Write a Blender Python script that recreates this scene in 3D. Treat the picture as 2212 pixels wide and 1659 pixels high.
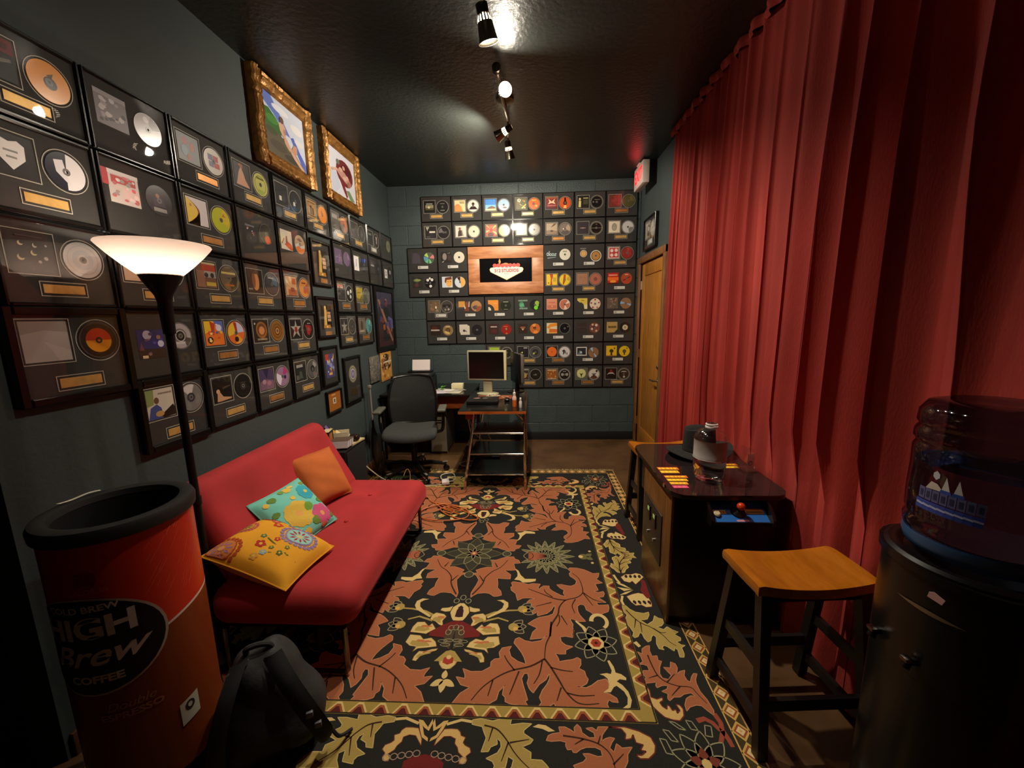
import bpy, bmesh, math, random
import numpy as np
from mathutils import Vector, Matrix

for o in list(bpy.data.objects):
    bpy.data.objects.remove(o)
SC = bpy.context.scene
COL = SC.collection
PI = math.pi

# ------------------------------------------------------------------ camera
CAM_H = 1.4174
def make_camera():
    f, pitch, yaw, roll = 860.0, math.radians(9.5818), math.radians(2.9496), math.radians(1.069)
    fw = Vector((-math.sin(yaw)*math.cos(pitch), math.cos(yaw)*math.cos(pitch), -math.sin(pitch)))
    rt = Vector((math.cos(yaw), math.sin(yaw), 0.0))
    up = rt.cross(fw)
    R = math.cos(roll)*rt - math.sin(roll)*up
    U = math.cos(roll)*up + math.sin(roll)*rt
    cd = bpy.data.cameras.new('camera')
    cd.sensor_fit = 'HORIZONTAL'; cd.sensor_width = 36.0; cd.lens = 36.0*f/2212.0
    cd.clip_start = 0.03; cd.clip_end = 60
    co = bpy.data.objects.new('camera', cd); COL.objects.link(co)
    m = Matrix.Identity(4)
    for i in range(3):
        m[i][0] = R[i]; m[i][1] = U[i]; m[i][2] = -fw[i]
    m[2][3] = CAM_H
    co.matrix_world = m
    SC.camera = co
make_camera()

# ------------------------------------------------------------------ world, exposure
wd = bpy.data.worlds.new('room_dark'); SC.world = wd; wd.use_nodes = True
wd.node_tree.nodes['Background'].inputs[0].default_value = (0.9, 0.95, 1.0, 1)
wd.node_tree.nodes['Background'].inputs[1].default_value = 0.0
vs = SC.view_settings
vs.view_transform = 'Standard'; vs.look = 'None'; vs.gamma = 1.0; vs.use_curve_mapping = False
vs.exposure = 0.55
WARM = (1.0, 0.89, 0.72)
HEAD_W = [92.0, 11.0, 52.0, 66.0, 15.0]      # watts of the spot heads, near to far, last an unseen head added to brighten the near corner
HEAD_DEG = [(140, .9), (170, .6), (168, .6), (176, .35)]
TORCH_W = 2.4
def point_light(name, loc, watts, radius, parent=None, color=WARM):
    ld = bpy.data.lights.new(name, 'POINT'); ld.energy = watts; ld.color = color; ld.shadow_soft_size = radius
    o = bpy.data.objects.new(name, ld); COL.objects.link(o); o.location = loc
    if parent: o.parent = parent
    return o

def spot_light(name, loc, aim, watts, radius, deg, blend, parent=None, color=WARM):
    ld = bpy.data.lights.new(name, 'SPOT'); ld.energy = watts; ld.color = color; ld.shadow_soft_size = radius
    ld.spot_size = math.radians(deg); ld.spot_blend = blend
    o = bpy.data.objects.new(name, ld); COL.objects.link(o); o.location = loc
    o.rotation_euler = Vector(aim).to_track_quat('-Z', 'Y').to_euler()
    if parent: o.parent = parent
    return o

# ------------------------------------------------------------------ materials
def s2l(c):
    return tuple(((v/12.92) if v <= 0.04045 else ((v+0.055)/1.055)**2.4) for v in c)
def rgb(r, g, b):
    return s2l((r/255.0, g/255.0, b/255.0))
MATS = {}
def mat(name, col, rough=0.5, metal=0.0, noise=0.0, scale=20.0, bump=0.0, bscale=None, spec=0.5, sheen=0.0,
        trans=0.0, emit=None, estr=0.0, coat=0.0, stretch=None, alpha=None, ior=1.45, rnoise=0.0):
    if name in MATS: return MATS[name]
    m = bpy.data.materials.new(name); m.use_nodes = True
    nt = m.node_tree; b = nt.nodes['Principled BSDF']
    b.inputs['Base Color'].default_value = (*col, 1); b.inputs['Roughness'].default_value = rough
    b.inputs['Metallic'].default_value = metal; b.inputs['Specular IOR Level'].default_value = spec
    b.inputs['IOR'].default_value = ior
    if sheen: 
        b.inputs['Sheen Weight'].default_value = sheen; b.inputs['Sheen Roughness'].default_value = 0.4
        b.inputs['Sheen Tint'].default_value = (*[min(1, v*2+0.1) for v in col], 1)
    if trans: b.inputs['Transmission Weight'].default_value = trans
    if coat: b.inputs['Coat Weight'].default_value = coat; b.inputs['Coat Roughness'].default_value = 0.08
    if emit: b.inputs['Emission Color'].default_value = (*emit, 1); b.inputs['Emission Strength'].default_value = estr
    if noise or bump or rnoise:
        tc = nt.nodes.new('ShaderNodeTexCoord'); mp = nt.nodes.new('ShaderNodeMapping')
        nt.links.new(tc.outputs['Object'], mp.inputs[0])
        if stretch: mp.inputs['Scale'].default_value = stretch
        n = nt.nodes.new('ShaderNodeTexNoise'); n.inputs['Scale'].default_value = scale; n.inputs['Detail'].default_value = 4
        nt.links.new(mp.outputs[0], n.inputs['Vector'])
        if noise:
            r = nt.nodes.new('ShaderNodeMapRange')
            r.inputs[1].default_value = 0.3; r.inputs[2].default_value = 0.7
            r.inputs[3].default_value = 1-noise; r.inputs[4].default_value = 1+noise
            nt.links.new(n.outputs[0], r.inputs[0])
            mx = nt.nodes.new('ShaderNodeMix'); mx.data_type = 'RGBA'; mx.blend_type = 'MULTIPLY'
            mx.inputs['Factor'].default_value = 1; mx.inputs[6].default_value = (*col, 1)
            nt.links.new(r.outputs[0], mx.inputs[7]); nt.links.new(mx.outputs[2], b.inputs['Base Color'])
        if rnoise:
            r2 = nt.nodes.new('ShaderNodeMapRange'); r2.inputs[1].default_value = 0.3; r2.inputs[2].default_value = 0.7
            r2.inputs[3].default_value = max(0.02, rough-rnoise); r2.inputs[4].default_value = rough+rnoise
            nt.links.new(n.outputs[0], r2.inputs[0]); nt.links.new(r2.outputs[0], b.inputs['Roughness'])
        if bump:
            n2 = nt.nodes.new('ShaderNodeTexNoise'); n2.inputs['Scale'].default_value = bscale or scale; n2.inputs['Detail'].default_value = 3
            nt.links.new(mp.outputs[0], n2.inputs['Vector'])
            bp = nt.nodes.new('ShaderNodeBump'); bp.inputs['Strength'].default_value = bump; bp.inputs['Distance'].default_value = 0.01
            nt.links.new(n2.outputs[0], bp.inputs['Height']); nt.links.new(bp.outputs[0], b.inputs['Normal'])
    MATS[name] = m
    return m
def print_mat(name, rough=0.45, spec=0.4, fuzz=0.0, grain=0.0, gscale=300):
    """colour comes from the printed shapes' own colour attribute"""
    if name in MATS: return MATS[name]
    m = bpy.data.materials.new(name); m.use_nodes = True
    nt = m.node_tree; b = nt.nodes['Principled BSDF']
    a = nt.nodes.new('ShaderNodeAttribute'); a.attribute_name = 'Col'
    b.inputs['Roughness'].default_value = rough; b.inputs['Specular IOR Level'].default_value = spec
    if fuzz: b.inputs['Sheen Weight'].default_value = fuzz
    tc = nt.nodes.new('ShaderNodeTexCoord'); n = nt.nodes.new('ShaderNodeTexNoise'); n.inputs['Scale'].default_value = gscale
    nt.links.new(tc.outputs['Object'], n.inputs['Vector'])
    r = nt.nodes.new('ShaderNodeMapRange'); r.inputs[1].default_value = 0.3; r.inputs[2].default_value = 0.7
    r.inputs[3].default_value = 1-grain; r.inputs[4].default_value = 1+grain
    nt.links.new(n.outputs[0], r.inputs[0])
    mx = nt.nodes.new('ShaderNodeMix'); mx.data_type = 'RGBA'; mx.blend_type = 'MULTIPLY'; mx.inputs['Factor'].default_value = 1
    nt.links.new(a.outputs['Color'], mx.inputs[6]); nt.links.new(r.outputs[0], mx.inputs[7])
    nt.links.new(mx.outputs[2], b.inputs['Base Color'])
    if grain:
        bp = nt.nodes.new('ShaderNodeBump'); bp.inputs['Strength'].default_value = 0.35; bp.inputs['Distance'].default_value = 0.003
        nt.links.new(n.outputs[0], bp.inputs['Height']); nt.links.new(bp.outputs[0], b.inputs['Normal'])
    MATS[name] = m
    return m
def glazing_mat(name, rough=0.03, ior=1.5, tint=(1, 1, 1)):
    """a thin clear sheet: part passes straight through, part mirrors, by the sheet's index of refraction"""
    if name in MATS: return MATS[name]
    m = bpy.data.materials.new(name); m.use_nodes = True
    nt = m.node_tree; nt.nodes.remove(nt.nodes['Principled BSDF'])
    t = nt.nodes.new('ShaderNodeBsdfTransparent'); t.inputs[0].default_value = (*tint, 1)
    g = nt.nodes.new('ShaderNodeBsdfGlossy'); g.inputs['Roughness'].default_value = rough
    f = nt.nodes.new('ShaderNodeFresnel')
    ge = nt.nodes.new('ShaderNodeNewGeometry')      # same sheet of plastic met from either face
    ma = nt.nodes.new('ShaderNodeMath'); ma.operation = 'MULTIPLY_ADD'
    ma.inputs[1].default_value = 1.0/ior-ior; ma.inputs[2].default_value = ior
    nt.links.new(ge.outputs['Backfacing'], ma.inputs[0]); nt.links.new(ma.outputs[0], f.inputs[0])
    mx = nt.nodes.new('ShaderNodeMixShader')
    nt.links.new(f.outputs[0], mx.inputs[0]); nt.links.new(t.outputs[0], mx.inputs[1]); nt.links.new(g.outputs[0], mx.inputs[2])
    nt.links.new(mx.outputs[0], nt.nodes['Material Output'].inputs[0])
    MATS[name] = m
    return m
def wood_mat(name, c1, c2, rough=0.35, scale=6.0, stretch=(1, 12, 12), coat=0.0):
    if name in MATS: return MATS[name]
    m = bpy.data.materials.new(name); m.use_nodes = True
    nt = m.node_tree; b = nt.nodes['Principled BSDF']
    tc = nt.nodes.new('ShaderNodeTexCoord'); mp = nt.nodes.new('ShaderNodeMapping'); mp.inputs['Scale'].default_value = stretch
    n = nt.nodes.new('ShaderNodeTexNoise'); n.inputs['Scale'].default_value = scale; n.inputs['Detail'].default_value = 6; n.inputs['Distortion'].default_value = 0.6
    cr = nt.nodes.new('ShaderNodeValToRGB'); cr.color_ramp.elements[0].position = 0.32; cr.color_ramp.elements[1].position = 0.68
    cr.color_ramp.elements[0].color = (*c1, 1); cr.color_ramp.elements[1].color = (*c2, 1)
    nt.links.new(tc.outputs['Object'], mp.inputs[0]); nt.links.new(mp.outputs[0], n.inputs['Vector'])
    nt.links.new(n.outputs[0], cr.inputs[0]); nt.links.new(cr.outputs[0], b.inputs['Base Color'])
    b.inputs['Roughness'].default_value = rough
    if coat: b.inputs['Coat Weight'].default_value = coat
    MATS[name] = m
    return m

# ------------------------------------------------------------------ mesh helpers
class MB:
    def __init__(s): s.v = []; s.f = []; s.c = []; s.M = None
    def _add(s, vs, fs, col=None):
        k = len(s.v)
        if s.M is not None: vs = [s.M @ Vector(p) for p in vs]
        s.v.extend([tuple(p) for p in vs]); s.f.extend([tuple(i+k for i in f) for f in fs]); s.c.extend([col]*len(fs))
        return s
    def box(s, x0, y0, z0, x1, y1, z1, col=None):
        v = [(x0,y0,z0),(x1,y0,z0),(x1,y1,z0),(x0,y1,z0),(x0,y0,z1),(x1,y0,z1),(x1,y1,z1),(x0,y1,z1)]
        return s._add(v, [(0,3,2,1),(4,5,6,7),(0,1,5,4),(1,2,6,5),(2,3,7,6),(3,0,4,7)], col)
    def rbox(s, x0, y0, z0, x1, y1, z1, r=0.01, seg=2, col=None):
        bm = bmesh.new(); bmesh.ops.create_cube(bm, size=1)
        for p in bm.verts:
            p.co = Vector(((x0+x1)/2+p.co.x*(x1-x0), (y0+y1)/2+p.co.y*(y1-y0), (z0+z1)/2+p.co.z*(z1-z0)))
        bmesh.ops.bevel(bm, geom=list(bm.edges), offset=min(r, .49*min(abs(x1-x0), abs(y1-y0), abs(z1-z0))), segments=seg, profile=0.5, affect='EDGES')
        bm.verts.index_update()
        vs = [p.co.copy() for p in bm.verts]; fs = [tuple(q.index for q in f.verts) for f in bm.faces]; bm.free()
        return s._add(vs, fs, col)
    def lathe(s, prof, n=24, cx=0, cy=0, cz=0, axis='z', col=None, a0=0, a1=2*PI, caps=False):
        full = abs(a1-a0-2*PI) < 1e-6
        m = n if full else n+1
        vs = []; fs = []
        for i in range(m):
            a = a0+(a1-a0)*i/n; ca, sa = math.cos(a), math.sin(a)
            for r, z in prof:
                p = (r*ca, r*sa, z)
                if axis == 'x': p = (z, r*ca, r*sa)
                elif axis == 'y': p = (r*sa, z, r*ca)
                vs.append((p[0]+cx, p[1]+cy, p[2]+cz))
        k = len(prof)
        for i in range(n):
            j = (i+1) % m
            for t in range(k-1):
                fs.append((i*k+t, j*k+t, j*k+t+1, i*k+t+1))
        if full and caps:
            if prof[0][0] > 1e-5: fs.append(tuple(i*k for i in range(m))[::-1])
            if prof[-1][0] > 1e-5: fs.append(tuple(i*k+k-1 for i in range(m)))
        return s._add(vs, fs, col)
    def tube(s, path, r, n=8, closed=False, col=None, caps=True):
        P = [Vector(p) for p in path]; m = len(P); vs = []; fs = []
        rr = r if isinstance(r, (list, tuple)) else [r]*m
        nrm = None
        for i in range(m):
            if closed: t = P[(i+1) % m]-P[i-1]
            else: t = P[min(i+1, m-1)]-P[max(i-1, 0)]
            if t.length < 1e-9: t = Vector((0,0,1))
            t.normalize()
            if nrm is None:
                nrm = Vector((0,0,1)) if abs(t.z) < 0.9 else Vector((1,0,0))
            nrm = (nrm - t*nrm.dot(t)); nrm.normalize(); b = t.cross(nrm)
            for k in range(n):
                a = 2*PI*k/n; vs.append(P[i]+(nrm*math.cos(a)+b*math.sin(a))*rr[i])
        for i in range(m if closed else m-1):
            j = (i+1) % m
            for k in range(n):
                l = (k+1) % n; fs.append((i*n+k, i*n+l, j*n+l, j*n+k))
        if not closed and caps:
            fs.append(tuple(range(n))[::-1]); fs.append(tuple((m-1)*n+k for k in range(n)))
        return s._add(vs, fs, col)
    def prism(s, pts, d0, d1, plane='xy', col=None, cap=True):
        """2-D outline pts extruded from d0 to d1 along the plane's normal"""
        def mp(p, d):
            return {'xy': (p[0], p[1], d), 'xz': (p[0], d, p[1]), 'yz': (d, p[0], p[1])}[plane]
        n = len(pts)
        vs = [mp(p, d0) for p in pts]+[mp(p, d1) for p in pts]
        fs = [(i, (i+1) % n, n+(i+1) % n, n+i) for i in range(n)]
        if cap: fs += [tuple(range(n))[::-1], tuple(range(n, 2*n))]
        return s._add(vs, fs, col)
    def poly(s, pts, col=None): return s._add(pts, [tuple(range(len(pts)))], col)
    def grid(s, fn, nu, nv, col=None, wrapu=False):
        vs = []; fs = []
        for i in range(nu if wrapu else nu+1):
            for j in range(nv+1): vs.append(fn(i/nu, j/nv))
        w = nv+1; m = nu if wrapu else nu+1
        for i in range(nu):
            for j in range(nv):
                a = i % m; b = (i+1) % m
                fs.append((a*w+j, b*w+j, b*w+j+1, a*w+j+1))
        return s._add(vs, fs, col)
    def sphere(s, c, r, n=12, sc=(1,1,1), col=None):
        prof = [(max(r*math.sin(PI*i/n), 0), -r*math.cos(PI*i/n)) for i in range(n+1)]
        prof[0] = (0, -r); prof[-1] = (0, r)
        k = len(s.v); s2 = MB(); s2.lathe(prof, n*2)
        return s._add([(c[0]+p[0]*sc[0], c[1]+p[1]*sc[1], c[2]+p[2]*sc[2]) for p in s2.v], s2.f, col)
    def softbox(s, c, half, r, n=24, disp=None, col=None):
        """rounded box on a dense grid; disp(p, nrm) -> offset"""
        bm = bmesh.new()
        hx = Vector(half); cc = Vector(c)
        idx = {}
        def vert(p):
            key = (round(p[0], 5), round(p[1], 5), round(p[2], 5))
            if key not in idx: idx[key] = bm.verts.new(p)
            return idx[key]
        def remap(t, h):   # more samples at the rounded ends
            return t*abs(t)**0.0*1.0 if False else math.sin(t*PI/2)*0.55+t*0.45
        def pt(q):
            w = Vector((remap(q[0], 0)*hx.x, remap(q[1], 0)*hx.y, remap(q[2], 0)*hx.z))
            inn = Vector([max(-(hx[i]-r), min(hx[i]-r, w[i])) for i in range(3)])
            d = w-inn
            nn = d.normalized() if d.length > 1e-9 else Vector((0,0,1))
            p = inn+nn*r if d.length > 1e-9 else w
            if disp: p = p+disp(p, nn)
            return tuple(p+cc)
        L = [(-1+2*i/n) for i in range(n+1)]
        for ax in range(3):
            for sg in (-1, 1):
                g = []
                for a in L:
                    row = []
                    for b in L:
                        q = [0, 0, 0]; q[ax] = sg; q[(ax+1) % 3] = a; q[(ax+2) % 3] = b
                        row.append(vert(pt(q)))
                    g.append(row)
                for i in range(n):
                    for j in range(n):
                        fv = [g[i][j], g[i+1][j], g[i+1][j+1], g[i][j+1]]
                        if len(set(fv)) < 4: continue
                        if sg < 0: fv.reverse()
                        try: bm.faces.new(fv)
                        except ValueError: pass
        bm.verts.index_update()
        vs = [v.co.copy() for v in bm.verts]; fs = [tuple(q.index for q in f.verts) for f in bm.faces]; bm.free()
        return s._add(vs, fs, col)
    def mesh(s, name, m, smooth=35):
        me = bpy.data.meshes.new(name)
        me.from_pydata([tuple(p) for p in s.v], [], s.f)
        if any(c is not None for c in s.c):
            at = me.color_attributes.new('Col', 'FLOAT_COLOR', 'CORNER')
            buf = np.ones((len(me.loops), 4), np.float32); k = 0
            for f, c in zip(s.f, s.c):
                if c is not None: buf[k:k+len(f), :3] = c
                k += len(f)
            at.data.foreach_set('color', buf.ravel())
        if m: me.materials.append(m)
        if smooth:
            me.shade_smooth(); me.set_sharp_from_angle(angle=math.radians(smooth))
        me.validate(); me.update()
        return me
    def build(s, name, m, parent=None, smooth=35):
        return add(name, s.mesh(name, m, smooth), parent)
def add(name, me, parent=None, loc=None):
    o = bpy.data.objects.new(name, me); COL.objects.link(o)
    if parent is not None: o.parent = parent
    if loc: o.location = loc
    return o
def thing(name, label, cat, loc=(0,0,0), rz=0, group=None):
    o = bpy.data.objects.new(name, None); COL.objects.link(o)
    o.empty_display_size = 0.05
    o.location = loc; o.rotation_euler = (0, 0, rz)
    return tag(o, label, cat, group)
def tag(o, label, cat, group=None):
    o['label'] = label; o['category'] = cat
    if group: o['group'] = group
    return o
def struct(o, label=None):
    o['kind'] = 'structure'
    if label: o['label'] = label
    return o
def smooth_path(pts, n=8):
    """Catmull-Rom through the points"""
    P = [Vector(p) for p in pts]; out = []
    for i in range(len(P)-1):
        a = P[max(i-1, 0)]; b = P[i]; c = P[i+1]; d = P[min(i+2, len(P)-1)]
        for k in range(n):
            t = k/n
            out.append(0.5*((2*b)+(c-a)*t+(2*a-5*b+4*c-d)*t*t+(-a+3*b-3*c+d)*t**3))
    out.append(P[-1])
    return out
def text_polys(s, size=1.0, font=None, bold=0.0, shear=0.0):
    """flat outline faces of a line of lettering: (verts2d, faces), centred"""
    cu = bpy.data.curves.new('lettering', 'FONT'); cu.body = s; cu.size = size; cu.align_x = 'CENTER'; cu.align_y = 'CENTER'
    cu.offset = bold; cu.shear = shear; cu.resolution_u = 3
    o = bpy.data.objects.new('lettering', cu); COL.objects.link(o)
    dg = bpy.context.evaluated_depsgraph_get(); me = bpy.data.meshes.new_from_object(o.evaluated_get(dg))
    vs = [(v.co.x, v.co.y) for v in me.vertices]; fs = [tuple(p.vertices) for p in me.polygons]
    bpy.data.objects.remove(o); bpy.data.curves.remove(cu); bpy.data.meshes.remove(me)
    return vs, fs
def box_obj(name, b, m, parent=None, r=0.0, smooth=35):
    mb = MB()
    (mb.rbox(*b, r=r) if r else mb.box(*b))
    return mb.build(name, m, parent, smooth)

# colour shorthands (sRGB 0-255)
BLACK = rgb(14,14,14); DK = rgb(26,25,24); WHITE = rgb(226,222,212); CREAM = rgb(222,205,160); RED = rgb(178,38,32)
ORANGE = rgb(222,112,34); YEL = rgb(232,190,44); BLUE = rgb(60,120,190); GREEN = rgb(70,140,70); PURP = rgb(110,80,140)
BROWN = rgb(120,72,40); GREY = rgb(130,128,124); LGREY = rgb(190,188,182); SKIN = rgb(214,166,128); GOLD = rgb(206,150,60)
TAN = rgb(186,150,104); NAVY = rgb(40,46,90); MAROON = rgb(104,30,34); TEAL = rgb(60,150,160); PINK = rgb(220,120,130)
OLIVE = rgb(130,122,60); LIME = rgb(170,220,60); RUST = rgb(172,92,56)

# ------------------------------------------------------------------ room
XL, XR, YF, ZC = -1.54, 1.165, 4.50, 2.815
YB = -1.6
M_wall = mat('painted_wall_slate', rgb(58,68,68), rough=0.62, noise=0.10, scale=3, bump=0.12, bscale=60)
M_block = mat('painted_block_slate', rgb(60,71,71), rough=0.5, noise=0.10, scale=5, bump=0.35, bscale=70)
M_joint = mat('painted_joint_slate', rgb(66,76,76), rough=0.7, noise=0.1, scale=20)
M_ceil = mat('painted_ceiling_black', rgb(41,45,43), rough=0.36, noise=0.08, scale=4, bump=0.30, bscale=38, spec=0.5)
M_floor = mat('stained_concrete_brown', rgb(92,66,42), rough=0.30, noise=0.28, scale=3.0, bump=0.05, bscale=30, rnoise=0.10)
M_baseb = wood_mat('baseboard_brown_wood', rgb(74,44,26), rgb(104,66,38), 0.45)
M_side_black = mat('side_opening_black', rgb(16,16,17), rough=0.5, noise=0.1)

struct(box_obj('floor', (XL-0.6, YB, -0.10, XR+0.10, YF+0.12, 0.0), M_floor))
struct(box_obj('ceiling', (XL-0.6, YB, ZC, XR+0.10, YF+0.12, ZC+0.10), M_ceil))
struct(box_obj('wall_left', (XL-0.12, 1.015, 0.0, XL, YF, ZC), M_wall))
struct(box_obj('wall_back', (XL-0.6, YB-0.10, 0.0, XR+0.10, YB, ZC), M_wall))
# right wall with a door opening
DY0, DY1, DZ = 3.66, 4.42, 1.94
w = MB(); w.box(XR, YB, 0, XR+0.10, DY0, ZC); w.box(XR, DY1, 0, XR+0.10, YF, ZC); w.box(XR, DY0, DZ, XR+0.10, DY1, ZC)
struct(w.build('wall_right', M_wall, smooth=0))
# side opening at the near left closed off by near-black walls
struct(box_obj('wall_side', (XL-0.6, YB, 0.0, XL-0.5, 1.015, ZC), M_side_black))
struct(box_obj('wall_return', (XL-0.6, 1.015, 0.0, XL-0.12, 1.10, ZC), M_side_black))
# far wall in painted concrete block, each block a piece
wf = box_obj('wall_far', (XL-0.12, YF-0.004, 0.0, XR+0.10, YF+0.12, ZC), M_joint); struct(wf)
BW, BH, JT = 0.405, 0.2008, 0.005
cache = {}
def block_mesh(wd_, ht):
    k = (round(wd_, 3), round(ht, 3))
    if k not in cache:
        mb = MB(); mb.rbox(0, -0.012, 0, wd_, 0.02, ht, r=0.0035, seg=1); cache[k] = mb.mesh('block', M_block, 30)
    return cache[k]
for r in range(15):
    z0 = r*BH; z1 = min(z0+BH, ZC)-JT
    if z1-z0 < 0.03 or z0 >= ZC: continue
    x = XL - (BW/2 if r % 2 else 0.0)
    while x < XR:
        a = max(x, XL); b = min(x+BW, XR)-JT
        if b-a > 0.03:
            add('block', block_mesh(b-a, z1-z0), wf, (a, YF+0.002, z0))
        x += BW
struct(box_obj('baseboard_far', (XL+0.015, YF-0.022, 0.0, XR-0.002, YF-0.010, 0.095), mat('baseboard_dark', rgb(24,26,27), 0.5), r=0.004))
struct(box_obj('baseboard_left', (XL, 1.03, 0.0, XL+0.014, YF-0.024, 0.085), M_baseb, r=0.004))

# door on the right wall, by the far corner
M_door = wood_mat('door_honey_veneer', rgb(140,88,26), rgb(178,118,42), 0.38, 5.0, (14, 14, 1))
M_frame = wood_mat('door_casing_oak', rgb(96,58,30), rgb(136,88,48), 0.45, 6.0, (10, 10, 1))
d = bpy.data.objects.new('door_1', None); COL.objects.link(d); struct(d, 'honey coloured wooden door with oak casing beside the red curtain')
f = MB(); cw = 0.065
f.rbox(XR-0.020, DY0-cw, 0, XR+0.05, DY0, DZ+cw, r=0.004); f.rbox(XR-0.020, DY1, 0, XR+0.05, DY1+cw, DZ+cw, r=0.004)
f.rbox(XR-0.022, DY0-cw, DZ, XR+0.05, DY1+cw, DZ+cw, r=0.004)
f.build('door_casing', M_frame, d)
box_obj('door_leaf', (XR+0.020, DY0+0.003, 0.006, XR+0.058, DY1-0.003, DZ-0.003), M_door, d, r=0.003)
p = MB()
for (a, b, c_, e) in ((DY0+0.003, DY0+0.11, 0.006, DZ-0.003), (DY1-0.11, DY1-0.003, 0.006, DZ-0.003)):
    p.rbox(XR+0.010, a, c_, XR+0.022, b, e, r=0.003)
p.rbox(XR+0.010, DY0+0.11, DZ-0.13, XR+0.022, DY1-0.11, DZ-0.003, r=0.003); p.rbox(XR+0.010, DY0+0.11, 0.006, XR+0.022, DY1-0.11, 0.20, r=0.003)
p.build('door_rail', M_door, d)
M_steel = mat('brushed_steel', rgb(190,184,172), 0.28, 1.0)
h = MB(); h.lathe([(0.026,0),(0.026,0.008),(0.010,0.012),(0.010,0.05)], 16, XR+0.010, 3.735, 0.80, axis='x')
h.v = [(2*(XR+0.010)-a, b, c_) for a, b, c_ in h.v]
h.tube([(XR-0.040,3.735,0.80),(XR-0.040,3.80,0.80),(XR-0.036,3.845,0.797)], 0.009, 8)
h.build('door_lever', M_steel, d)
k = MB(); k.lathe([(0.022,0),(0.022,0.012),(0.012,0.02)], 14, XR+0.010, 3.735, 0.93, axis='x'); k.v = [(2*(XR+0.010)-a, b, c_) for a, b, c_ in k.v]
k.build('deadbolt', M_steel, d)
for z in (0.25, 1.0, 1.72):
    hg = MB(); hg.tube([(XR+0.006, DY1-0.004, z-0.045), (XR+0.006, DY1-0.004, z+0.045)], 0.007, 8); hg.build('hinge', M_steel, d)

# ------------------------------------------------------------------ disc plaques
M_print = print_mat('printed_paper', rough=0.4, grain=0.0)
M_disc = print_mat('disc_print', rough=0.22, spec=0.7)
M_mat = mat('plaque_mat_charcoal', rgb(46,44,41), rough=0.75, noise=0.06, scale=40)
M_mould = mat('plaque_moulding_black', rgb(15,14,14), rough=0.22, noise=0.1, scale=10)
M_bev = mat('mat_bevel_pale', rgb(176,170,156), rough=0.5, noise=0.05)
M_gold = mat('gold_nameplate', rgb(214,170,98), rough=0.36, metal=0.35, noise=0.12, scale=40)
M_gold2 = mat('brown_gold_nameplate', rgb(186,128,66), rough=0.4, metal=0.5, noise=0.12, scale=40)
M_white_plate = print_mat('white_nameplate', rough=0.4)
M_glaze = glazing_mat('picture_glazing', 0.012)
M_glaze_far = glazing_mat('acrylic_glazing', 0.05)

def art(mb, bg, shapes, x0, z0, w, h, y, rnd=None):
    """flat print in a w x h field; every shape sits a hair proud of the one below"""
    step = 0.00018
    k = [0]
    def Y():
        k[0] += 1; return y-step*k[0]
    if bg is not None: mb.poly([(x0, y, z0), (x0+w, y, z0), (x0+w, y, z0+h), (x0, y, z0+h)], bg)
    def P(u, v, yy): return (x0+u*w, yy, z0+v*h)
    for s in shapes:
        t = s[0]; c = s[-1]; yy = Y()
        if t == 'r':
            _, a, b, d_, e, _c = s; mb.poly([P(a,b,yy), P(d_,b,yy), P(d_,e,yy), P(a,e,yy)], c)
        elif t == 'c':
            _, a, b, r_, _c = s; mb.poly([P(a+r_*math.cos(2*PI*i/18), b+r_*math.sin(2*PI*i/18)*w/h, yy) for i in range(18)], c)
        elif t == 'e':
            _, a, b, r1, r2, _c = s; mb.poly([P(a+r1*math.cos(2*PI*i/18), b+r2*math.sin(2*PI*i/18), yy) for i in range(18)], c)
        elif t == 'p':
            mb.poly([P(u, v, yy) for u, v in s[1]], c)
        elif t == 'b':      # loose printed blotches in several colours
            _, cols, n, seed = s; rr = random.Random(seed)
            for q in range(n):
                yy = y-step*(k[0]+1+q*0.05); cx = rr.uniform(.12,.88); cz = rr.uniform(.12,.88); r_ = rr.uniform(.05,.12)
                ph = rr.uniform(0,6); el = rr.uniform(.5,1)
                mb.poly([P(cx+r_*math.cos(ph+2*PI*i/7)*rr.uniform(.7,1), cz+r_*el*math.sin(ph+2*PI*i/7)*rr.uniform(.7,1), yy) for i in range(7)], cols[q % len(cols)])
            k[0] += 3
        elif t == 'l':      # a line of small unreadable print
            _, a, b, d_, hh, seed, _c = s; rr = random.Random(seed); u = a
            while u < d_:
                ww = rr.uniform(.02,.06); mb.poly([P(u,b,yy), P(min(u+ww,d_),b,yy), P(min(u+ww,d_),b+hh,yy), P(u,b+hh,yy)], c); u += ww+.015
def person(col_s, col_b, cx=.5, s=1.0):
    """a plain head and shoulders"""
    return [('p', [(cx-.3*s,.0),(cx+.3*s,.0),(cx+.24*s,.34*s),(cx+.08*s,.45*s),(cx-.08*s,.45*s),(cx-.24*s,.34*s)], col_b), ('e', cx, .58*s, .13*s, .18*s, col_s)]
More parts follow.
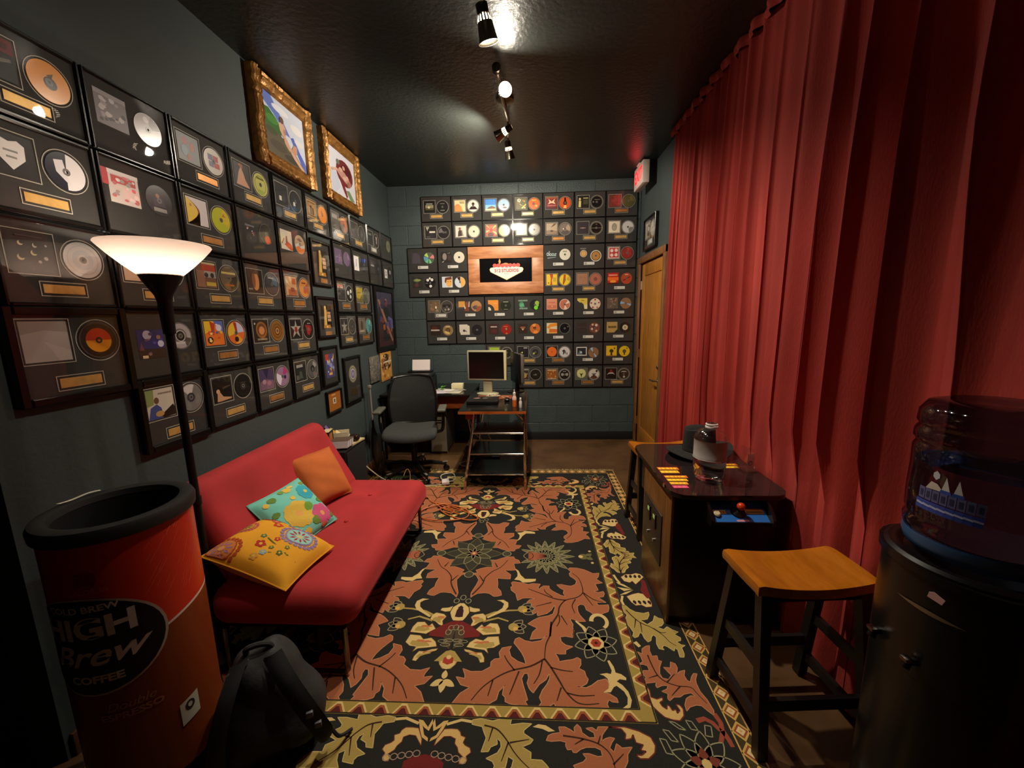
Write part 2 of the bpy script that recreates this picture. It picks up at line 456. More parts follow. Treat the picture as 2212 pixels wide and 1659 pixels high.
def disc_mesh(base, shapes, r=0.059, hub=(0.2, 0.2, 0.2)):
    mb = MB()
    n = 32
    def ring(r0, r1, y, c, a0=0, a1=2*PI):
        m = max(3, int(n*(a1-a0)/(2*PI)))
        for i in range(m):
            a = a0+(a1-a0)*i/m; b = a0+(a1-a0)*(i+1)/m
            mb.poly([(r0*math.sin(a), y, r0*math.cos(a)), (r1*math.sin(a), y, r1*math.cos(a)), (r1*math.sin(b), y, r1*math.cos(b)), (r0*math.sin(b), y, r0*math.cos(b))], c)
    ring(0.0045, r, 0, base)
    # rim wall gives the disc its thickness
    for i in range(n):
        a = 2*PI*i/n; b = 2*PI*(i+1)/n
        mb.poly([(r*math.sin(a), 0, r*math.cos(a)), (r*math.sin(a), .0012, r*math.cos(a)), (r*math.sin(b), .0012, r*math.cos(b)), (r*math.sin(b), 0, r*math.cos(b))], base)
    k = 0
    for s in shapes:
        k += 1; y = -0.00018*k; c = s[-1]
        if s[0] == 's': ring(s[3]*r, s[4]*r, y, c, s[1], s[2])
        elif s[0] == 'o': ring(s[1]*r, s[2]*r, y, c)
        elif s[0] == 'c': mb.poly([((s[1]+s[3]*math.cos(2*PI*i/14))*r, y, (s[2]+s[3]*math.sin(2*PI*i/14))*r) for i in range(14)], c)
        elif s[0] == 'r': mb.poly([(s[1]*r, y, s[2]*r), (s[3]*r, y, s[2]*r), (s[3]*r, y, s[4]*r), (s[1]*r, y, s[4]*r)], c)
        elif s[0] == 'p': mb.poly([(u*r, y, v*r) for u, v in s[1]], c)
    k += 1
    ring(0.0045, 0.011, -0.00018*k, hub)
    return mb.mesh('disc', M_disc, 0)
SHM = {}
def plaque_common(W, H, fr, dp):
    key = (round(W,3), round(H,3), fr, dp)
    if key in SHM: return SHM[key]
    w2, h2 = W/2, H/2
    b = MB(); b.box(-w2+.002, -dp*.5, -h2+.002, w2-.002, -0.0005, h2-.002); back = b.mesh('backing', M_mat, 0)
    f = MB()
    for (x0, z0, x1, z1) in ((-w2,-h2,-w2+fr,h2), (w2-fr,-h2,w2,h2), (-w2+fr,-h2,w2-fr,-h2+fr), (-w2+fr,h2-fr,w2-fr,h2)):
        f.rbox(x0, -dp, z0, x1, 0, z1, r=min(.004, fr*.3), seg=1)
    frame = f.mesh('frame', M_mould, 30)
    g = MB(); a, b = w2-fr*.8, h2-fr*.8; g.poly([(-a,-dp*.72,-b),(a,-dp*.72,-b),(a,-dp*.72,b),(-a,-dp*.72,b)]); glass = g.mesh('glazing', M_glaze if dp > .016 else M_glaze_far, 0)
    SHM[key] = (back, frame, glass)
    return SHM[key]
def bevel_mesh(W, H, dp, cov, dc, dr, pl, parts):
    key = ('bev', round(W,3), round(H,3), dp, cov, dc, dr, pl, parts)
    if key in SHM: return SHM[key]
    y0, y1 = -dp*.5-.0014, -dp*.5; t = .0026
    m = MB()
    def rect(a, b, c_, d_):
        m.box(a-t,y0,b-t,a,y1,d_+t); m.box(c_,y0,b-t,c_+t,y1,d_+t); m.box(a,y0,b-t,c_,y1,b); m.box(a,y0,d_,c_,y1,d_+t)
    if 'c' in parts: rect(*cov)
    if 'p' in parts: rect(*pl)
    if 'd' in parts:
        n = 32
        for i in range(n):
            a = 2*PI*i/n; b = 2*PI*(i+1)/n; q = []
            for aa, rr in ((a,dr),(a,dr+t),(b,dr+t),(b,dr)): q.append((dc[0]+rr*math.sin(aa), dc[1]+rr*math.cos(aa)))
            m.prism(q, y0, y1, 'xz')
    SHM[key] = m.mesh('mat_bevel', M_bev, 0)
    return SHM[key]
def plaque(loc, rz, W, H, spec, label, group, fr=0.006, dp=0.014):
    """spec: dict(bg, cover shapes, disc base, disc shapes, plate 'g'/'b'/'w'/None, edges 'cdp')"""
    t = thing('disc_plaque', label, 'plaque', loc, rz, group)
    back, frame, glass = plaque_common(W, H, fr, dp)
    add('backing', back, t); add('frame', frame, t)
    yf = -dp*.5-.0006
    s = W/0.33
    cw = .128*s
    cx0 = -W/2+.030*s; cz0 = H/2-.042-.126*s
    co = spec.get('coff', (0, 0)); cs = spec.get('cs', (1, 1))
    cov = (cx0, cz0, cx0+cw, cz0+cw)
    do = spec.get('doff', (0, 0)); ds = spec.get('ds', 1.0)
    dc = (W/2-.094*s+do[0], cz0+cw/2-.004+do[1])
    pw = spec.get('pw', .118)*s
    px = spec.get('px', 0.0)
    pl = (-pw/2-.006+px, -H/2+.036*s, pw/2+.006+px, -H/2+.036*s+.042*s)
    if spec.get('edges', 'cdp'):
        add('mat_bevel', bevel_mesh(W, H, dp, tuple(round(v,4) for v in cov), tuple(round(v,4) for v in dc), .0645*s*ds, tuple(round(v,4) for v in pl), spec.get('edges', 'cdp')), t)
    if spec.get('bg', 0) is not None:
        mb = MB()
        ins = spec.get('ins', .006)
        aw, ah = (cw-2*ins)*cs[0], (cw-2*ins)*cs[1]
        art(mb, spec['bg'] if spec['bg'] != 0 else None, spec['cov'], cx0+cw/2-aw/2+co[0], cz0+cw/2-ah/2+co[1], aw, ah, yf)
        mb.build('album_cover', M_print, t, 0)
    if spec.get('disc') is not None:
        d_ = disc_mesh(spec['disc'], spec.get('dsh', []), .059*s*ds, spec.get('hub', (0.15,0.14,0.13)))
        add('disc', d_, t, (dc[0], yf-.0012, dc[1]))
    p = spec.get('plate')
    if p in ('g', 'b'):
        q = MB(); q.rbox(pl[0]+.006, yf-.0012, pl[1]+.007, pl[2]-.006, yf+.0005, pl[3]-.007, r=.0005, seg=1); q.build('nameplate', M_gold if p == 'g' else M_gold2, t, 0)
    elif p == 'w':
        q = MB(); art(q, rgb(206,204,196), [('r',.06,.15,.28,.85,rgb(160,158,150)), ('l',.36,.58,.9,.12,3,rgb(178,176,170))], pl[0]+.008, pl[1]+.006, pl[2]-pl[0]-.016, pl[3]-pl[1]-.012, yf); q.build('nameplate', M_white_plate, t, 0)
    add('glazing', glass, t)
    return t

def S(bg, cov, disc, dsh=(), plate='g', **k):
    return dict(bg=bg, cov=list(cov), disc=disc, dsh=list(dsh), plate=plate, **k)
FIRE = [rgb(240,190,50), rgb(230,90,30), rgb(250,220,120), rgb(80,100,190), rgb(210,60,40), rgb(230,225,235)]
LW_Y = [1.10,1.435,1.767,2.10,2.44,2.78,3.12,3.457,3.81,4.15,4.48]
LW_Z = [2.292,2.025,1.745,1.472,1.195,0.908]
NOEDGE = dict(edges='')
MILK = rgb(150,148,142)
LEFT = {
 ('A',0): ('red banded dark cover and golden orange disc', S(DK, [('r',0,.66,1,1,rgb(110,26,30)), ('l',.1,.75,.9,.14,5,rgb(60,16,18)), ('e',.34,.36,.2,.12,GREY), ('p',[(.45,.42),(.9,.55),(.92,.48),(.5,.32)],rgb(110,106,98))], rgb(232,150,30), [('c',.05,-.05,.32,rgb(60,40,30)),('p',[(-.1,.3),(.25,.5),(.15,.2)],rgb(90,66,26))])),
 ('A',1): ('blurred grey photo cover and silver disc', S(rgb(120,112,118), [('b',[rgb(190,184,186),rgb(70,66,72),rgb(160,150,154)],22,1),('r',0,.86,1,1,rgb(150,144,148))], rgb(170,162,166), [('s',.3,1.3,.3,.95,rgb(110,104,110)),('c',-.1,.6,.2,rgb(225,220,222))], None, edges='')),
 ('A',2): ('pale grey cover with red spots and white disc', S(rgb(118,120,124), [('c',.35,.75,.14,rgb(170,80,90)),('e',.68,.62,.1,.18,rgb(180,84,64)),('e',.5,.2,.08,.14,rgb(170,86,66)),('e',.3,.4,.14,.2,rgb(130,150,170))], WHITE, [('r',-.55,.05,-.05,.5,rgb(90,76,130)),('r',.0,.05,.5,.5,rgb(190,60,60)),('r',-.5,-.45,0,-.02,rgb(110,104,140)),('r',.05,-.45,.6,-.02,rgb(200,70,60))], 'b', px=.02)),
 ('A',3): ('black cover with peach coloured shape and pale yellow disc', S(rgb(20,18,16), [('p',[(.1,.05),(.95,.05),(.7,.35),(.6,.62),(.45,.85),(.3,.6),(.2,.3)],rgb(206,150,116)),('p',[(.3,.9),(.55,.75),(.6,.95),(.4,1.0)],rgb(150,80,40))], rgb(206,204,120), [('o',.72,.8,rgb(150,150,70)),('r',-.5,.45,.5,.62,rgb(120,116,60)),('s',2.6,3.7,.5,.9,rgb(170,190,90))])),
 ('A',4): ('black cover with one small white square and clear disc', S(rgb(34,34,36), [('r',.28,.2,.48,.42,rgb(226,222,206)),('r',.56,.15,.8,.5,rgb(56,56,60))], rgb(44,44,48), [('r',-.45,-.5,-.1,-.1,rgb(220,216,204)),('s',2.2,3.6,.6,.98,rgb(36,60,76))])),
 ('A',5): ('tan document cover and orange disc', S(rgb(176,136,84), [('r',.1,.1,.9,.9,rgb(96,72,46)),('r',.16,.16,.84,.84,rgb(170,130,84)),('r',.3,.2,.5,.7,rgb(80,60,40)),('r',.58,.2,.72,.6,rgb(90,66,44))], rgb(222,136,44), [('c',-.05,.0,.25,rgb(190,90,30)),('c',-.2,.3,.14,rgb(150,80,30))], 'g')),
 ('A',6): ('dim grey cover and salmon smeared disc', S(rgb(104,100,94), [('r',.1,.65,.8,.9,rgb(160,156,146)),('r',.0,.0,.4,.4,rgb(84,80,76))], rgb(170,110,90), [('s',.2,2.0,.3,.95,rgb(200,120,84)),('s',3.3,4.6,.3,.95,rgb(120,116,108))], 'g')),
 ('A',7): ('dark smoky cover and nearly black disc', S(rgb(72,70,66), [('b',[rgb(92,90,84),rgb(60,58,56)],12,4)], rgb(66,64,60), [('o',.3,.36,rgb(100,96,90))], 'g')),
 ('A',8): ('black cover and thin white striped disc', S(rgb(40,40,40), [('r',.1,.7,.7,.84,rgb(110,108,102))], rgb(50,48,46), [('p',[(-.2,.7),(.3,.6),(.2,-.5),(-.1,-.4)],rgb(190,160,150))], 'w')),
 ('A',9): ('empty dark mat and dull olive disc', S(rgb(44,46,46), [('r',.2,.3,.6,.5,rgb(56,58,58))], rgb(120,118,88), [('o',.25,.3,rgb(80,80,60))], None, edges='')),
 ('B',0): ('white shield on black and black white disc', S(rgb(26,24,24), [('p',[(.2,.78),(.32,.86),(.5,.8),(.68,.86),(.82,.76),(.8,.42),(.5,.12),(.22,.42)],rgb(214,210,208)),('r',.36,.55,.66,.6,GREY),('r',.4,.4,.62,.45,GREY)], rgb(24,24,40), [('s',.1,3.2,.2,.96,rgb(224,220,222)),('p',[(-.55,.5),(-.1,.6),(.1,-.7),(-.5,-.1)],rgb(214,210,212))], 'g')),
 ('B',1): ('red and white jigsaw cover with red tab', S(rgb(196,186,180), [('r',-.28,.5,.02,1.0,rgb(176,36,44)),('r',.1,.62,.9,.85,rgb(176,44,44)),('b',[rgb(150,140,136),rgb(214,204,200),rgb(190,90,96)],18,6),('r',0,.88,1,1,rgb(206,200,196))], rgb(44,42,44), [('p',[(-.5,-.4),(-.4,.1),(-.1,.5),(.1,.4),(.3,.1),(.5,-.4)],rgb(70,60,70)),('r',-.5,-.75,.5,-.5,rgb(150,146,142)),('c',-.1,.3,.15,rgb(150,110,90))], None, edges='')),
 ('B',2): ('yellow half circle on white cover and lime disc', S(rgb(222,214,216), [('p',[(0,1)]+[(.55*math.cos(a*PI/2)+.02,.5+.55*math.sin((a-.5)*PI)*.95) for a in [0]]+[(.62*math.sin(PI*i/10),1-i/10) for i in range(11)]+[(0,0)],rgb(130,36,40)),('p',[(.53*math.sin(PI*i/10),1-i/10) for i in range(11)]+[(0,0),(0,1)],rgb(232,196,40)),('c',.2,.7,.06,rgb(200,120,30))], rgb(196,206,44), [('s',.3,2.2,.2,.95,rgb(224,204,50)),('p',[(.1,.3),(.35,.6),(.4,.4),(.6,.3)],rgb(200,130,40))], 'b')),
 ('B',3): ('tiny night photo and black disc with orange spot', S(rgb(24,22,24), [('b',[rgb(214,206,206),rgb(200,110,40),rgb(90,70,110),rgb(60,56,60)],10,8),('r',.1,.86,.9,.96,rgb(120,116,120))], rgb(30,26,26), [('c',.15,-.52,.42,rgb(226,88,24)),('o',.9,.97,rgb(90,86,84))], None, edges='', cs=(.75,.75), coff=(.01,-.02))),
 ('B',4): ('white cover with red sketched shape and wavy disc', S(rgb(216,206,190), [('p',[(.3,.25),(.8,.02),(1,.02),(.95,.3),(.6,.45)],rgb(206,74,34)),('p',[(.42,.3),(.6,.4),(.56,.72),(.46,.7)],rgb(150,90,70)),('p',[(.05,.3),(.3,.6),(.32,.55),(.1,.25)],rgb(170,60,60))], rgb(176,150,120), [('s',1.5,4.6,.2,.95,rgb(214,112,44)),('p',[(-.9,-.1),(-.3,.15),(.3,-.1),(.9,.1),(.85,-.3),(.3,-.4),(-.3,-.15),(-.85,-.4)],rgb(190,196,190)),('p',[(-.6,.5),(0,.7),(.5,.4),(0,.3)],rgb(120,90,80))], None, edges='')),
 ('B',6): ('purple cover and matching purple disc', S(rgb(98,80,108), [('b',[rgb(120,98,130),rgb(80,66,90)],14,9),('r',.1,.4,.9,.46,rgb(124,104,134))], rgb(104,84,114), [('s',.4,1.6,.3,.95,rgb(126,104,136))], None, edges='')),
 ('B',7): ('pale card with blue scribble and black disc', S(rgb(216,210,206), [('p',[(.3,.3),(.45,.8),(.6,.82),(.55,.4),(.42,.25)],rgb(120,150,190)),('e',.5,.55,.06,.2,rgb(190,140,130))], rgb(40,40,44), [('s',.2,.7,.3,.95,rgb(60,110,220)),('s',5.4,5.8,.5,.95,rgb(60,60,200))], None, edges='', cs=(.8,1.0), coff=(-.01,-.01))),  # blue glints are painted onto the disc as sectors
 ('B',8): ('dark tinted cover with pale lettering strip', S(rgb(60,58,56), [('r',.2,.55,.85,.68,rgb(150,146,140)),('r',.2,.75,.7,.82,rgb(100,98,94))], rgb(48,48,48), [('o',.28,.33,rgb(90,88,86))], None, edges='')),  # the pale strips are reflections painted into the cover
 ('B',9): ('white card with black pictogram and tiny hub disc', S(rgb(222,216,210), [('r',.3,.5,.42,.8,rgb(40,38,38)),('r',.52,.5,.64,.8,rgb(40,38,38)),('r',.3,.3,.64,.44,rgb(60,58,58))], rgb(30,30,30), [('o',.0,.34,rgb(200,196,190))], None, edges='', cs=(.7,.8), coff=(.02,-.03))),
 ('C',0): ('black cover scattered with crescent moons, silver disc', S(rgb(22,21,21), [('e',.3,.72,.06,.06,CREAM),('e',.33,.75,.05,.05,rgb(22,21,21)),('e',.6,.7,.05,.06,rgb(206,200,190)),('e',.62,.73,.04,.05,rgb(22,21,21)),('c',.85,.72,.03,LGREY),('e',.55,.5,.07,.07,CREAM),('e',.58,.53,.06,.06,rgb(22,21,21)),('e',.25,.36,.08,.08,CREAM),('e',.28,.4,.07,.07,rgb(22,21,21)),('c',.8,.38,.05,LGREY),('c',.65,.28,.04,LGREY),('r',.2,.9,.8,.93,rgb(60,58,58))], rgb(186,186,186), [('o',.3,.55,rgb(166,172,180)),('o',.78,.8,rgb(150,150,152))], 'g')),
 ('C',1): ('cream and rust cover half hidden by lamp shade', S(rgb(206,176,150), [('p',[(.1,.9),(.6,.3),(.9,.5),(.4,1)],rgb(170,80,50)),('p',[(.5,.0),(1,.0),(1,.35),(.7,.3)],rgb(190,110,70))], rgb(150,146,140), [('o',.5,.55,rgb(110,108,104))], 'g')),
 ('C',2): ('red topped car collage cover and brown disc', S(rgb(120,84,64), [('r',.3,.66,1,.92,rgb(190,64,36)),('r',.2,.4,1,.66,rgb(170,160,150)),('c',.5,.5,.1,rgb(40,38,38)),('c',.8,.5,.1,rgb(40,38,38)),('r',0,.0,.4,.66,rgb(150,106,80)),('r',.45,.06,.95,.22,rgb(206,176,70)),('r',.3,.92,1,1,rgb(206,190,150))], rgb(112,96,76), [('r',-.8,.35,.8,.52,rgb(214,196,120)),('s',1.3,3.0,.3,.95,rgb(54,46,40)),('r',-.6,-.65,.5,-.5,rgb(170,90,50))])),
 ('C',3): ('golden lit face on black and blue black disc', S(rgb(16,15,14), [('e',.55,.5,.24,.42,rgb(196,130,74)),('e',.42,.55,.12,.36,rgb(120,70,40)),('e',.5,.93,.25,.1,rgb(40,26,18)),('r',.02,.1,.3,.18,rgb(120,116,110))], rgb(36,52,64), [('s',.2,1.8,.2,.9,rgb(70,104,120)),('r',-.5,.5,.3,.62,rgb(150,160,160))])),
 ('C',4): ('tan sunburst poster cover and tan disc', S(rgb(196,150,104), [('p',[(.5,.45),(.0,.9),(.0,.7)],rgb(220,190,140)),('p',[(.5,.45),(.3,1),(.5,1)],rgb(220,190,140)),('r',.2,.0,.95,.32,rgb(156,86,50)),('r',.6,.6,.9,.92,rgb(190,90,50)),('r',.42,.2,.75,.42,rgb(130,50,44))], rgb(196,126,56), [('s',.8,2.4,.2,.95,rgb(150,80,40)),('r',-.5,.45,.3,.6,rgb(110,50,40)),('c',.1,-.3,.3,rgb(170,60,40))], 'b')),
 ('C',6): ('grey cover with red white top strip, star disc', S(rgb(50,52,52), [('r',0,.78,.8,1,rgb(190,150,136)),('r',.0,.9,.8,.95,rgb(170,60,50)),('b',[rgb(80,84,84),rgb(36,38,38)],10,11)], rgb(36,36,38), [('c',-.45,.1,.3,rgb(206,204,200)),('c',.4,.35,.28,rgb(206,204,200)),('c',.25,-.4,.28,rgb(190,188,184))], 'b')),
 ('C',7): ('mustard yellow cover and dark green disc', S(rgb(170,146,52), [('p',[(.0,.3),(.5,.2),(.9,.5),(1,.2),(1,0),(0,0)],rgb(110,100,50)),('r',.2,.62,.8,.68,rgb(110,96,40))], rgb(84,88,76), [('s',1.0,2.6,.2,.9,rgb(110,114,96))], 'b')),
 ('D',0): ('blank pale grey cover and black orange label record', S(rgb(176,170,164), [('p',[(0,1),(1,1),(1,.72),(.5,.78),(0,.68)],rgb(150,144,136)),('p',[(.45,.5),(1,.25),(1,0),(.7,0)],rgb(186,180,174))], rgb(28,25,24), [('s',-PI/2,PI/2,.0,.66,rgb(198,56,30)),('s',PI/2,3*PI/2,.0,.66,rgb(226,146,36)),('o',.92,1.0,rgb(70,66,62))], 'g', hub=(0.03,0.03,0.03))),
 ('D',1): ('moonlit blue night scene and silver ringed disc', S(rgb(44,48,110), [('c',.38,.82,.16,rgb(190,190,210)),('r',0,0,1,.34,rgb(52,38,36)),('p',[(.05,.3),(.12,.62),(.2,.3)],rgb(120,72,66)),('c',.85,.5,.12,rgb(200,200,220)),('b',[rgb(96,84,120),rgb(150,110,90),rgb(70,76,150)],8,13),('r',.1,.02,.3,.12,rgb(220,190,150))], rgb(120,112,110), [('o',.55,.9,rgb(176,170,172)),('s',1.8,2.6,.4,.9,rgb(90,80,78)),('r',-.55,-.6,.35,-.42,rgb(206,200,200)),('o',.2,.36,rgb(40,38,38)),('o',.36,.42,rgb(206,202,200))], None, edges='', coff=(.004,-.03))),
 ('D',2): ('flame coloured cover and matching flame disc', S(rgb(226,120,40), [('p',[(0,1),(.55,1),(.3,.55),(0,.5)],rgb(236,196,50)),('p',[(.5,1),(1,1),(1,.5),(.75,.55)],rgb(96,110,190)),('e',.75,.72,.16,.14,rgb(220,214,226)),('p',[(.3,1),(.55,.9),(.5,.5),(.35,.6)],rgb(190,60,36)),('c',.25,.22,.14,rgb(40,20,24)),('b',FIRE,12,14)], rgb(222,110,50), [('s',.0,1.5,.2,.95,rgb(196,200,226)),('s',4.4,6.0,.2,.95,rgb(230,190,60)),('s',2.3,3.3,.2,.95,rgb(236,160,44)),('c',.0,-.55,.24,rgb(44,20,30)),('p',[(-.2,.9),(.1,.9),(.15,.1),(-.1,.2)],rgb(180,50,40))], 'b')),
 ('D',3): ('bronze mandala on dark and bronze disc', S(rgb(42,30,22), [('c',.55,.55,.4,rgb(140,90,44)),('c',.55,.55,.3,rgb(100,62,32)),('c',.55,.52,.2,rgb(196,130,80)),('l',.2,.06,.9,.09,4,rgb(170,150,120)),('c',.1,.85,.05,LGREY)], rgb(140,94,38), [('o',.3,.45,rgb(96,60,26)),('o',.6,.75,rgb(110,74,32)),('o',.12,.28,rgb(206,130,60))], 'b')),
 ('D',4): ('silver star on black and black red disc', S(rgb(20,19,18), [('p',[(.5,1),(.6,.66),(.98,.66),(.68,.44),(.85,.05),(.5,.3),(.15,.05),(.32,.44),(.02,.66),(.4,.66)],rgb(150,146,136)),('p',[(.4,.62),(.6,.62),(.64,.4),(.5,.28),(.36,.4)],rgb(130,40,30))], rgb(30,24,24), [('p',[(-.6,.5),(.5,.4),(.6,-.1),(.1,-.7),(-.3,-.6)],rgb(140,34,36)),('r',-.2,.6,.5,.68,rgb(160,150,140))], 'g')),
 ('D',6): ('thin silver star outline on grey', S(rgb(48,48,46), [('p',[(.5,.95),(.58,.62),(.95,.62),(.66,.42),(.78,.05),(.5,.28),(.22,.05),(.34,.42),(.05,.62),(.42,.62)],rgb(136,132,122))], rgb(62,60,56), [('o',.6,.66,rgb(100,96,88))], 'g')),
 ('D',7): ('soft grey figure photo and turquoise disc', S(rgb(110,100,84), [('e',.5,.5,.2,.36,rgb(70,62,52)),('r',.1,.05,.9,.2,rgb(150,140,120)),('c',.5,.8,.08,rgb(60,54,48))], rgb(84,150,150), [('s',1.6,3.2,.3,.95,rgb(60,116,120)),('s',.2,.8,.3,.95,rgb(130,180,176))], 'b')),
 ('E',1): ('blue shirted guitarist against pale sky, clear disc', S(rgb(206,198,184), [('p',[(0,.45),(.25,.5),(.3,1),(0,1)],rgb(136,150,90)),('p',[(.0,.0),(.55,.0),(.5,.35),(.35,.5),(.12,.4)],rgb(64,80,140)),('e',.36,.62,.09,.11,rgb(110,76,62)),('p',[(.45,.1),(.95,.4),(1,.3),(1,.02),(.55,.0)],rgb(30,24,22)),('e',.42,.16,.16,.1,rgb(190,150,90)),('l',.45,.82,.95,.05,2,rgb(150,136,120))], rgb(120,118,114), [('s',-.8,.4,.3,.95,rgb(206,200,196)),('o',.2,.34,rgb(60,56,66))], 'g')),
 ('E',2): ('pale seated shape on black and black disc', S(rgb(22,16,14), [('e',.25,.45,.1,.1,rgb(206,160,120)),('p',[(.15,.02),(.4,.02),(.95,.05),(.98,.1),(.5,.2),(.36,.4),(.2,.35)],rgb(196,150,112)),('p',[(.5,.5),(.95,.6),(.95,.66),(.5,.6)],rgb(70,60,54))], rgb(30,26,24), [('o',.28,.32,rgb(90,84,80)),('r',-.4,.3,.4,.36,rgb(60,54,52))], 'g')),
 ('E',3): ('violet crowd haze cover and violet white disc', S(rgb(74,60,92), [('p',[(0,0),(1,0),(1,.4),(.5,.5),(0,.4)],rgb(120,90,110)),('e',.3,.4,.14,.12,rgb(166,130,140)),('e',.65,.3,.16,.12,rgb(160,110,126)),('p',[(.3,1),(.5,.55),(.7,1)],rgb(50,40,70))], rgb(150,116,146), [('s',3.6,5.2,.2,.95,rgb(214,206,220)),('s',.3,1.2,.3,.95,rgb(176,60,120)),('c',.4,-.1,.2,rgb(60,40,70))], 'b')),
 ('E',4): ('smoky black cover with silver lettering, clear disc', S(rgb(36,35,34), [('l',.15,.72,.75,.16,6,rgb(170,166,160)),('p',[(.3,.1),(.7,.1),(.6,.5),(.4,.5)],rgb(70,76,66)),('r',.05,.05,.3,.3,rgb(90,86,80))], rgb(86,84,82), [('s',.2,1.2,.2,.95,rgb(150,146,142)),('c',0,.1,.4,rgb(40,38,38)),('s',2.2,3.0,.4,.95,rgb(120,100,96))], 'g')),
}
def lab(x):
    return ('CD plaque: ' if len(x.split()) > 12 else 'CD plaque with ')+x
ROWN = {'A':'top', 'B':'second', 'C':'third', 'D':'fourth', 'E':'bottom'}
for (r, cidx), (desc, spec) in LEFT.items():
    ri = 'ABCDE'.index(r)
    y0, y1 = LW_Y[cidx], LW_Y[cidx+1]; z1, z0 = LW_Z[ri], LW_Z[ri+1]
    big = (r, cidx) in (('D',0), ('E',1))
    g = 0.003 if not big else -0.004
    if (r, cidx) == ('D',0): y0 -= 0.012; z0 -= 0.022
    W = y1-y0-2*g; H = z1-z0-2*g
    fr = 0.026 if big else (0.013 if spec.get('edges') != '' else 0.009)
    plaque((XL+0.001, (y0+y1)/2, (z0+z1)/2), PI/2, W, H, spec,
           lab('%s, %s row, left wall' % (desc, ROWN[r])), 'framed disc plaques on the left wall', fr, 0.026 if big else 0.020)

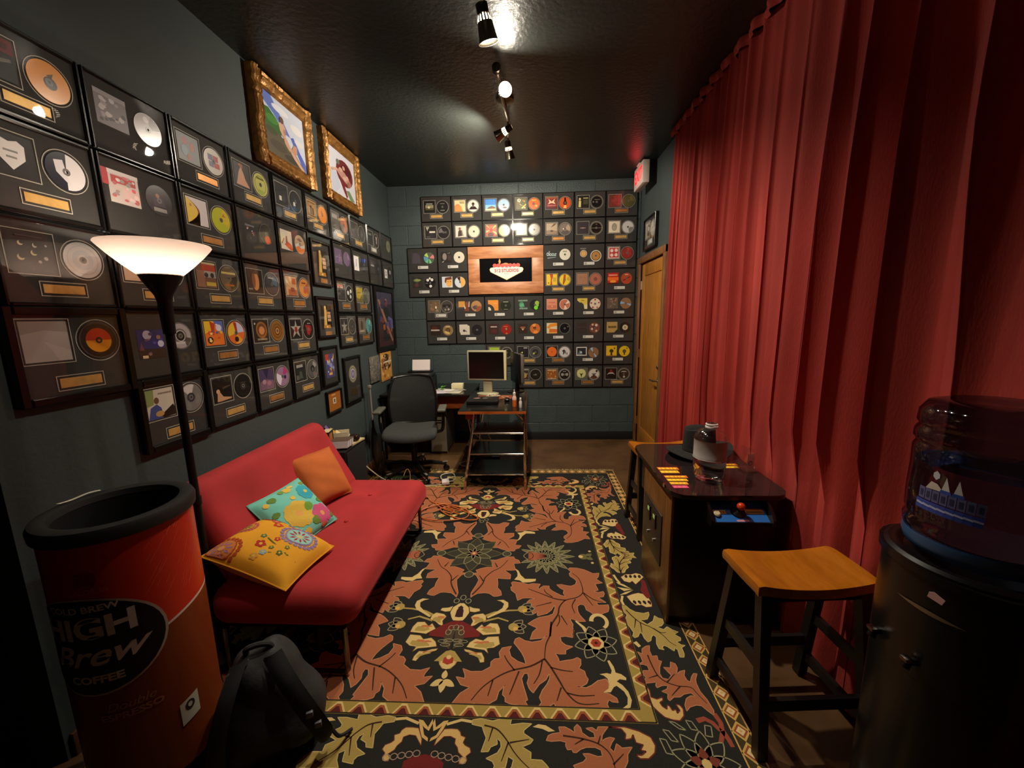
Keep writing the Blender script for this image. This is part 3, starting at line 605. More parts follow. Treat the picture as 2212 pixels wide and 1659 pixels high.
FX = [-1.177,-0.847,-0.517,-0.190,0.130,0.460,0.790,1.122]
FZ = [2.700,2.440,2.177,1.913,1.650,1.389,1.127,0.872,0.615]
SHX = [-1.353,-1.020,-0.688]
def cell(r, c):
    if r in (2, 3) and c < 2: return SHX[c], SHX[c+1], FZ[r+1], FZ[r]
    return FX[c], FX[c+1], FZ[r+1], FZ[r]
GD = 'g'; WP = 'w'
FAR = {
 (0,0): ('black cover with tan landscape strip, black disc', S(rgb(26,24,22), [('r',.12,.22,.88,.66,rgb(150,140,104)),('r',.12,.22,.88,.4,rgb(84,74,50)),('l',.2,.72,.8,.08,1,LGREY),('c',.45,.45,.1,rgb(206,200,180))], rgb(38,36,35), [('r',-.4,.5,.4,.64,rgb(110,108,104)),('r',-.4,-.7,.4,-.5,rgb(110,108,104))])),
 (0,1): ('cream cover with bare brown curve, silhouette disc', S(rgb(222,204,158), [('p',[(0,0),(.75,0),(.65,.4),(.4,.68),(.15,.65),(0,.5)],rgb(206,140,82)),('l',.45,.8,.9,.08,3,rgb(130,110,80)),('l',.5,.7,.9,.08,8,rgb(130,110,80))], rgb(216,210,198), [('p',[(-.8,-.6),(.8,-.6),(.4,-.1),(-.4,-.1)],rgb(54,36,32)),('c',.02,.35,.26,rgb(80,48,40)),('r',-.15,-.2,.15,.3,rgb(80,48,40))])),
 (0,2): ('blue sky beach cover and pale blue disc', S(rgb(60,130,206), [('r',0,.0,1,.16,rgb(226,206,160)),('r',0,.16,1,.5,rgb(120,180,214)),('p',[(.15,.16),(.95,.16),(.9,.3),(.6,.4),(.3,.3)],rgb(120,88,70))], rgb(160,190,214), [('s',1.7,4.6,.15,.98,rgb(206,212,214)),('p',[(-.3,-.55),(.5,-.6),(.55,-.4),(.1,-.3)],rgb(110,90,76))])),
 (0,3): ('olive and orange graffiti collage, orange disc', S(rgb(90,84,36), [('c',.3,.8,.16,rgb(226,214,196)),('b',[rgb(170,160,40),rgb(206,90,40),rgb(40,38,26),rgb(210,200,150)],16,21),('p',[(.5,.1),(.95,.5),(.98,.4),(.6,.05)],rgb(206,206,80))], rgb(214,110,40), [('r',-.4,.55,.4,.66,rgb(236,206,90)),('c',-.1,.0,.25,rgb(160,60,30)),('c',.4,-.4,.2,rgb(236,170,110))])),
 (0,4): ('deep red cover with cream crossed emblem', S(rgb(130,36,30), [('p',[(.2,.85),(.5,.62),(.8,.85),(.7,.6),(.85,.4),(.5,.5),(.15,.4),(.3,.6)],rgb(222,196,160)),('r',.0,.9,1,1,rgb(160,90,40)),('l',.12,.22,.88,.1,4,rgb(190,120,110)),('r',0,0,1,.16,rgb(96,26,26))], rgb(206,86,40), [('c',0,.0,.35,rgb(54,36,26)),('p',[(-.15,.9),(.15,.9),(.2,.3),(-.2,.3)],rgb(44,34,30)),('p',[(-.2,-.4),(.2,-.4),(.25,-.9),(-.3,-.9)],rgb(226,180,110))])),
 (0,5): ('black cover with one cream standing figure', S(rgb(28,28,22), [('p',[(.08,.05),(.3,.05),(.32,.6),(.1,.6)],rgb(206,190,120)),('e',.2,.74,.09,.12,rgb(214,186,130)),('r',.5,.78,.95,.86,rgb(176,170,110)),('r',.5,.28,.95,.7,rgb(66,66,44))], rgb(26,25,24), [('r',-.4,.35,.6,.45,rgb(110,106,90)),('c',-.6,.0,.15,rgb(110,110,90)),('o',.93,1.0,rgb(96,94,88))])),
 (0,6): ('dull red brown cover and dark olive disc', S(rgb(112,50,40), [('b',[rgb(126,58,44),rgb(96,42,36)],14,22)], rgb(88,82,44), [('s',.3,1.6,.3,.95,rgb(110,100,56))], 'b')),
 (1,0): ('black cover with white name tag', S(rgb(34,32,32), [('p',[(.05,.98),(.4,.98),(.25,.78),(.2,.6)],rgb(170,164,150)),('r',.38,.45,.92,.6,rgb(206,200,186)),('l',.1,.06,.4,.06,4,GREY)], rgb(44,40,42), [('s',4.6,5.8,.2,.9,rgb(110,104,104)),('c',.4,.0,.2,rgb(90,84,86))])),
 (1,1): ('white cover with brown dressed figure, ivory disc', S(rgb(212,204,190), [('p',[(.2,.05),(.6,.1),(.55,.6),(.35,.65),(.25,.5)],rgb(70,56,54)),('c',.4,.75,.12,rgb(150,80,70)),('p',[(.6,.1),(.75,.1),(.6,.7),(.55,.6)],rgb(150,130,116))], rgb(214,204,180), [])),
 (1,2): ('red and yellow starburst cover, lemon disc', S(rgb(206,90,60), [('p',[(.5,.55),(0,1),(.1,1)],rgb(230,190,110)),('p',[(.5,.55),(.9,1),(1,.9)],rgb(230,200,110)),('p',[(.5,.55),(1,.3),(1,.1)],rgb(226,206,120)),('p',[(.5,.55),(.0,.5),(.0,.3)],rgb(236,170,110)),('e',.45,.15,.3,.18,rgb(90,50,50)),('c',.5,.55,.15,rgb(190,50,40))], rgb(216,206,70), [('c',0,0,.2,rgb(170,160,60))])),
 (1,3): ('ivory cover washed out by glare, silver disc', S(rgb(222,212,180), [('r',.1,.1,.5,.4,rgb(236,226,190)),('r',.6,.5,.9,.9,rgb(206,196,170))], rgb(150,146,134), [('r',-.5,.2,.5,.3,rgb(170,166,154))])),  # glare is put into the cover's pale colours
 (1,4): ('sepia photo cover and brown grey disc', S(rgb(176,154,126), [('p',[(0,.0),(1,.0),(1,.3),(.5,.4),(0,.36)],rgb(140,116,94)),('p',[(.4,.6),(.7,.75),(.95,.95),(.7,.95)],rgb(90,72,60)),('e',.5,.3,.14,.08,rgb(80,60,50))], rgb(126,114,104), [('s',.6,2.0,.2,.95,rgb(176,154,126)),('c',-.3,.0,.12,rgb(226,216,206)),('s',2.2,4.0,.4,.95,rgb(96,86,84))], 'b')),
 (1,5): ('plain dark violet cover, black crossed disc', S(rgb(54,44,48), [('r',.25,.45,.75,.53,rgb(130,112,112)),('e',.5,.49,.14,.06,rgb(150,120,116))], rgb(30,27,24), [('r',-.95,-.08,.95,.06,rgb(96,84,64)),('r',-.12,.5,.15,.75,rgb(96,84,64)),('o',.92,1,rgb(130,124,110))])),
 (1,6): ('white cover with grey pencil portrait, white disc', S(rgb(220,210,184), [('e',.5,.5,.24,.34,rgb(150,142,130)),('e',.5,.48,.17,.24,rgb(170,162,148)),('r',.4,.55,.46,.6,rgb(96,90,84)),('r',.56,.55,.62,.6,rgb(96,90,84))], rgb(206,204,200), [('s',1.6,2.9,.3,.95,rgb(130,126,122))])),
 (2,0): ('grey violet shape and rainbow flashing disc', S(rgb(58,54,58), [('p',[(.1,.0),(.9,.0),(.85,.7),(.5,1),(.15,.8)],rgb(76,68,78))], rgb(90,96,84), [('s',4.2,5.0,.2,.98,rgb(90,150,200)),('s',5.2,5.9,.2,.98,rgb(170,206,96)),('s',.9,1.7,.2,.98,rgb(210,130,130)),('s',2.6,3.1,.2,.98,rgb(120,200,130)),('s',3.4,4.1,.2,.98,rgb(110,180,150))], WP, edges='')),  # rainbow sheen painted as colour sectors on the disc
 (2,1): ('charcoal cover with tumbling grey figure, cream disc', S(rgb(40,38,36), [('e',.35,.55,.2,.32,rgb(136,126,116)),('p',[(.5,.8),(.9,.95),(.85,.85)],rgb(120,112,104)),('p',[(.05,.05),(.3,.2),(.2,.02)],rgb(170,160,150)),('r',.62,.2,.95,.7,rgb(66,52,50))], rgb(212,204,184), [], WP, edges='', hub=(0.05,0.03,0.08))),
 (2,4): ('looping pale blue script and white disc', S(0, [('e',.12,.52,.1,.16,rgb(176,196,196)),('e',.12,.52,.06,.1,rgb(54,54,52)),('r',.24,.36,.29,.8,rgb(176,196,196)),('e',.4,.48,.1,.13,rgb(176,196,196)),('e',.4,.48,.06,.08,rgb(54,54,52)),('e',.6,.48,.11,.13,rgb(176,196,196)),('e',.6,.48,.06,.08,rgb(54,54,52)),('r',.72,.36,.9,.44,rgb(176,196,196)),('r',.76,.5,.94,.58,rgb(176,196,196)),('p',[(.1,.12),(.9,.22),(.9,.28),(.1,.22)],rgb(120,140,144))], rgb(216,210,194), [('r',-.4,.45,.4,.65,rgb(150,146,134))], WP, edges='')),
 (2,5): ('small brass medal above larger gold disc', S(0, [('c',.5,.5,.36,LGREY),('c',.5,.5,.31,rgb(170,120,60)),('c',.5,.5,.24,rgb(206,160,90)),('r',.15,.94,.75,1.06,rgb(110,108,100))], rgb(176,130,66), [('o',.84,1.0,rgb(206,200,186)),('o',.72,.84,rgb(90,60,36))], WP, edges='', doff=(-.0,-.022), cs=(.9,.9), coff=(.01,.0))),
 (2,6): ('red cover with four white circles, red disc', S(rgb(212,196,186), [('r',.1,.08,.95,.93,rgb(190,60,54)),('c',.32,.7,.15,rgb(222,206,196)),('c',.72,.72,.15,rgb(222,206,196)),('c',.32,.3,.15,rgb(222,206,196)),('c',.72,.32,.15,rgb(222,206,196))], rgb(150,44,38), [('s',.0,.6,.2,.95,rgb(170,60,50))])),
 (3,0): ('faint lime smear on black, black white disc', S(rgb(46,46,42), [('e',.45,.72,.34,.14,rgb(110,120,70)),('e',.55,.75,.3,.06,rgb(150,160,90)),('e',.4,.25,.24,.16,rgb(84,46,46))], rgb(26,26,26), [('c',-.45,.5,.26,WHITE),('c',.35,.55,.26,WHITE),('c',-.05,.8,.2,WHITE),('c',.05,-.6,.26,WHITE),('r',-.9,-.1,-.4,.0,GREY)], WP, edges='')),
 (3,1): ('half orange face cover and matching face disc', S(rgb(200,206,214), [('e',.66,.5,.28,.46,rgb(226,170,90)),('p',[(.3,.9),(.9,1),(.95,.75),(.45,.7),(.36,.4),(.25,.5)],rgb(110,60,36)),('r',.5,.52,.62,.57,rgb(110,64,40)),('r',.74,.52,.86,.57,rgb(110,64,40))], rgb(206,212,222), [('s',.2,2.9,.0,.98,rgb(226,176,96)),('s',5.7,6.4,.2,.98,rgb(70,46,36))], WP, edges='')),
 (3,4): ('bright yellow cover with red ribbon, yellow disc', S(rgb(226,186,40), [('p',[(.35,.0),(.55,.0),(.5,.4),(.62,.8),(.6,1),(.3,1),(.42,.6)],rgb(170,70,30)),('r',.62,.3,.9,.7,rgb(190,160,50)),('c',.2,.2,.06,rgb(90,80,30))], rgb(226,196,60), [('p',[(-.2,.95),(.2,.9),(.1,-.2),(-.2,-.9),(-.4,-.8)],rgb(180,84,30)),('s',.9,1.8,.4,.9,rgb(190,160,50))])),
 (3,5): ('plain brownish pink cover and pink copper disc', S(rgb(156,112,88), [('r',.2,.6,.8,.66,rgb(136,96,76)),('b',[rgb(150,106,84),rgb(164,120,94)],8,31)], rgb(170,104,84), [('o',.2,.34,rgb(130,66,56))])),
 (3,6): ('glowing red orange bars cover, orange red disc', S(rgb(176,40,30), [('r',.0,.3,1,.6,rgb(226,106,36)),('r',.1,.72,.9,.84,rgb(226,150,120)),('e',.5,.2,.3,.12,rgb(236,150,50)),('r',0,0,1,.1,rgb(96,20,20))], rgb(176,70,44), [('p',[(-.7,-.3),(.6,.4),(.7,.2),(-.6,-.5)],rgb(120,36,30)),('r',-.3,.6,.3,.72,rgb(220,190,170))], WP, edges='')),
 (4,0): ('brown crowd photo and bubble shaped disc window', S(rgb(112,90,66), [('b',[rgb(150,120,84),rgb(80,60,46),rgb(130,104,80)],18,32),('e',.65,.42,.08,.13,rgb(226,214,190)),('p',[(.7,.3),(.95,.0),(.6,.0)],rgb(150,126,110))], rgb(70,64,62), [('r',-.8,-.1,.7,.4,rgb(40,36,36)),('c',.3,-.5,.2,rgb(170,164,156)),('c',-.3,-.55,.2,rgb(140,134,126))], WP)),
 (4,1): ('orange square with rising hand over pale bowl', S(0, [('r',.0,.4,.62,.95,rgb(196,140,56)),('p',[(.55,.0),(1,.0),(1.0,.6),(.92,.9),(.7,.9),(.62,.5)],rgb(120,60,36)),('p',[(.6,.2),(.5,.55),(.56,.56),(.7,.3)],rgb(206,190,180)),('p',[(.95,.4),(1.02,.95),(1.08,.9),(1.05,.4)],rgb(206,190,180))], rgb(176,130,84), [('s',1.6,3.2,.2,.95,rgb(150,80,56)),('p',[(-.8,-.1),(-.1,.2),(.1,-.6),(-.5,-.6)],rgb(86,76,84))], WP, edges='')),
 (4,2): ('orange cover with dark quarter arc, green black disc', S(rgb(216,136,52), [('p',[(0,0),(.62,0)]+[(.62*math.cos(PI*i/16),.62*math.sin(PI*i/16)) for i in range(1,9)],rgb(54,50,44)),('p',[(.02,.02),(.3,.02),(.25,.22),(.1,.36),(.02,.34)],rgb(206,200,186)),('l',.5,.64,.9,.07,3,rgb(226,170,110))], rgb(40,44,32), [('r',-.5,.6,.5,.75,rgb(150,156,140)),('r',-.4,-.8,.4,-.66,rgb(110,114,100))], WP, edges='')),
 (4,3): ('broken green lettering and black lime disc', S(0, [('e',.4,.5,.24,.28,rgb(60,130,90)),('l',.1,.82,1.0,.14,7,rgb(130,160,140)),('l',.2,.05,1.0,.16,9,rgb(130,160,140)),('p',[(.2,.3),(.7,.3),(.6,.62),(.3,.62)],rgb(84,160,112))], rgb(38,38,40), [('c',.4,.35,.42,rgb(150,176,70)),('c',.2,-.55,.38,rgb(116,206,50)),('c',.5,-.1,.25,rgb(130,186,60))], WP, edges='')),
 (4,4): ('salmon pink diagram cover and salmon white disc', S(rgb(206,136,106), [('r',.08,.1,.92,.4,rgb(190,110,84)),('r',.2,.6,.8,.72,rgb(190,110,84)),('p',[(.45,.35),(.6,.35),(.52,.2)],rgb(226,176,150))], rgb(190,112,88), [('s',.7,1.3,.15,.95,rgb(222,200,184)),('s',2.6,3.3,.15,.95,rgb(222,200,184)),('o',.9,1.0,rgb(220,190,176))], WP, edges='')),
 (4,5): ('torn yellow corner cover and red dotted white disc', S(0, [('p',[(.05,1),(1,1),(1,.0),(.72,.0),(.66,.4),(.45,.62),(.3,.6),(.05,.8)],rgb(206,184,80)),('p',[(.72,.0),(1,.0),(1,.45),(.68,.35)],rgb(216,206,160)),('r',.4,.76,.7,.84,rgb(150,120,50))], rgb(214,196,176), [('c',0,.75,.16,rgb(150,44,50)),('c',-.7,.15,.16,rgb(150,44,50)),('c',.7,.2,.14,rgb(150,44,50)),('c',-.4,-.65,.16,rgb(150,44,50)),('c',.4,-.65,.14,rgb(170,60,60))], WP, edges='')),
 (4,6): ('grey rocky photo and copper disc with blue glints', S(rgb(96,84,74), [('b',[rgb(130,122,112),rgb(66,58,60),rgb(150,110,90)],18,36)], rgb(140,106,76), [('s',4.6,5.1,.15,.98,rgb(130,180,226)),('s',1.7,2.1,.15,.98,rgb(140,180,226))], WP, edges='')),  # blue glints put into the disc's colours
 (5,0): ('dark red smudge with white word, tan disc', S(rgb(46,36,30), [('e',.4,.6,.3,.3,rgb(84,36,26)),('l',.05,.42,.9,.14,8,rgb(206,196,186))], rgb(150,120,80), [('c',.0,.0,.5,rgb(96,70,46)),('s',2.6,4.4,.3,.75,rgb(206,180,110)),('r',-.4,.6,.4,.75,rgb(216,200,160))], WP, edges='')),
 (5,1): ('torn cream paper with small bird, black disc', S(rgb(206,196,178), [('p',[(.75,1.02),(1.02,1.02),(1.02,.85),(.85,.9)],rgb(54,50,48)),('c',.45,.4,.12,rgb(66,50,76)),('p',[(.5,.35),(.8,.25),(.6,.45)],rgb(120,90,90)),('p',[(-.02,-.02),(.12,-.02),(.05,.25),(-.02,.3)],rgb(54,50,48))], rgb(38,36,40), [], WP, edges='')),
 (5,2): ('blackish red cover with white word, crimson disc', S(rgb(60,34,32), [('l',.2,.66,.8,.12,5,rgb(196,180,170)),('e',.5,.3,.3,.2,rgb(80,36,36))], rgb(146,40,32), [('c',0,.1,.16,rgb(206,180,110)),('p',[(-.2,-.9),(.3,-.9),(.1,-.6)],rgb(196,120,66)),('r',-.5,.5,.3,.6,rgb(196,120,100))], WP, edges='')),
 (5,3): ('small brown emblem cover and copper orange disc', S(rgb(54,40,32), [('r',.08,.08,.92,.92,rgb(44,32,26)),('r',.25,.55,.75,.68,rgb(150,90,56)),('p',[(.35,.5),(.65,.5),(.5,.3)],rgb(206,160,110))], rgb(196,106,46), [('c',-.1,.2,.3,rgb(84,40,24)),('s',2.4,3.6,.4,.95,rgb(226,140,70)),('s',5.6,6.4,.4,.95,rgb(226,150,80))], WP, edges='')),
 (5,4): ('orange curved stripes on cream, jet black disc', S(rgb(210,196,160), [('p',[(.0,.55),(.3,.9),(1,1),(1,.72),(.4,.62),(.25,.45)],rgb(220,136,40)),('p',[(.25,.45),(1,.4),(1,.12),(.22,.1)],rgb(206,106,36)),('r',.22,.0,1,.1,rgb(226,160,70))], rgb(24,24,24), [('c',.6,.3,.1,GREY),('o',.92,1,rgb(120,118,112))], WP, edges='')),
 (5,5): ('nearly black cover and brown white speckled disc', S(rgb(56,46,42), [('r',.1,.52,.9,.56,rgb(90,62,56))], rgb(110,70,54), [('c',.3,.5,.25,rgb(210,190,176)),('c',-.5,-.2,.22,rgb(200,180,166)),('c',.3,-.55,.22,rgb(190,160,140)),('c',-.1,.1,.3,rgb(70,44,56)),('c',-.4,.6,.2,rgb(200,170,150))], WP, edges='')),
 (5,6): ('kraft tan card with dark word, white hub record', S(rgb(176,146,84), [('l',.15,.42,.9,.2,6,rgb(60,50,34)),('p',[(.7,.0),(1.0,.0),(1,.3)],rgb(52,48,44))], rgb(34,31,30), [('o',.0,.5,rgb(206,196,160))], WP, edges='')),
 (6,2): ('lime topped cover peeping above the monitor', S(rgb(176,160,120), [('r',.06,.62,.94,1,rgb(160,186,56)),('l',.1,.3,.9,.12,4,rgb(96,84,60))], rgb(44,40,40), [('r',-.3,.6,.3,.7,GREY),('o',.94,1,rgb(150,146,136))])),
 (6,3): ('black cover with yellow green spark, smoke disc', S(rgb(32,30,34), [('c',.4,.45,.08,rgb(196,196,80)),('p',[(.2,.3),(.36,.42),(.3,.5)],rgb(130,130,70)),('r',.55,.86,.92,.94,LGREY),('b',[rgb(54,50,60)],6,41)], rgb(80,78,80), [('r',-.3,.4,.3,.52,rgb(190,188,182)),('c',-.3,-.25,.22,rgb(170,170,70)),('o',.0,.6,rgb(50,48,50)),('c',-.3,-.25,.2,rgb(176,176,80))])),
 (6,4): ('round orange target cover and spaniel white disc', S(rgb(40,36,34), [('c',.5,.5,.47,rgb(222,106,40)),('c',.5,.5,.06,rgb(170,60,30))], rgb(206,200,200), [('p',[(-.5,.2),(-.1,.5),(.2,.2),(.3,-.6),(.1,-.1),(-.3,-.6),(-.3,.0)],rgb(60,52,66)),('p',[(.3,-.2),(.6,-.1),(.5,-.7)],rgb(120,110,116))], 'b')),
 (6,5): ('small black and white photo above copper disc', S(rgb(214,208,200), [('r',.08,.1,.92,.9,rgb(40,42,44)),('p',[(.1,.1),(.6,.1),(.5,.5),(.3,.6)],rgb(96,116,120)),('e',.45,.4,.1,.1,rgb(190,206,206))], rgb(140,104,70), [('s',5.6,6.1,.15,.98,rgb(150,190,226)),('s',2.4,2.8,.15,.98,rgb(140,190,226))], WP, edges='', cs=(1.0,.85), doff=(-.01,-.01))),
 (6,6): ('yellow cover with lone black tree, yellow disc', S(rgb(222,180,36), [('p',[(.4,.05),(.6,.05),(.56,.4),(.44,.4)],rgb(50,44,24)),('e',.5,.5,.2,.18,rgb(60,52,24)),('c',.78,.75,.08,rgb(90,80,30)),('r',0,0,1,.08,rgb(160,110,30))], rgb(226,186,36), [('c',.0,.0,.34,rgb(66,56,24)),('r',-.12,-.7,.12,-.2,rgb(66,56,24)),('c',.45,.55,.14,rgb(110,96,30))], WP, edges='')),
 (7,3): ('tan creature cover beside desk, black disc', S(rgb(66,50,44), [('e',.5,.4,.34,.3,rgb(176,136,84)),('c',.45,.72,.13,rgb(206,176,160)),('r',.5,.5,.95,.6,rgb(150,140,110)),('r',0,.94,1,1,LGREY)], rgb(36,33,30), [('r',-.5,-.1,.3,.02,rgb(120,114,90)),('r',.4,.2,.6,.4,rgb(60,54,50))])),
 (7,4): ('orange brown comic collage and cassette black disc', S(rgb(150,90,40), [('b',[rgb(206,140,60),rgb(190,110,60),rgb(110,60,30),rgb(220,170,100)],18,44),('l',.08,.86,.92,.1,5,rgb(206,190,160)),('l',.08,.03,.92,.08,6,rgb(206,190,160))], rgb(34,32,32), [('c',-.4,.0,.28,rgb(160,154,144)),('c',.45,.0,.28,rgb(160,154,144)),('r',-.3,.5,.3,.65,GREY),('o',.92,1,rgb(176,172,162))], 'b')),
 (7,5): ('pale yellow cover with black spread bird', S(rgb(96,100,84), [('c',.5,.55,.44,rgb(206,204,140)),('p',[(.1,.9),(.3,.6),(.45,.3),(.25,.4)],rgb(220,216,120)),('p',[(.3,.6),(.5,.5),(.7,.62),(.56,.4),(.5,.1),(.44,.4)],rgb(30,26,22))], rgb(206,200,190), [('s',2.3,4.0,.2,.95,rgb(96,60,50)),('p',[(-.5,.2),(0,.05),(.5,.25),(.1,-.2),(0,-.6),(-.1,-.2)],rgb(30,24,22)),('c',.5,.6,.2,rgb(40,34,34))], 'b')),
 (7,6): ('black cover with red flare over white arch', S(rgb(32,24,22), [('e',.5,.75,.12,.15,rgb(150,44,36)),('c',.62,.62,.12,rgb(130,36,30)),('p',[(.1,.38),(.3,.5),(.7,.5),(.9,.38),(.7,.6),(.3,.6)],rgb(196,190,180))], rgb(48,40,34), [('p',[(-.6,.3),(-.3,.55),(.3,.55),(.6,.3),(.3,.4),(-.3,.4)],rgb(196,190,180)),('c',.05,-.55,.22,rgb(176,170,162)),('o',.93,1,rgb(150,146,136))])),
}
FROW = ['top','second','third','fourth','fifth','sixth','seventh','lowest']
for (r, cidx), (desc, spec) in FAR.items():
    x0, x1, z0, z1 = cell(r, cidx)
    plaque(((x0+x1)/2, YF-0.011, (z0+z1)/2), 0, x1-x0-.002, z1-z0-.002, spec,
           lab('%s, %s row, far wall' % (desc, FROW[r])), 'disc plaques on the far wall', 0.005, 0.014)

# one more on the right wall above the door, seen edge on
t = plaque((XR-0.001, 4.07, 2.19), -PI/2, 0.40, 0.30, S(rgb(150,140,120), [('r',0,0,.45,1,rgb(176,164,140)),('p',[(.4,.2),(.9,.1),(.95,.8),(.5,.9)],rgb(96,70,60)),('c',.7,.6,.14,rgb(206,196,180))], rgb(176,172,164), [('s',.4,1.6,.3,.95,rgb(130,126,120))], 'w'),
           'black framed CD plaque hanging above the honey coloured door', None, 0.014, 0.035)


# ------------------------------------------------------------------ studio sign in a pine frame
M_pine = wood_mat('knotty_pine', rgb(158,96,58), rgb(196,136,92), 0.45, 3.0, (2, 8, 9))
M_signgloss = mat('sign_face_black', rgb(16,15,18), 0.10)
t = thing('studio_sign', 'wide pine framed black sign lettered 512 STUDIOS among the plaques', 'sign', (-0.2755, YF-0.011, 1.918))
W2, H2 = 0.409, 0.250
for nm, b in (('r', (-W2,-.030,H2-.125,W2,0,H2)), ('r', (-W2,-.030,-H2,W2,0,-H2+.125)), ('r', (-W2,-.029,-H2+.125,-W2+.125,0,H2-.125)), ('r', (W2-.125,-.029,-H2+.125,W2,0,H2-.125))):
    box_obj('frame_board', b, M_pine, t, r=0.003)
box_obj('sign_face', (-W2+.124,-.016,-H2+.124,W2-.124,-.004,H2-.124), M_signgloss, t)
def sgn(nm, pts, col, y):
    mb = MB(); mb.prism(pts, y, y+.002, 'xz', col); return mb.build(nm, M_print, t, 0)
yb = -.0165
loz = [(-.170,.010),(-.160,-.016),(0.008,-.098),(.176,-.016),(.186,.010),(.176,.026),(.10,.038),(-.084,.038),(-.160,.026)]
sgn('lozenge_border', [(p[0]*1.04, p[1]*1.06) for p in loz], rgb(206,190,130), yb-.001)
sgn('lozenge', loz, rgb(222,214,204), yb-.002)
for i in range(7):
    cx = -.118+i*.042
    sgn('red_roundel', [(cx+.023*math.cos(2*PI*k/16), .052+.020*math.sin(2*PI*k/16)) for k in range(16)], rgb(206,70,58), yb-.0032-.0001*(i % 2))
sgn('flame', [(-.070,.070),(-.078,.092),(-.070,.112),(-.064,.128),(-.058,.108),(-.052,.092),(-.058,.070)], rgb(226,140,60), yb-.0034)
sgn('arch', [(-.03+.035*math.cos(PI*k/10)+.03, .060+.018*math.sin(PI*k/10)) for k in range(11)], rgb(222,120,60), yb-.0036)
vs_, fs_ = text_polys('512 STUDIOS', 0.046, bold=0.0012)
mb = MB(); mb._add([(x*0.98+.008, yb-.0042, z-.004) for x, z in vs_], fs_, rgb(190,50,50)); mb.build('lettering', M_print, t, 0)
mb = MB(); art(mb, None, [('l',0,.2,1,.6,3,rgb(120,138,184))], -.055, .024, .12, .009, yb-.0042); mb.build('small_print', M_print, t, 0)
mb = MB(); art(mb, None, [('l',0,.2,1,.6,5,rgb(160,156,170))], -.02, -.040, .06, .009, yb-.0042); mb.build('small_print', M_print, t, 0)

# ------------------------------------------------------------------ other pictures on the left wall
def wall_pic(name, label, cat, y0, y1, z0, z1, bg, shapes, fr, dp, fmat, matw=0.0, glaze=True, fcol=None, carved=False):
    t = thing(name, label, cat, (XL+0.001, (y0+y1)/2, (z0+z1)/2), PI/2)
    W, H = y1-y0, z1-z0; w2, h2 = W/2, H/2
    box_obj('backing', (-w2+.004, -dp*.45, -h2+.004, w2-.004, -.0005, h2-.004), M_mat, t)
    if fr:
        for b in ((-w2,-h2,-w2+fr,h2), (w2-fr,-h2,w2,h2), (-w2+fr,-h2,w2-fr,-h2+fr), (-w2+fr,h2-fr,w2-fr,h2)):
            mb = MB()
            if carved:
                horiz = (b[2]-b[0]) > (b[3]-b[1]); n = 30
                prof = [(0,.0),(0,-.8),(.12,-1.0),(.3,-.92),(.45,-1.05),(.62,-.8),(.8,-.7),(.9,-.82),(1,-.62),(1,-.2)]
                rr = random.Random(int(b[0]*1000)+int(b[1]*777))
                jit = [rr.uniform(-1,1) for _ in range(n+1)]
                def fn(u, v, b=b, horiz=horiz):
                    i = int(v*(len(prof)-1)+.5); q, d_ = prof[i]
                    j = jit[int(u*n+.5)]
                    d_ = d_*dp*(1+.10*j*(1 if 0 < i < 9 else 0)); q2 = q+(.05*j if i in (1,2) else 0)*1
                    if horiz:
                        out = b[1] < 0
                        z = (b[1]+q2*fr) if out else (b[3]-q2*fr)
                        return (b[0]+u*(b[2]-b[0]), d_, z)
                    out = b[0] < 0
                    x = (b[0]+q2*fr) if out else (b[2]-q2*fr)
                    return (x, d_, b[1]+u*(b[3]-b[1]))
                mb.grid(fn, n, len(prof)-1)
                # end caps
                k = len(prof); mb.f.append(tuple(range(k))); mb.c.append(None); mb.f.append(tuple(n*k+i for i in range(k))[::-1]); mb.c.append(None)
                mb.build('frame_side', fmat, t, 25)
            else:
                mb.rbox(b[0], -dp, b[1], b[2], 0, b[3], r=.004, seg=1); mb.build('frame_side', fmat, t)
    mb = MB(); a = fr+matw
    art(mb, bg, shapes, -w2+a, -h2+a, W-2*a, H-2*a, -dp*.45-.0008); mb.build('picture', M_print, t, 0)
    if glaze:
        g_ = MB(); a, b = w2-fr*.9, h2-fr*.9; g_.poly([(-a,-dp*.72,-b),(a,-dp*.72,-b),(a,-dp*.72,b),(-a,-dp*.72,b)]); g_.build('glazing', M_glaze, t, 0)
    return t
M_gilt = mat('gilded_carved_wood', rgb(150,106,50), 0.40, 0.40, noise=0.35, scale=22, bump=0.6, bscale=45)
flesh = rgb(206,160,136); flesh2 = rgb(186,140,118)
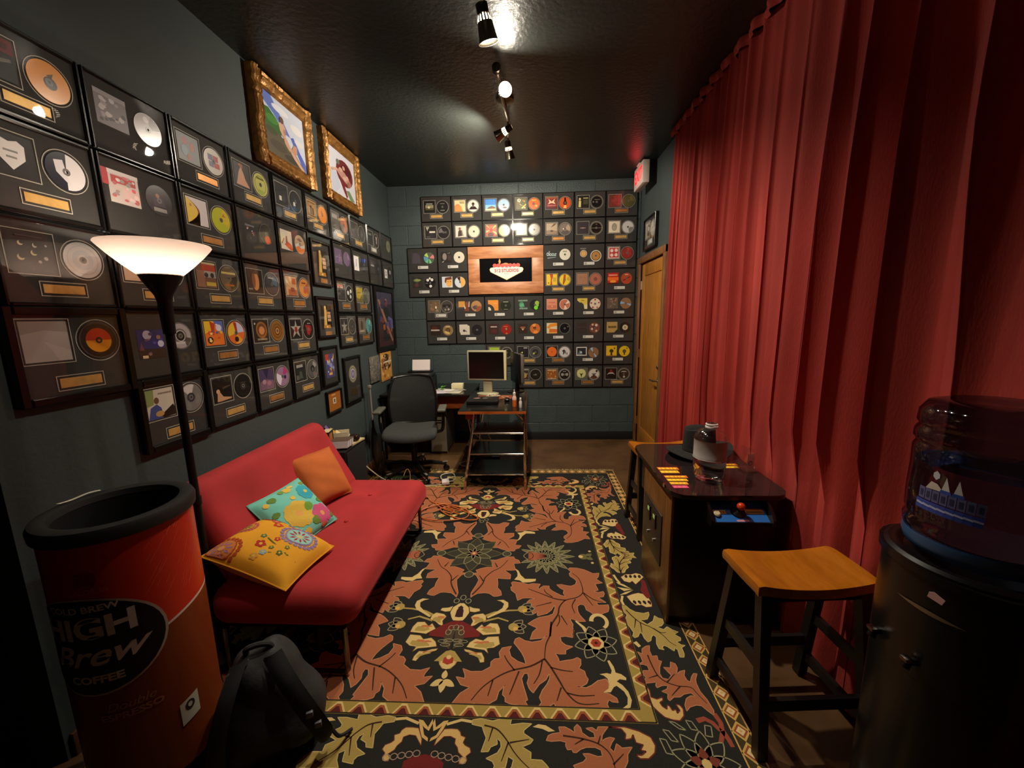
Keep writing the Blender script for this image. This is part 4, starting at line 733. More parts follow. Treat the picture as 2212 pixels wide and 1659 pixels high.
wall_pic('gilt_painting', 'gilt framed painting of green hill and pale rock under blue sky', 'painting', 2.335, 2.920, 2.312, 2.806, rgb(198,206,224),
   [('p',[(0,1),(.22,1),(.45,.72),(.62,.5),(.5,.5),(.25,.72),(0,.86)],rgb(96,118,196)),('p',[(.62,.5),(.86,.12),(1,.0),(1,.16),(.84,.34),(.7,.54)],rgb(84,104,186)),('e',.42,.86,.2,.06,rgb(220,224,232)),('e',.8,.72,.16,.08,rgb(222,220,224)),('e',.84,.5,.12,.06,rgb(214,214,220)),
    ('p',[(0,.74),(.14,.76),(.3,.66),(.42,.5),(.36,.36),(0,.4)],rgb(52,104,44)),('e',.2,.6,.14,.07,rgb(74,132,54)),('p',[(0,.48),(.3,.44),(.5,.36),(.74,.22),(.98,.0),(0,0)],rgb(92,86,68)),('e',.16,.4,.14,.06,rgb(70,78,48)),('e',.3,.2,.2,.08,rgb(78,72,58)),('e',.62,.1,.2,.06,rgb(70,62,52)),
    ('p',[(.34,.62),(.44,.68),(.5,.6),(.5,.46),(.42,.42),(.36,.5)],rgb(206,166,142)),('p',[(.42,.46),(.5,.44),(.6,.3),(.56,.22),(.46,.32)],rgb(200,156,132)),('p',[(.54,.28),(.62,.3),(.82,.12),(.94,.02),(.84,.02),(.66,.14)],rgb(206,164,140)),('p',[(.6,.26),(.68,.4),(.76,.4),(.76,.28),(.7,.2)],rgb(190,146,124)),('e',.42,.7,.05,.06,rgb(104,80,66)),('e',.47,.52,.03,.05,rgb(176,132,110))],
   0.082, 0.050, M_gilt, glaze=False, carved=True)
wall_pic('gilt_painting', 'gilt framed painting of swirling maroon drapery on white ground', 'painting', 3.075, 3.690, 2.322, 2.806, rgb(206,208,220),
   [('p',[(0,.45),(.3,.5),(.4,.2),(.2,.0),(0,.0)],rgb(190,196,214)),('e',.6,.58,.32,.30,rgb(112,46,46)),('e',.66,.66,.2,.14,rgb(86,34,38)),('p',[(.28,.55),(.42,.66),(.62,.6),(.84,.44),(.8,.34),(.6,.38),(.42,.46)],rgb(186,138,126)),('p',[(.4,.36),(.54,.34),(.66,.08),(.62,.02),(.5,.18)],rgb(120,42,46)),('p',[(.6,.2),(.74,.24),(.94,.04),(.78,.0)],rgb(112,138,100)),
    ('b',[rgb(206,166,150),rgb(150,90,84),rgb(190,140,126),rgb(96,60,58),rgb(214,186,170)],0,81),('e',.45,.62,.07,.05,rgb(206,164,148)),('e',.68,.52,.06,.05,rgb(206,166,150)),('e',.36,.76,.06,.06,rgb(110,112,106)),('e',.58,.46,.07,.05,rgb(206,172,156)),('e',.76,.42,.06,.05,rgb(166,112,106)),('e',.56,.7,.05,.05,rgb(196,150,134)),('e',.7,.36,.05,.06,rgb(150,96,88)),('p',[(.1,.52),(.3,.6),(.32,.55),(.12,.47)],rgb(204,162,146))],
   0.078, 0.050, M_gilt, glaze=False, carved=True)
award = [('p',[(.22,.16),(.5,.16),(.52,.5),(.58,.7),(.48,.95),(.34,.9),(.3,.6)],rgb(200,160,84)),('e',.42,.93,.09,.06,rgb(214,180,110)),('r',.6,.48,.92,.62,rgb(190,150,120)),('r',.6,.33,.92,.45,rgb(190,150,120)),('r',.6,.64,.9,.74,rgb(180,140,110)),('p',[(.15,.04),(.85,.04),(.8,.18),(.2,.18)],rgb(170,120,40)),('c',.5,.1,.05,rgb(226,206,170))]
for (z0, z1, lab) in ((1.665, 1.985, 'upper of two black framed gold figure award cards on left wall'), (1.287, 1.590, 'lower of two black framed gold figure award cards on left wall')):
    t = wall_pic('award_card', lab, 'picture', 2.805, 3.085, z0, z1, rgb(28,24,20), award, 0.020, 0.020, M_mould, matw=0.045)
    t['group'] = 'gold figure award cards'
    box_obj('caption_plate', (-.03,-.0108,-.135,.06,-.009,-.105), M_gold2, t)
wall_pic('comic_print', 'black framed purple and orange battle print below the award cards', 'picture', 2.808, 3.055, 0.928, 1.226, rgb(74,70,120),
   [('p',[(0,1),(.4,1),(.3,.7),(.0,.75)],rgb(176,60,40)),('p',[(.6,.6),(1,1),(1,.8)],rgb(206,150,50)),('p',[(.1,.6),(.9,.3),(1,.4),(.4,.7)],rgb(130,140,190)),('p',[(.4,.1),(.6,.5),(.7,.1)],rgb(214,160,60)),('b',[rgb(206,170,120),rgb(60,70,140),rgb(150,90,60),rgb(190,196,214)],16,51)], 0.020, 0.020, M_mould, matw=0.040)
wall_pic('gold_tile_picture', 'small square amber picture with white centre tag, lowest on left wall', 'picture', 2.830, 3.062, 0.712, 0.890, rgb(160,98,36),
   [('r',.38,.36,.62,.68,rgb(214,206,190)),('r',.44,.42,.56,.62,rgb(110,90,60)),('r',.3,.82,.6,.88,rgb(206,170,120))], 0.014, 0.022, M_mould, matw=0.004)
t = thing('single_disc_plaque', 'narrow black frame with one silver seal disc above gold square', 'plaque', (XL+.001, 3.292, 0.917), PI/2)
bk, fm, gl = plaque_common(0.315, 0.395, 0.024, 0.022); add('backing', bk, t); add('frame', fm, t); add('glazing', gl, t)
add('disc', disc_mesh(rgb(120,116,96), [('o',.8,.86,rgb(190,180,140)),('o',0,.6,rgb(206,200,206)),('o',.2,.5,rgb(120,110,150))], .075), t, (0, -.0126, .045))
q = MB(); q.rbox(-.045,-.0128,-.135,.045,-.011,-.075, r=.0005, seg=1); q.build('nameplate', mat('dark_brass', rgb(96,80,44), .4, .6), t, 0)
wall_pic('guitar_poster', 'tall black framed poster of dark guitar player near far corner', 'poster', 3.880, 4.420, 1.095, 1.738, rgb(42,38,54),
   [('p',[(0,.7),(1,.8),(1,1),(0,1)],rgb(62,58,78)),('p',[(.0,.0),(1,.0),(1,.4),(.6,.6),(.2,.55),(0,.3)],rgb(60,28,30)),('p',[(.3,.1),(.75,.1),(.8,.6),(.62,.75),(.4,.68)],rgb(28,24,26)),('e',.6,.82,.07,.06,rgb(170,120,104)),('p',[(.1,.85),(.2,.86),(.7,.35),(.95,.1),(.88,.06),(.6,.3)],rgb(150,104,84)),('p',[(.6,.4),(.98,.3),(.98,.5),(.7,.56)],rgb(90,96,150)),('b',[rgb(120,50,40),rgb(80,60,100),rgb(150,90,60),rgb(50,44,70)],14,53)], 0.045, 0.024, M_mould)
M_tin = mat('crumpled_tin', rgb(150,146,134), 0.35, 0.6, noise=0.4, scale=30, bump=0.8, bscale=60)
t = tag(MB().rbox(XL+.001, 3.665, .812, XL+.018, 3.905, 1.066, r=.02, seg=2).build('tin_plate', M_tin), 'crumpled silver metal plate on left wall behind the chair', 'plate')
wall_pic('bowl_poster', 'unframed orange crowd poster with black bowl, right of silver plate', 'poster', 3.945, 4.262, 0.782, 1.078, rgb(196,140,66),
   [('e',.5,.8,.26,.14,rgb(54,46,34)),('r',.0,.62,1,.68,rgb(206,196,170)),('e',.5,.5,.42,.12,rgb(50,42,34)),('b',[rgb(150,96,46),rgb(220,180,110),rgb(170,110,60)],26,55),('r',0,.0,1,.06,rgb(170,120,70))], 0.0, 0.008, None, glaze=False)

# ------------------------------------------------------------------ patterned rug
RUG_C = (-0.363, 2.198); RUG_H = (1.100, 1.332)
M_rug = print_mat('woven_wool_rug', rough=0.95, spec=0.1, fuzz=0.0, grain=0.16, gscale=420)
rug = thing('area_rug', 'large black wool rug with rust leaves, cream flowers and gold border', 'rug', (RUG_C[0], RUG_C[1], 0))
RG = rgb(42,41,38); RR = rgb(162,98,66); RRL = rgb(186,130,92); RV = rgb(60,40,30); RC = rgb(206,178,116); RO = rgb(166,142,78); ROL = rgb(196,174,112); RM = rgb(112,40,38); RGO = rgb(150,120,56); ROD = rgb(104,98,62); RLINE = rgb(150,144,110)
class Rug:
    def __init__(s): s.mb = MB(); s.sym = ((1,1),(-1,1),(1,-1),(-1,-1)); s.step = .00015
    def P(s, pts, col, layer):
        z = .0041+layer*s.step
        for k, (a, b) in enumerate(s.sym):
            q = [(x*a, y*b, z+k*.00003) for x, y in pts]
            if a*b < 0: q.reverse()
            s.mb.poly(q, col)
    def strip(s, path, w0, w1, col, layer):
        n = len(path)
        L = []; R_ = []
        for i in range(n):
            a = path[max(i-1,0)]; b = path[min(i+1,n-1)]; dx, dy = b[0]-a[0], b[1]-a[1]; l = math.hypot(dx, dy) or 1
            w = w0+(w1-w0)*i/(n-1); nx, ny = -dy/l*w, dx/l*w
            L.append((path[i][0]+nx, path[i][1]+ny)); R_.append((path[i][0]-nx, path[i][1]-ny))
        for i in range(n-1): s.P([R_[i], R_[i+1], L[i+1], L[i]], col, layer)
    def loop(s, pts, w, col, layer):
        n = len(pts)
        for i in range(n):
            a, b = pts[i], pts[(i+1) % n]; dx, dy = b[0]-a[0], b[1]-a[1]; l = math.hypot(dx, dy) or 1; nx, ny = -dy/l*w, dx/l*w
            s.P([(a[0]-nx,a[1]-ny),(b[0]-nx,b[1]-ny),(b[0]+nx,b[1]+ny),(a[0]+nx,a[1]+ny)], col, layer)
    def leaf(s, spine, wl, wr, nl, col, edge, vein, layer=2, slant=.55, tip=.10, ph0=0.0):
        sp = [(p.x, p.y) for p in smooth_path([(x, y, 0) for x, y in spine], 12)]
        L = [0]
        for i in range(1, len(sp)): L.append(L[-1]+math.hypot(sp[i][0]-sp[i-1][0], sp[i][1]-sp[i-1][1]))
        tot = L[-1]
        def at(t):
            d_ = max(0, min(1, t))*tot
            for i in range(1, len(sp)):
                if L[i] >= d_:
                    k = (d_-L[i-1])/max(1e-9, L[i]-L[i-1]); a, b = sp[i-1], sp[i]
                    l = max(1e-9, L[i]-L[i-1])
                    return (a[0]+(b[0]-a[0])*k, a[1]+(b[1]-a[1])*k, (b[0]-a[0])/l, (b[1]-a[1])/l)
            a, b = sp[-2], sp[-1]; l = max(1e-9, L[-1]-L[-2])
            return (*b, (b[0]-a[0])/l, (b[1]-a[1])/l)
        N = nl*7
        for grow, c_, ly in ((.0055, edge, layer-1), (0, col, layer)):
            for sd, W in ((1, wl), (-1, wr)):
                bd = []; cc = []
                for i in range(N+1):
                    t = i/N; x, y, tx, ty = at(t)
                    env = (math.sin(PI*min(1, .16+.84*t))**.62)*W
                    ph = (t*nl+ph0) % 1.0 if t < 1 else 1.0
                    lob = .40+.60*(math.sin(PI*min(1, ph**1.5))**.8)
                    scal = 1+.10*math.sin(ph*PI*5)
                    w_ = env*lob*scal+grow
                    f = slant*env*(.3+ph*.9)
                    bd.append((x-ty*sd*w_+tx*f, y+tx*sd*w_+ty*f)); cc.append((x, y))
                for i in range(N):
                    q = [cc[i], cc[i+1], bd[i+1], bd[i]]
                    if sd > 0: q.reverse()
                    s.P(q, c_, ly)
            # pointed tip
            x, y, tx, ty = at(1); e = tip+grow
            wt = max(wl, wr)*.30+grow
            s.P([(x-ty*wt, y+tx*wt), (x-ty*-wt, y+tx*-wt), (x+tx*e*.6-ty*-wt*.5, y+ty*e*.6+tx*-wt*.5), (x+tx*e, y+ty*e), (x+tx*e*.6-ty*wt*.5, y+ty*e*.6+tx*wt*.5)], c_, ly)
        mid = [at(i/20)[:2] for i in range(21)]
        s.strip(mid, .0040, .0018, vein, layer+1)
        for k in range(nl):
            t0 = (k+.15)/nl
            for sd, W in ((1, wl), (-1, wr)):
                x, y, tx, ty = at(t0); x2, y2, ux, uy = at(min(1, t0+.5/nl)); env = (math.sin(PI*min(1, .16+.84*t0))**.62)*W
                ex, ey = x2-uy*sd*env*.78+ux*slant*env*.8, y2+ux*sd*env*.78+uy*slant*env*.8
                mx, my = (x+ex)/2-tx*env*.0+ux*.012, (y+ey)/2+uy*.012
                s.strip([(x,y),(mx,my),(ex,ey)], .0028, .0010, vein, layer+1)
    def petal(s, cx, cy, ang, ln, wd_, col, layer, edge=None, ew=.003, fill=True):
        pts = []
        for i in range(11):
            t = i/10; w_ = wd_*math.sin(PI*t**.8)**.8; pts.append((t*ln, w_))
        for i in range(9, 0, -1):
            t = i/10; pts.append((t*ln, -wd_*math.sin(PI*t**.8)**.8))
        ca, sa = math.cos(ang), math.sin(ang)
        q = [(cx+x*ca-y*sa, cy+x*sa+y*ca) for x, y in pts]
        if fill: s.P(q, col, layer)
        if edge is not None: s.loop(q, ew, edge, layer+1)
    def circ(s, cx, cy, r, col, layer, n=16, ry=None):
        s.P([(cx+r*math.cos(2*PI*i/n), cy+(ry or r)*math.sin(2*PI*i/n)) for i in range(n)], col, layer)
# outlines of the woven motifs, millimetres from the rug's centre
TR = {
 'big': [(51,-952),(76,-908),(109,-883),(72,-873),(47,-838),(84,-845),(81,-827),(68,-800),(103,-813),(148,-811),(181,-788),(180,-765),(195,-750),(217,-747),(210,-717),(222,-693),(262,-683),(252,-704),(262,-737),(291,-759),(326,-773),(317,-739),(305,-714),(288,-688),(271,-665),(277,-643),(293,-634),(319,-651),(351,-658),(390,-649),(418,-622),(397,-635),(342,-644),(354,-601),(374,-578),(331,-553),(359,-528),(386,-511),(428,-500),(452,-487),(464,-447),(462,-426),(445,-462),(423,-485),(378,-502),(375,-489),(384,-471),(352,-495),(339,-483),(330,-450),(325,-412),(338,-393),(371,-382),(321,-380),(302,-383),(278,-400),(267,-350),(243,-325),(238,-300),(248,-291),(240,-265),(249,-254),(296,-263),(332,-276),(355,-267),(396,-272),(384,-297),(386,-318),(395,-301),(413,-285),(442,-286),(441,-304),(457,-325),(479,-341),(500,-357),(522,-364),(512,-340),(518,-317),(499,-302),(482,-275),(507,-272),(535,-280),(558,-284),(582,-270),(591,-243),(581,-225),(560,-203),(557,-179),(569,-164),(553,-140),(567,-127),(604,-129),(645,-143),(689,-176),(723,-171),(714,-204),(699,-223),(728,-255),(687,-265),(696,-313),(670,-322),(694,-330),(720,-321),(723,-339),(713,-362),(687,-368),(720,-403),(671,-404),(678,-423),(711,-420),(728,-418),(727,-440),(718,-466),(696,-476),(667,-492),(647,-489),(634,-472),(615,-458),(612,-436),(609,-424),(590,-419),(574,-433),(573,-466),(579,-491),(602,-531),(569,-533),(540,-517),(530,-520),(541,-551),(537,-570),(542,-590),(529,-609),(534,-629),(541,-579),(533,-629),(501,-622),(476,-626),(479,-651),(497,-670),(528,-678),(495,-697),(493,-717),(468,-718),(449,-714),(461,-739),(463,-756),(490,-749),(521,-743),(540,-733),(553,-742),(551,-768),(540,-785),(562,-798),(565,-821),(572,-834),(563,-853),(542,-866),(528,-867),(558,-871),(582,-859),(608,-839),(641,-830),(649,-847),(644,-872),(622,-888),(643,-893),(667,-910),(669,-927),(647,-925),(636,-917),(627,-934),(630,-948),(610,-958),(578,-956),(551,-961),(531,-956),(510,-954),(489,-958),(484,-947),(462,-956),(439,-954),(432,-937),(415,-949),(393,-955),(373,-953),(386,-936),(378,-916),(390,-886),(408,-861),(420,-835),(422,-809),(405,-842),(379,-862),(362,-887),(355,-899),(340,-882),(331,-857),(337,-835),(333,-815),(319,-816),(309,-839),(317,-870),(326,-900),(334,-928),(324,-932),(334,-949),(313,-952),(292,-947),(270,-945),(250,-937),(249,-920),(238,-909),(240,-885),(246,-869),(223,-897),(217,-930),(189,-948),(143,-952),(137,-947),(103,-954)],
 'big_v': [[(440,-537),(433,-611),(411,-672),(403,-744)],[(432,-624),(440,-560),(475,-490),(486,-439),(520,-392),(577,-371),(611,-337),(615,-282),(605,-220),(574,-174)],[(520,-392),(466,-382),(400,-347),(332,-311)],[(403,-744),(345,-781),(268,-804),(212,-835),(159,-881),(122,-936)],[(403,-744),(428,-785),(459,-847),(479,-889),(513,-929),(549,-938),(598,-933)],[(393,-755),(380,-817),(357,-860)],[(280,-803),(248,-759),(234,-731)],[(298,-806),(275,-878),(265,-908)],[(196,-849),(183,-917)],[(463,-872),(443,-928)],[(428,-785),(475,-797),(515,-801)],[(484,-895),(532,-905),(587,-901)],[(480,-494),(480,-532),(465,-566)],[(490,-497),(514,-555)],[(570,-383),(549,-430),(557,-481)],[(448,-409),(371,-438)],[(614,-337),(651,-427)],[(615,-333),(658,-381),(706,-403)],[(455,-370),(423,-338),(415,-313)]],
 'small': [(37,-384),(34,-349),(53,-285),(61,-246),(42,-207),(14,-189),(46,-184),(33,-160),(61,-144),(96,-130),(126,-132),(120,-99),(104,-63),(140,-63),(167,-47),(200,-31),(242,-28),(250,-51),(271,-60),(284,-90),(245,-96),(258,-155),(228,-159),(195,-157),(233,-197),(232,-234),(200,-233),(161,-229),(168,-272),(168,-305),(188,-332),(194,-363),(173,-372),(156,-374),(129,-351),(104,-347),(68,-353),(47,-371)],
 'small_v': [[(42,-362),(74,-303),(88,-265),(96,-220),(130,-169),(173,-131),(209,-63)],[(87,-255),(59,-206)],[(153,-131),(136,-88)]],
 'f_hook': [(134,-516),(172,-488),(205,-455),(212,-425),(195,-409),(173,-401),(207,-397),(232,-416),(234,-446),(218,-475),(184,-496),(141,-524)],
 'f_mid': [(-17,-431),(9,-426),(38,-455),(46,-491),(34,-523),(23,-542),(-1,-543)],
 'f_midin': [(-13,-456),(0,-443),(17,-476),(19,-519),(-4,-522)],
 'f_a': [(40,-447),(62,-458),(93,-462),(98,-478),(72,-487),(48,-483)],
 'f_b': [(59,-518),(74,-502),(114,-493),(131,-509),(134,-539),(104,-551),(84,-570),(63,-578),(72,-545)],
 'f_c': [(93,-595),(117,-562),(130,-580),(155,-554),(190,-556),(203,-585),(206,-617),(168,-621),(130,-626),(115,-612)],
 'f_d': [(76,-668),(100,-647),(134,-656),(153,-635),(201,-631),(210,-674),(185,-694),(154,-698),(165,-726),(145,-707),(108,-702),(65,-694)],
 'f_e': [(56,-704),(83,-709),(111,-721),(136,-720),(150,-747),(152,-768),(135,-771),(124,-748),(91,-728),(63,-716)],
 'f_mar': [(-3,-543),(30,-550),(67,-571),(93,-595),(115,-612),(115,-636),(78,-641),(41,-645),(3,-612)],
 'f_cal': [(-2,-576),(35,-611),(45,-638),(42,-685),(9,-708)],
 'f_pen': [(-3,-711),(19,-717),(43,-747),(59,-769),(39,-768),(34,-783),(18,-803),(8,-805)],
 'leaf5': [(795,-423),(810,-419),(826,-446),(849,-465),(886,-472),(911,-463),(908,-482),(892,-509),(875,-514),(856,-514),(883,-543),(916,-519),(932,-486),(944,-500),(963,-507),(960,-532),(944,-550),(922,-555),(948,-571),(969,-553),(985,-570),(1009,-583),(986,-597),(1007,-616),(1001,-632),(981,-639),(996,-655),(1012,-657),(992,-670),(991,-700),(984,-719),(967,-719),(971,-683),(963,-671),(954,-689),(943,-678),(932,-666),(919,-660),(910,-672),(914,-684),(894,-679),(891,-654),(901,-616),(892,-603),(880,-616),(872,-636),(857,-644),(847,-624),(844,-598),(836,-591),(822,-615),(805,-622),(799,-612),(808,-592),(800,-565),(789,-533),(792,-508),(803,-485),(792,-463)],
 'leaf5_v': [[(806,-451),(826,-492),(854,-532),(898,-562),(933,-602),(951,-640),(973,-661)],[(854,-532),(846,-591)],[(903,-565),(929,-589),(953,-588)],[(838,-510),(819,-564)]],
 'bf_u': [(834,-204),(865,-178),(897,-178),(925,-167),(948,-176),(960,-201),(938,-226),(900,-265),(889,-237),(873,-251),(845,-238)],
 'bf_l': [(830,-356),(864,-338),(896,-328),(923,-336),(940,-362),(945,-403),(938,-428),(908,-432),(890,-417),(861,-422),(844,-398)],
 'bf_m': [(938,-216),(957,-235),(952,-318),(951,-361),(931,-370),(921,-345),(913,-310),(931,-264)],
 'bf_p': [[(801,-244),(839,-266),(868,-298),(841,-285),(809,-262)],[(798,-286),(833,-294),(873,-302),(828,-317)],[(797,-348),(831,-325),(878,-307),(834,-339)]],
 'bf_s': [[(800,-185),(808,-224),(820,-253)],[(811,-352),(799,-390),(804,-423)]],
 'leaf6': [(797,-696),(815,-707),(821,-681),(840,-667),(858,-662),(850,-691),(853,-718),(874,-714),(872,-738),(885,-741),(868,-770),(859,-799),(863,-820),(885,-825),(902,-807),(892,-788),(883,-770),(910,-772),(920,-743),(936,-752),(938,-771),(925,-800),(943,-787),(964,-781),(952,-805),(955,-826),(965,-834),(979,-810),(993,-795),(1006,-796),(990,-822),(986,-839),(987,-873),(999,-905),(1005,-947),(997,-964),(981,-947),(969,-930),(950,-928),(925,-936),(907,-952),(909,-929),(924,-903),(945,-891),(963,-893),(949,-880),(922,-886),(903,-898),(880,-899),(860,-914),(855,-907),(862,-886),(842,-877),(866,-866),(873,-852),(853,-852),(829,-863),(827,-853),(834,-838),(809,-842),(790,-845),(791,-831),(800,-819),(791,-804),(797,-788),(822,-787),(820,-765),(806,-759),(784,-760),(807,-746),(805,-720)],
 'leaf6_v': [[(836,-712),(839,-758),(848,-808),(873,-837),(914,-853),(958,-857),(973,-885),(992,-921)],[(876,-837),(917,-800)],[(919,-854),(875,-893)],[(848,-808),(810,-821)]],
 'scroll6': [(790,-854),(798,-874),(795,-901),(815,-909),(837,-900),(836,-913),(821,-922),(826,-937),(839,-947),(845,-929),(853,-936),(857,-951),(871,-946),(871,-961),(884,-950),(880,-935),(876,-925),(891,-930),(898,-945),(891,-970),(871,-988),(848,-986),(822,-977),(805,-958),(791,-938),(788,-907)],
 'stem6': [[(1001,-957),(1009,-990),(1001,-1023),(978,-1059)],[(930,-986),(959,-977),(981,-991),(996,-1018)],[(1003,-1018),(1010,-1047),(1012,-1070)]],
 'leaf7': [(139,-1008),(139,-1024),(176,-1031),(183,-1047),(194,-1068),(182,-1113),(206,-1111),(212,-1097),(234,-1087),(230,-1067),(244,-1078),(247,-1095),(236,-1114),(200,-1132),(222,-1140),(230,-1152),(227,-1163),(265,-1157),(269,-1139),(271,-1123),(290,-1133),(285,-1154),(269,-1176),(405,-1180),(410,-1162),(396,-1144),(382,-1131),(346,-1130),(347,-1109),(317,-1093),(345,-1081),(354,-1069),(322,-1049),(322,-1039),(350,-1015),(317,-1014),(274,-1021),(277,-1001),(244,-1000),(211,-1010),(169,-1003)],
 'leaf7_v': [[(183,-1026),(228,-1038),(263,-1071),(289,-1107),(317,-1136),(353,-1165)],[(213,-1035),(203,-1079)],[(271,-1079),(251,-1139)],[(275,-1081),(341,-1068)]],
 's7': [[(137,-1015),(100,-1010),(50,-1027)]],
 'nf': [(46,-1043),(68,-1041),(92,-1042),(103,-1052),(107,-1063),(124,-1069),(118,-1086),(126,-1094),(144,-1102),(149,-1116),(135,-1128),(140,-1139),(131,-1150),(115,-1152),(115,-1139),(124,-1130),(107,-1117),(102,-1103),(90,-1090),(90,-1075),(71,-1067),(49,-1069),(33,-1088),(21,-1102),(25,-1078)],
 'nf_w': [(54,-1013),(37,-1016),(14,-1039),(4,-1009),(0,-1025),(8,-1052),(28,-1040),(35,-1032),(21,-1065),(5,-1075),(3,-1087),(27,-1073),(40,-1048)],
 'nf_m': [(-6,-1126),(21,-1130),(47,-1138),(66,-1150),(65,-1169),(-16,-1166)],
 'leaf8': [(398,-1070),(406,-1053),(422,-1046),(447,-1042),(443,-1023),(464,-1022),(483,-1031),(497,-1041),(496,-1024),(508,-1012),(519,-1023),(522,-1040),(544,-1056),(564,-1055),(562,-1039),(536,-1025),(559,-1021),(573,-1031),(580,-1018),(615,-1017),(603,-1030),(590,-1045),(584,-1066),(598,-1057),(614,-1052),(630,-1055),(618,-1068),(607,-1086),(619,-1099),(632,-1072),(648,-1085),(682,-1081),(662,-1104),(657,-1126),(644,-1144),(627,-1168),(599,-1177),(537,-1171),(490,-1153),(481,-1143),(515,-1131),(526,-1120),(516,-1107),(537,-1106),(564,-1114),(579,-1112),(577,-1094),(559,-1086),(530,-1087),(510,-1094),(495,-1105),(485,-1104),(482,-1095),(467,-1097),(462,-1084),(464,-1073),(445,-1069),(415,-1072)],
 'leaf8_v': [[(456,-1052),(515,-1059),(566,-1072),(596,-1093),(610,-1119),(613,-1153)],[(571,-1074),(583,-1048)],[(524,-1061),(493,-1079)],[(609,-1136),(649,-1103)]],
 'dash8': [(352,-1026),(372,-1016),(398,-1019),(430,-1038),(407,-1041),(387,-1032)],
 'scroll8': [(618,-1017),(659,-1023),(670,-1040),(663,-1059),(686,-1054),(694,-1041),(698,-1067),(720,-1073),(706,-1090),(724,-1093),(707,-1105),(686,-1104),(699,-1116),(727,-1115),(751,-1097),(760,-1074),(752,-1047),(717,-1028),(671,-1015)],
 'figure1': [(662,-746),(671,-743),(683,-774),(685,-801),(705,-807),(722,-823),(719,-834),(695,-830),(681,-840),(700,-855),(716,-882),(721,-917),(709,-945),(687,-952),(679,-949),(701,-934),(708,-906),(700,-882),(677,-859),(665,-865),(649,-887),(622,-888),(644,-872),(650,-854),(647,-828),(635,-816),(620,-810),(648,-804),(665,-808),(671,-792)],
 'comma': [(256,-142),(275,-161),(289,-199),(313,-231),(373,-230),(370,-248),(343,-258),(302,-262),(284,-244),(254,-239),(271,-209),(270,-181)],
}
from mathutils.geometry import tessellate_polygon
def sc3(q): return [(x/1000.0, y/1000.0) for x, y in q]
def motif(G, name, col, layer, edge=None, ew=.0016, vein=None, vw=.0044):
    q = sc3(TR[name])
    for t in tessellate_polygon([[Vector((x, y, 0)) for x, y in q]]):
        p3_ = [q[i] for i in t]
        ar_ = (p3_[1][0]-p3_[0][0])*(p3_[2][1]-p3_[0][1])-(p3_[2][0]-p3_[0][0])*(p3_[1][1]-p3_[0][1])
        if ar_ < 0: p3_.reverse()
        G.P(p3_, col, layer)
    if edge is not None: G.loop(q, ew, edge, layer+1)
    if vein is not None:
        for k, v in enumerate(TR[name+'_v']):
            v = [(p.x, p.y) for p in smooth_path([(x, y, 0) for x, y in sc3(v)], 4)]
            G.strip(v, vw if k < 5 else vw*.75, vw*.4, vein, layer+2)
G = Rug()
# --- field leaves (one quadrant, four-way symmetric)
motif(G, 'big', RR, 2, RRL, .0016, RV)
motif(G, 'small', RR, 2, RRL, .0016, RV)
motif(G, 'figure1', RC, 4); motif(G, 'comma', RC, 4)
# --- daisy and cream curls
for k in range(8):
    G.petal(.630, -.656, 2*PI*k/8+.2, .095, .030, RG, 4, RLINE, .0022)
G.circ(.630,-.656,.034,RC,6); G.circ(.630,-.656,.024,rgb(160,60,44),7,6); G.circ(.630,-.656,.009,RV,8,5)
cur = [(.664+.036*math.cos(a), -.53+.042*math.sin(a)) for a in [PI*1.0-PI*1.35*i/14 for i in range(15)]]
G.strip(cur, .010, .008, RC, 4); G.strip([(.60,-.60),(.585,-.565),(.555,-.53)], .010, .004, RC, 4)
# --- central star medallion
for k in range(8): G.petal(0,0,2*PI*k/8,.17,.042,rgb(58,56,46),3,ROD,.0022)
for k in range(8): G.petal(0,0,2*PI*k/8+PI/8,.115,.024,rgb(72,68,48),5,RLINE,.0018)
for k in range(4): G.circ(.20*math.cos(k*PI/2),.20*math.sin(k*PI/2),.026,rgb(70,66,48),4,10); G.loop([(.20*math.cos(k*PI/2)+.026*math.cos(a*PI/5),.20*math.sin(k*PI/2)+.026*math.sin(a*PI/5)) for a in range(10)],.002,RLINE,5)
G.circ(0,0,.022,rgb(150,90,70),8,10); G.circ(0,0,.009,RC,9,8)
# --- olive palmettes left and right
G2 = Rug(); G2.mb = G.mb; G2.sym = ((1,1),(-1,1))
for ring, (r0, c_) in enumerate(((.175, ROD), (.135, rgb(86,82,56)), (.095, rgb(110,104,64)))):
    for k in range(15):
        a = -PI*.86+PI*1.72*k/14
        G2.petal(.43, -.02, a, r0*(1-.12*abs(a)/PI), .020, c_, 3+ring*2, RLINE, .0018)
for dy in (-.04,-.02,0,.02,.04): G2.strip([(.33,-.02+dy),(.39,-.02+dy*.6),(.43,-.02+dy*.3)], .008, .006, rgb(160,92,66), 9)
G2.petal(.36,-.02,PI,.06,.035,RG,8,RLINE,.002)
G2.circ(.655,-.02,.028,ROD,4,10); G2.circ(.640,-.02,.014,RC,6,10); G2.petal(.67,-.02,.7,.05,.016,ROD,5); G2.petal(.67,-.02,-.7,.05,.016,ROD,5); G2.circ(.70,.035,.009,RC,5,8); G2.circ(.70,-.08,.009,RC,5,8)
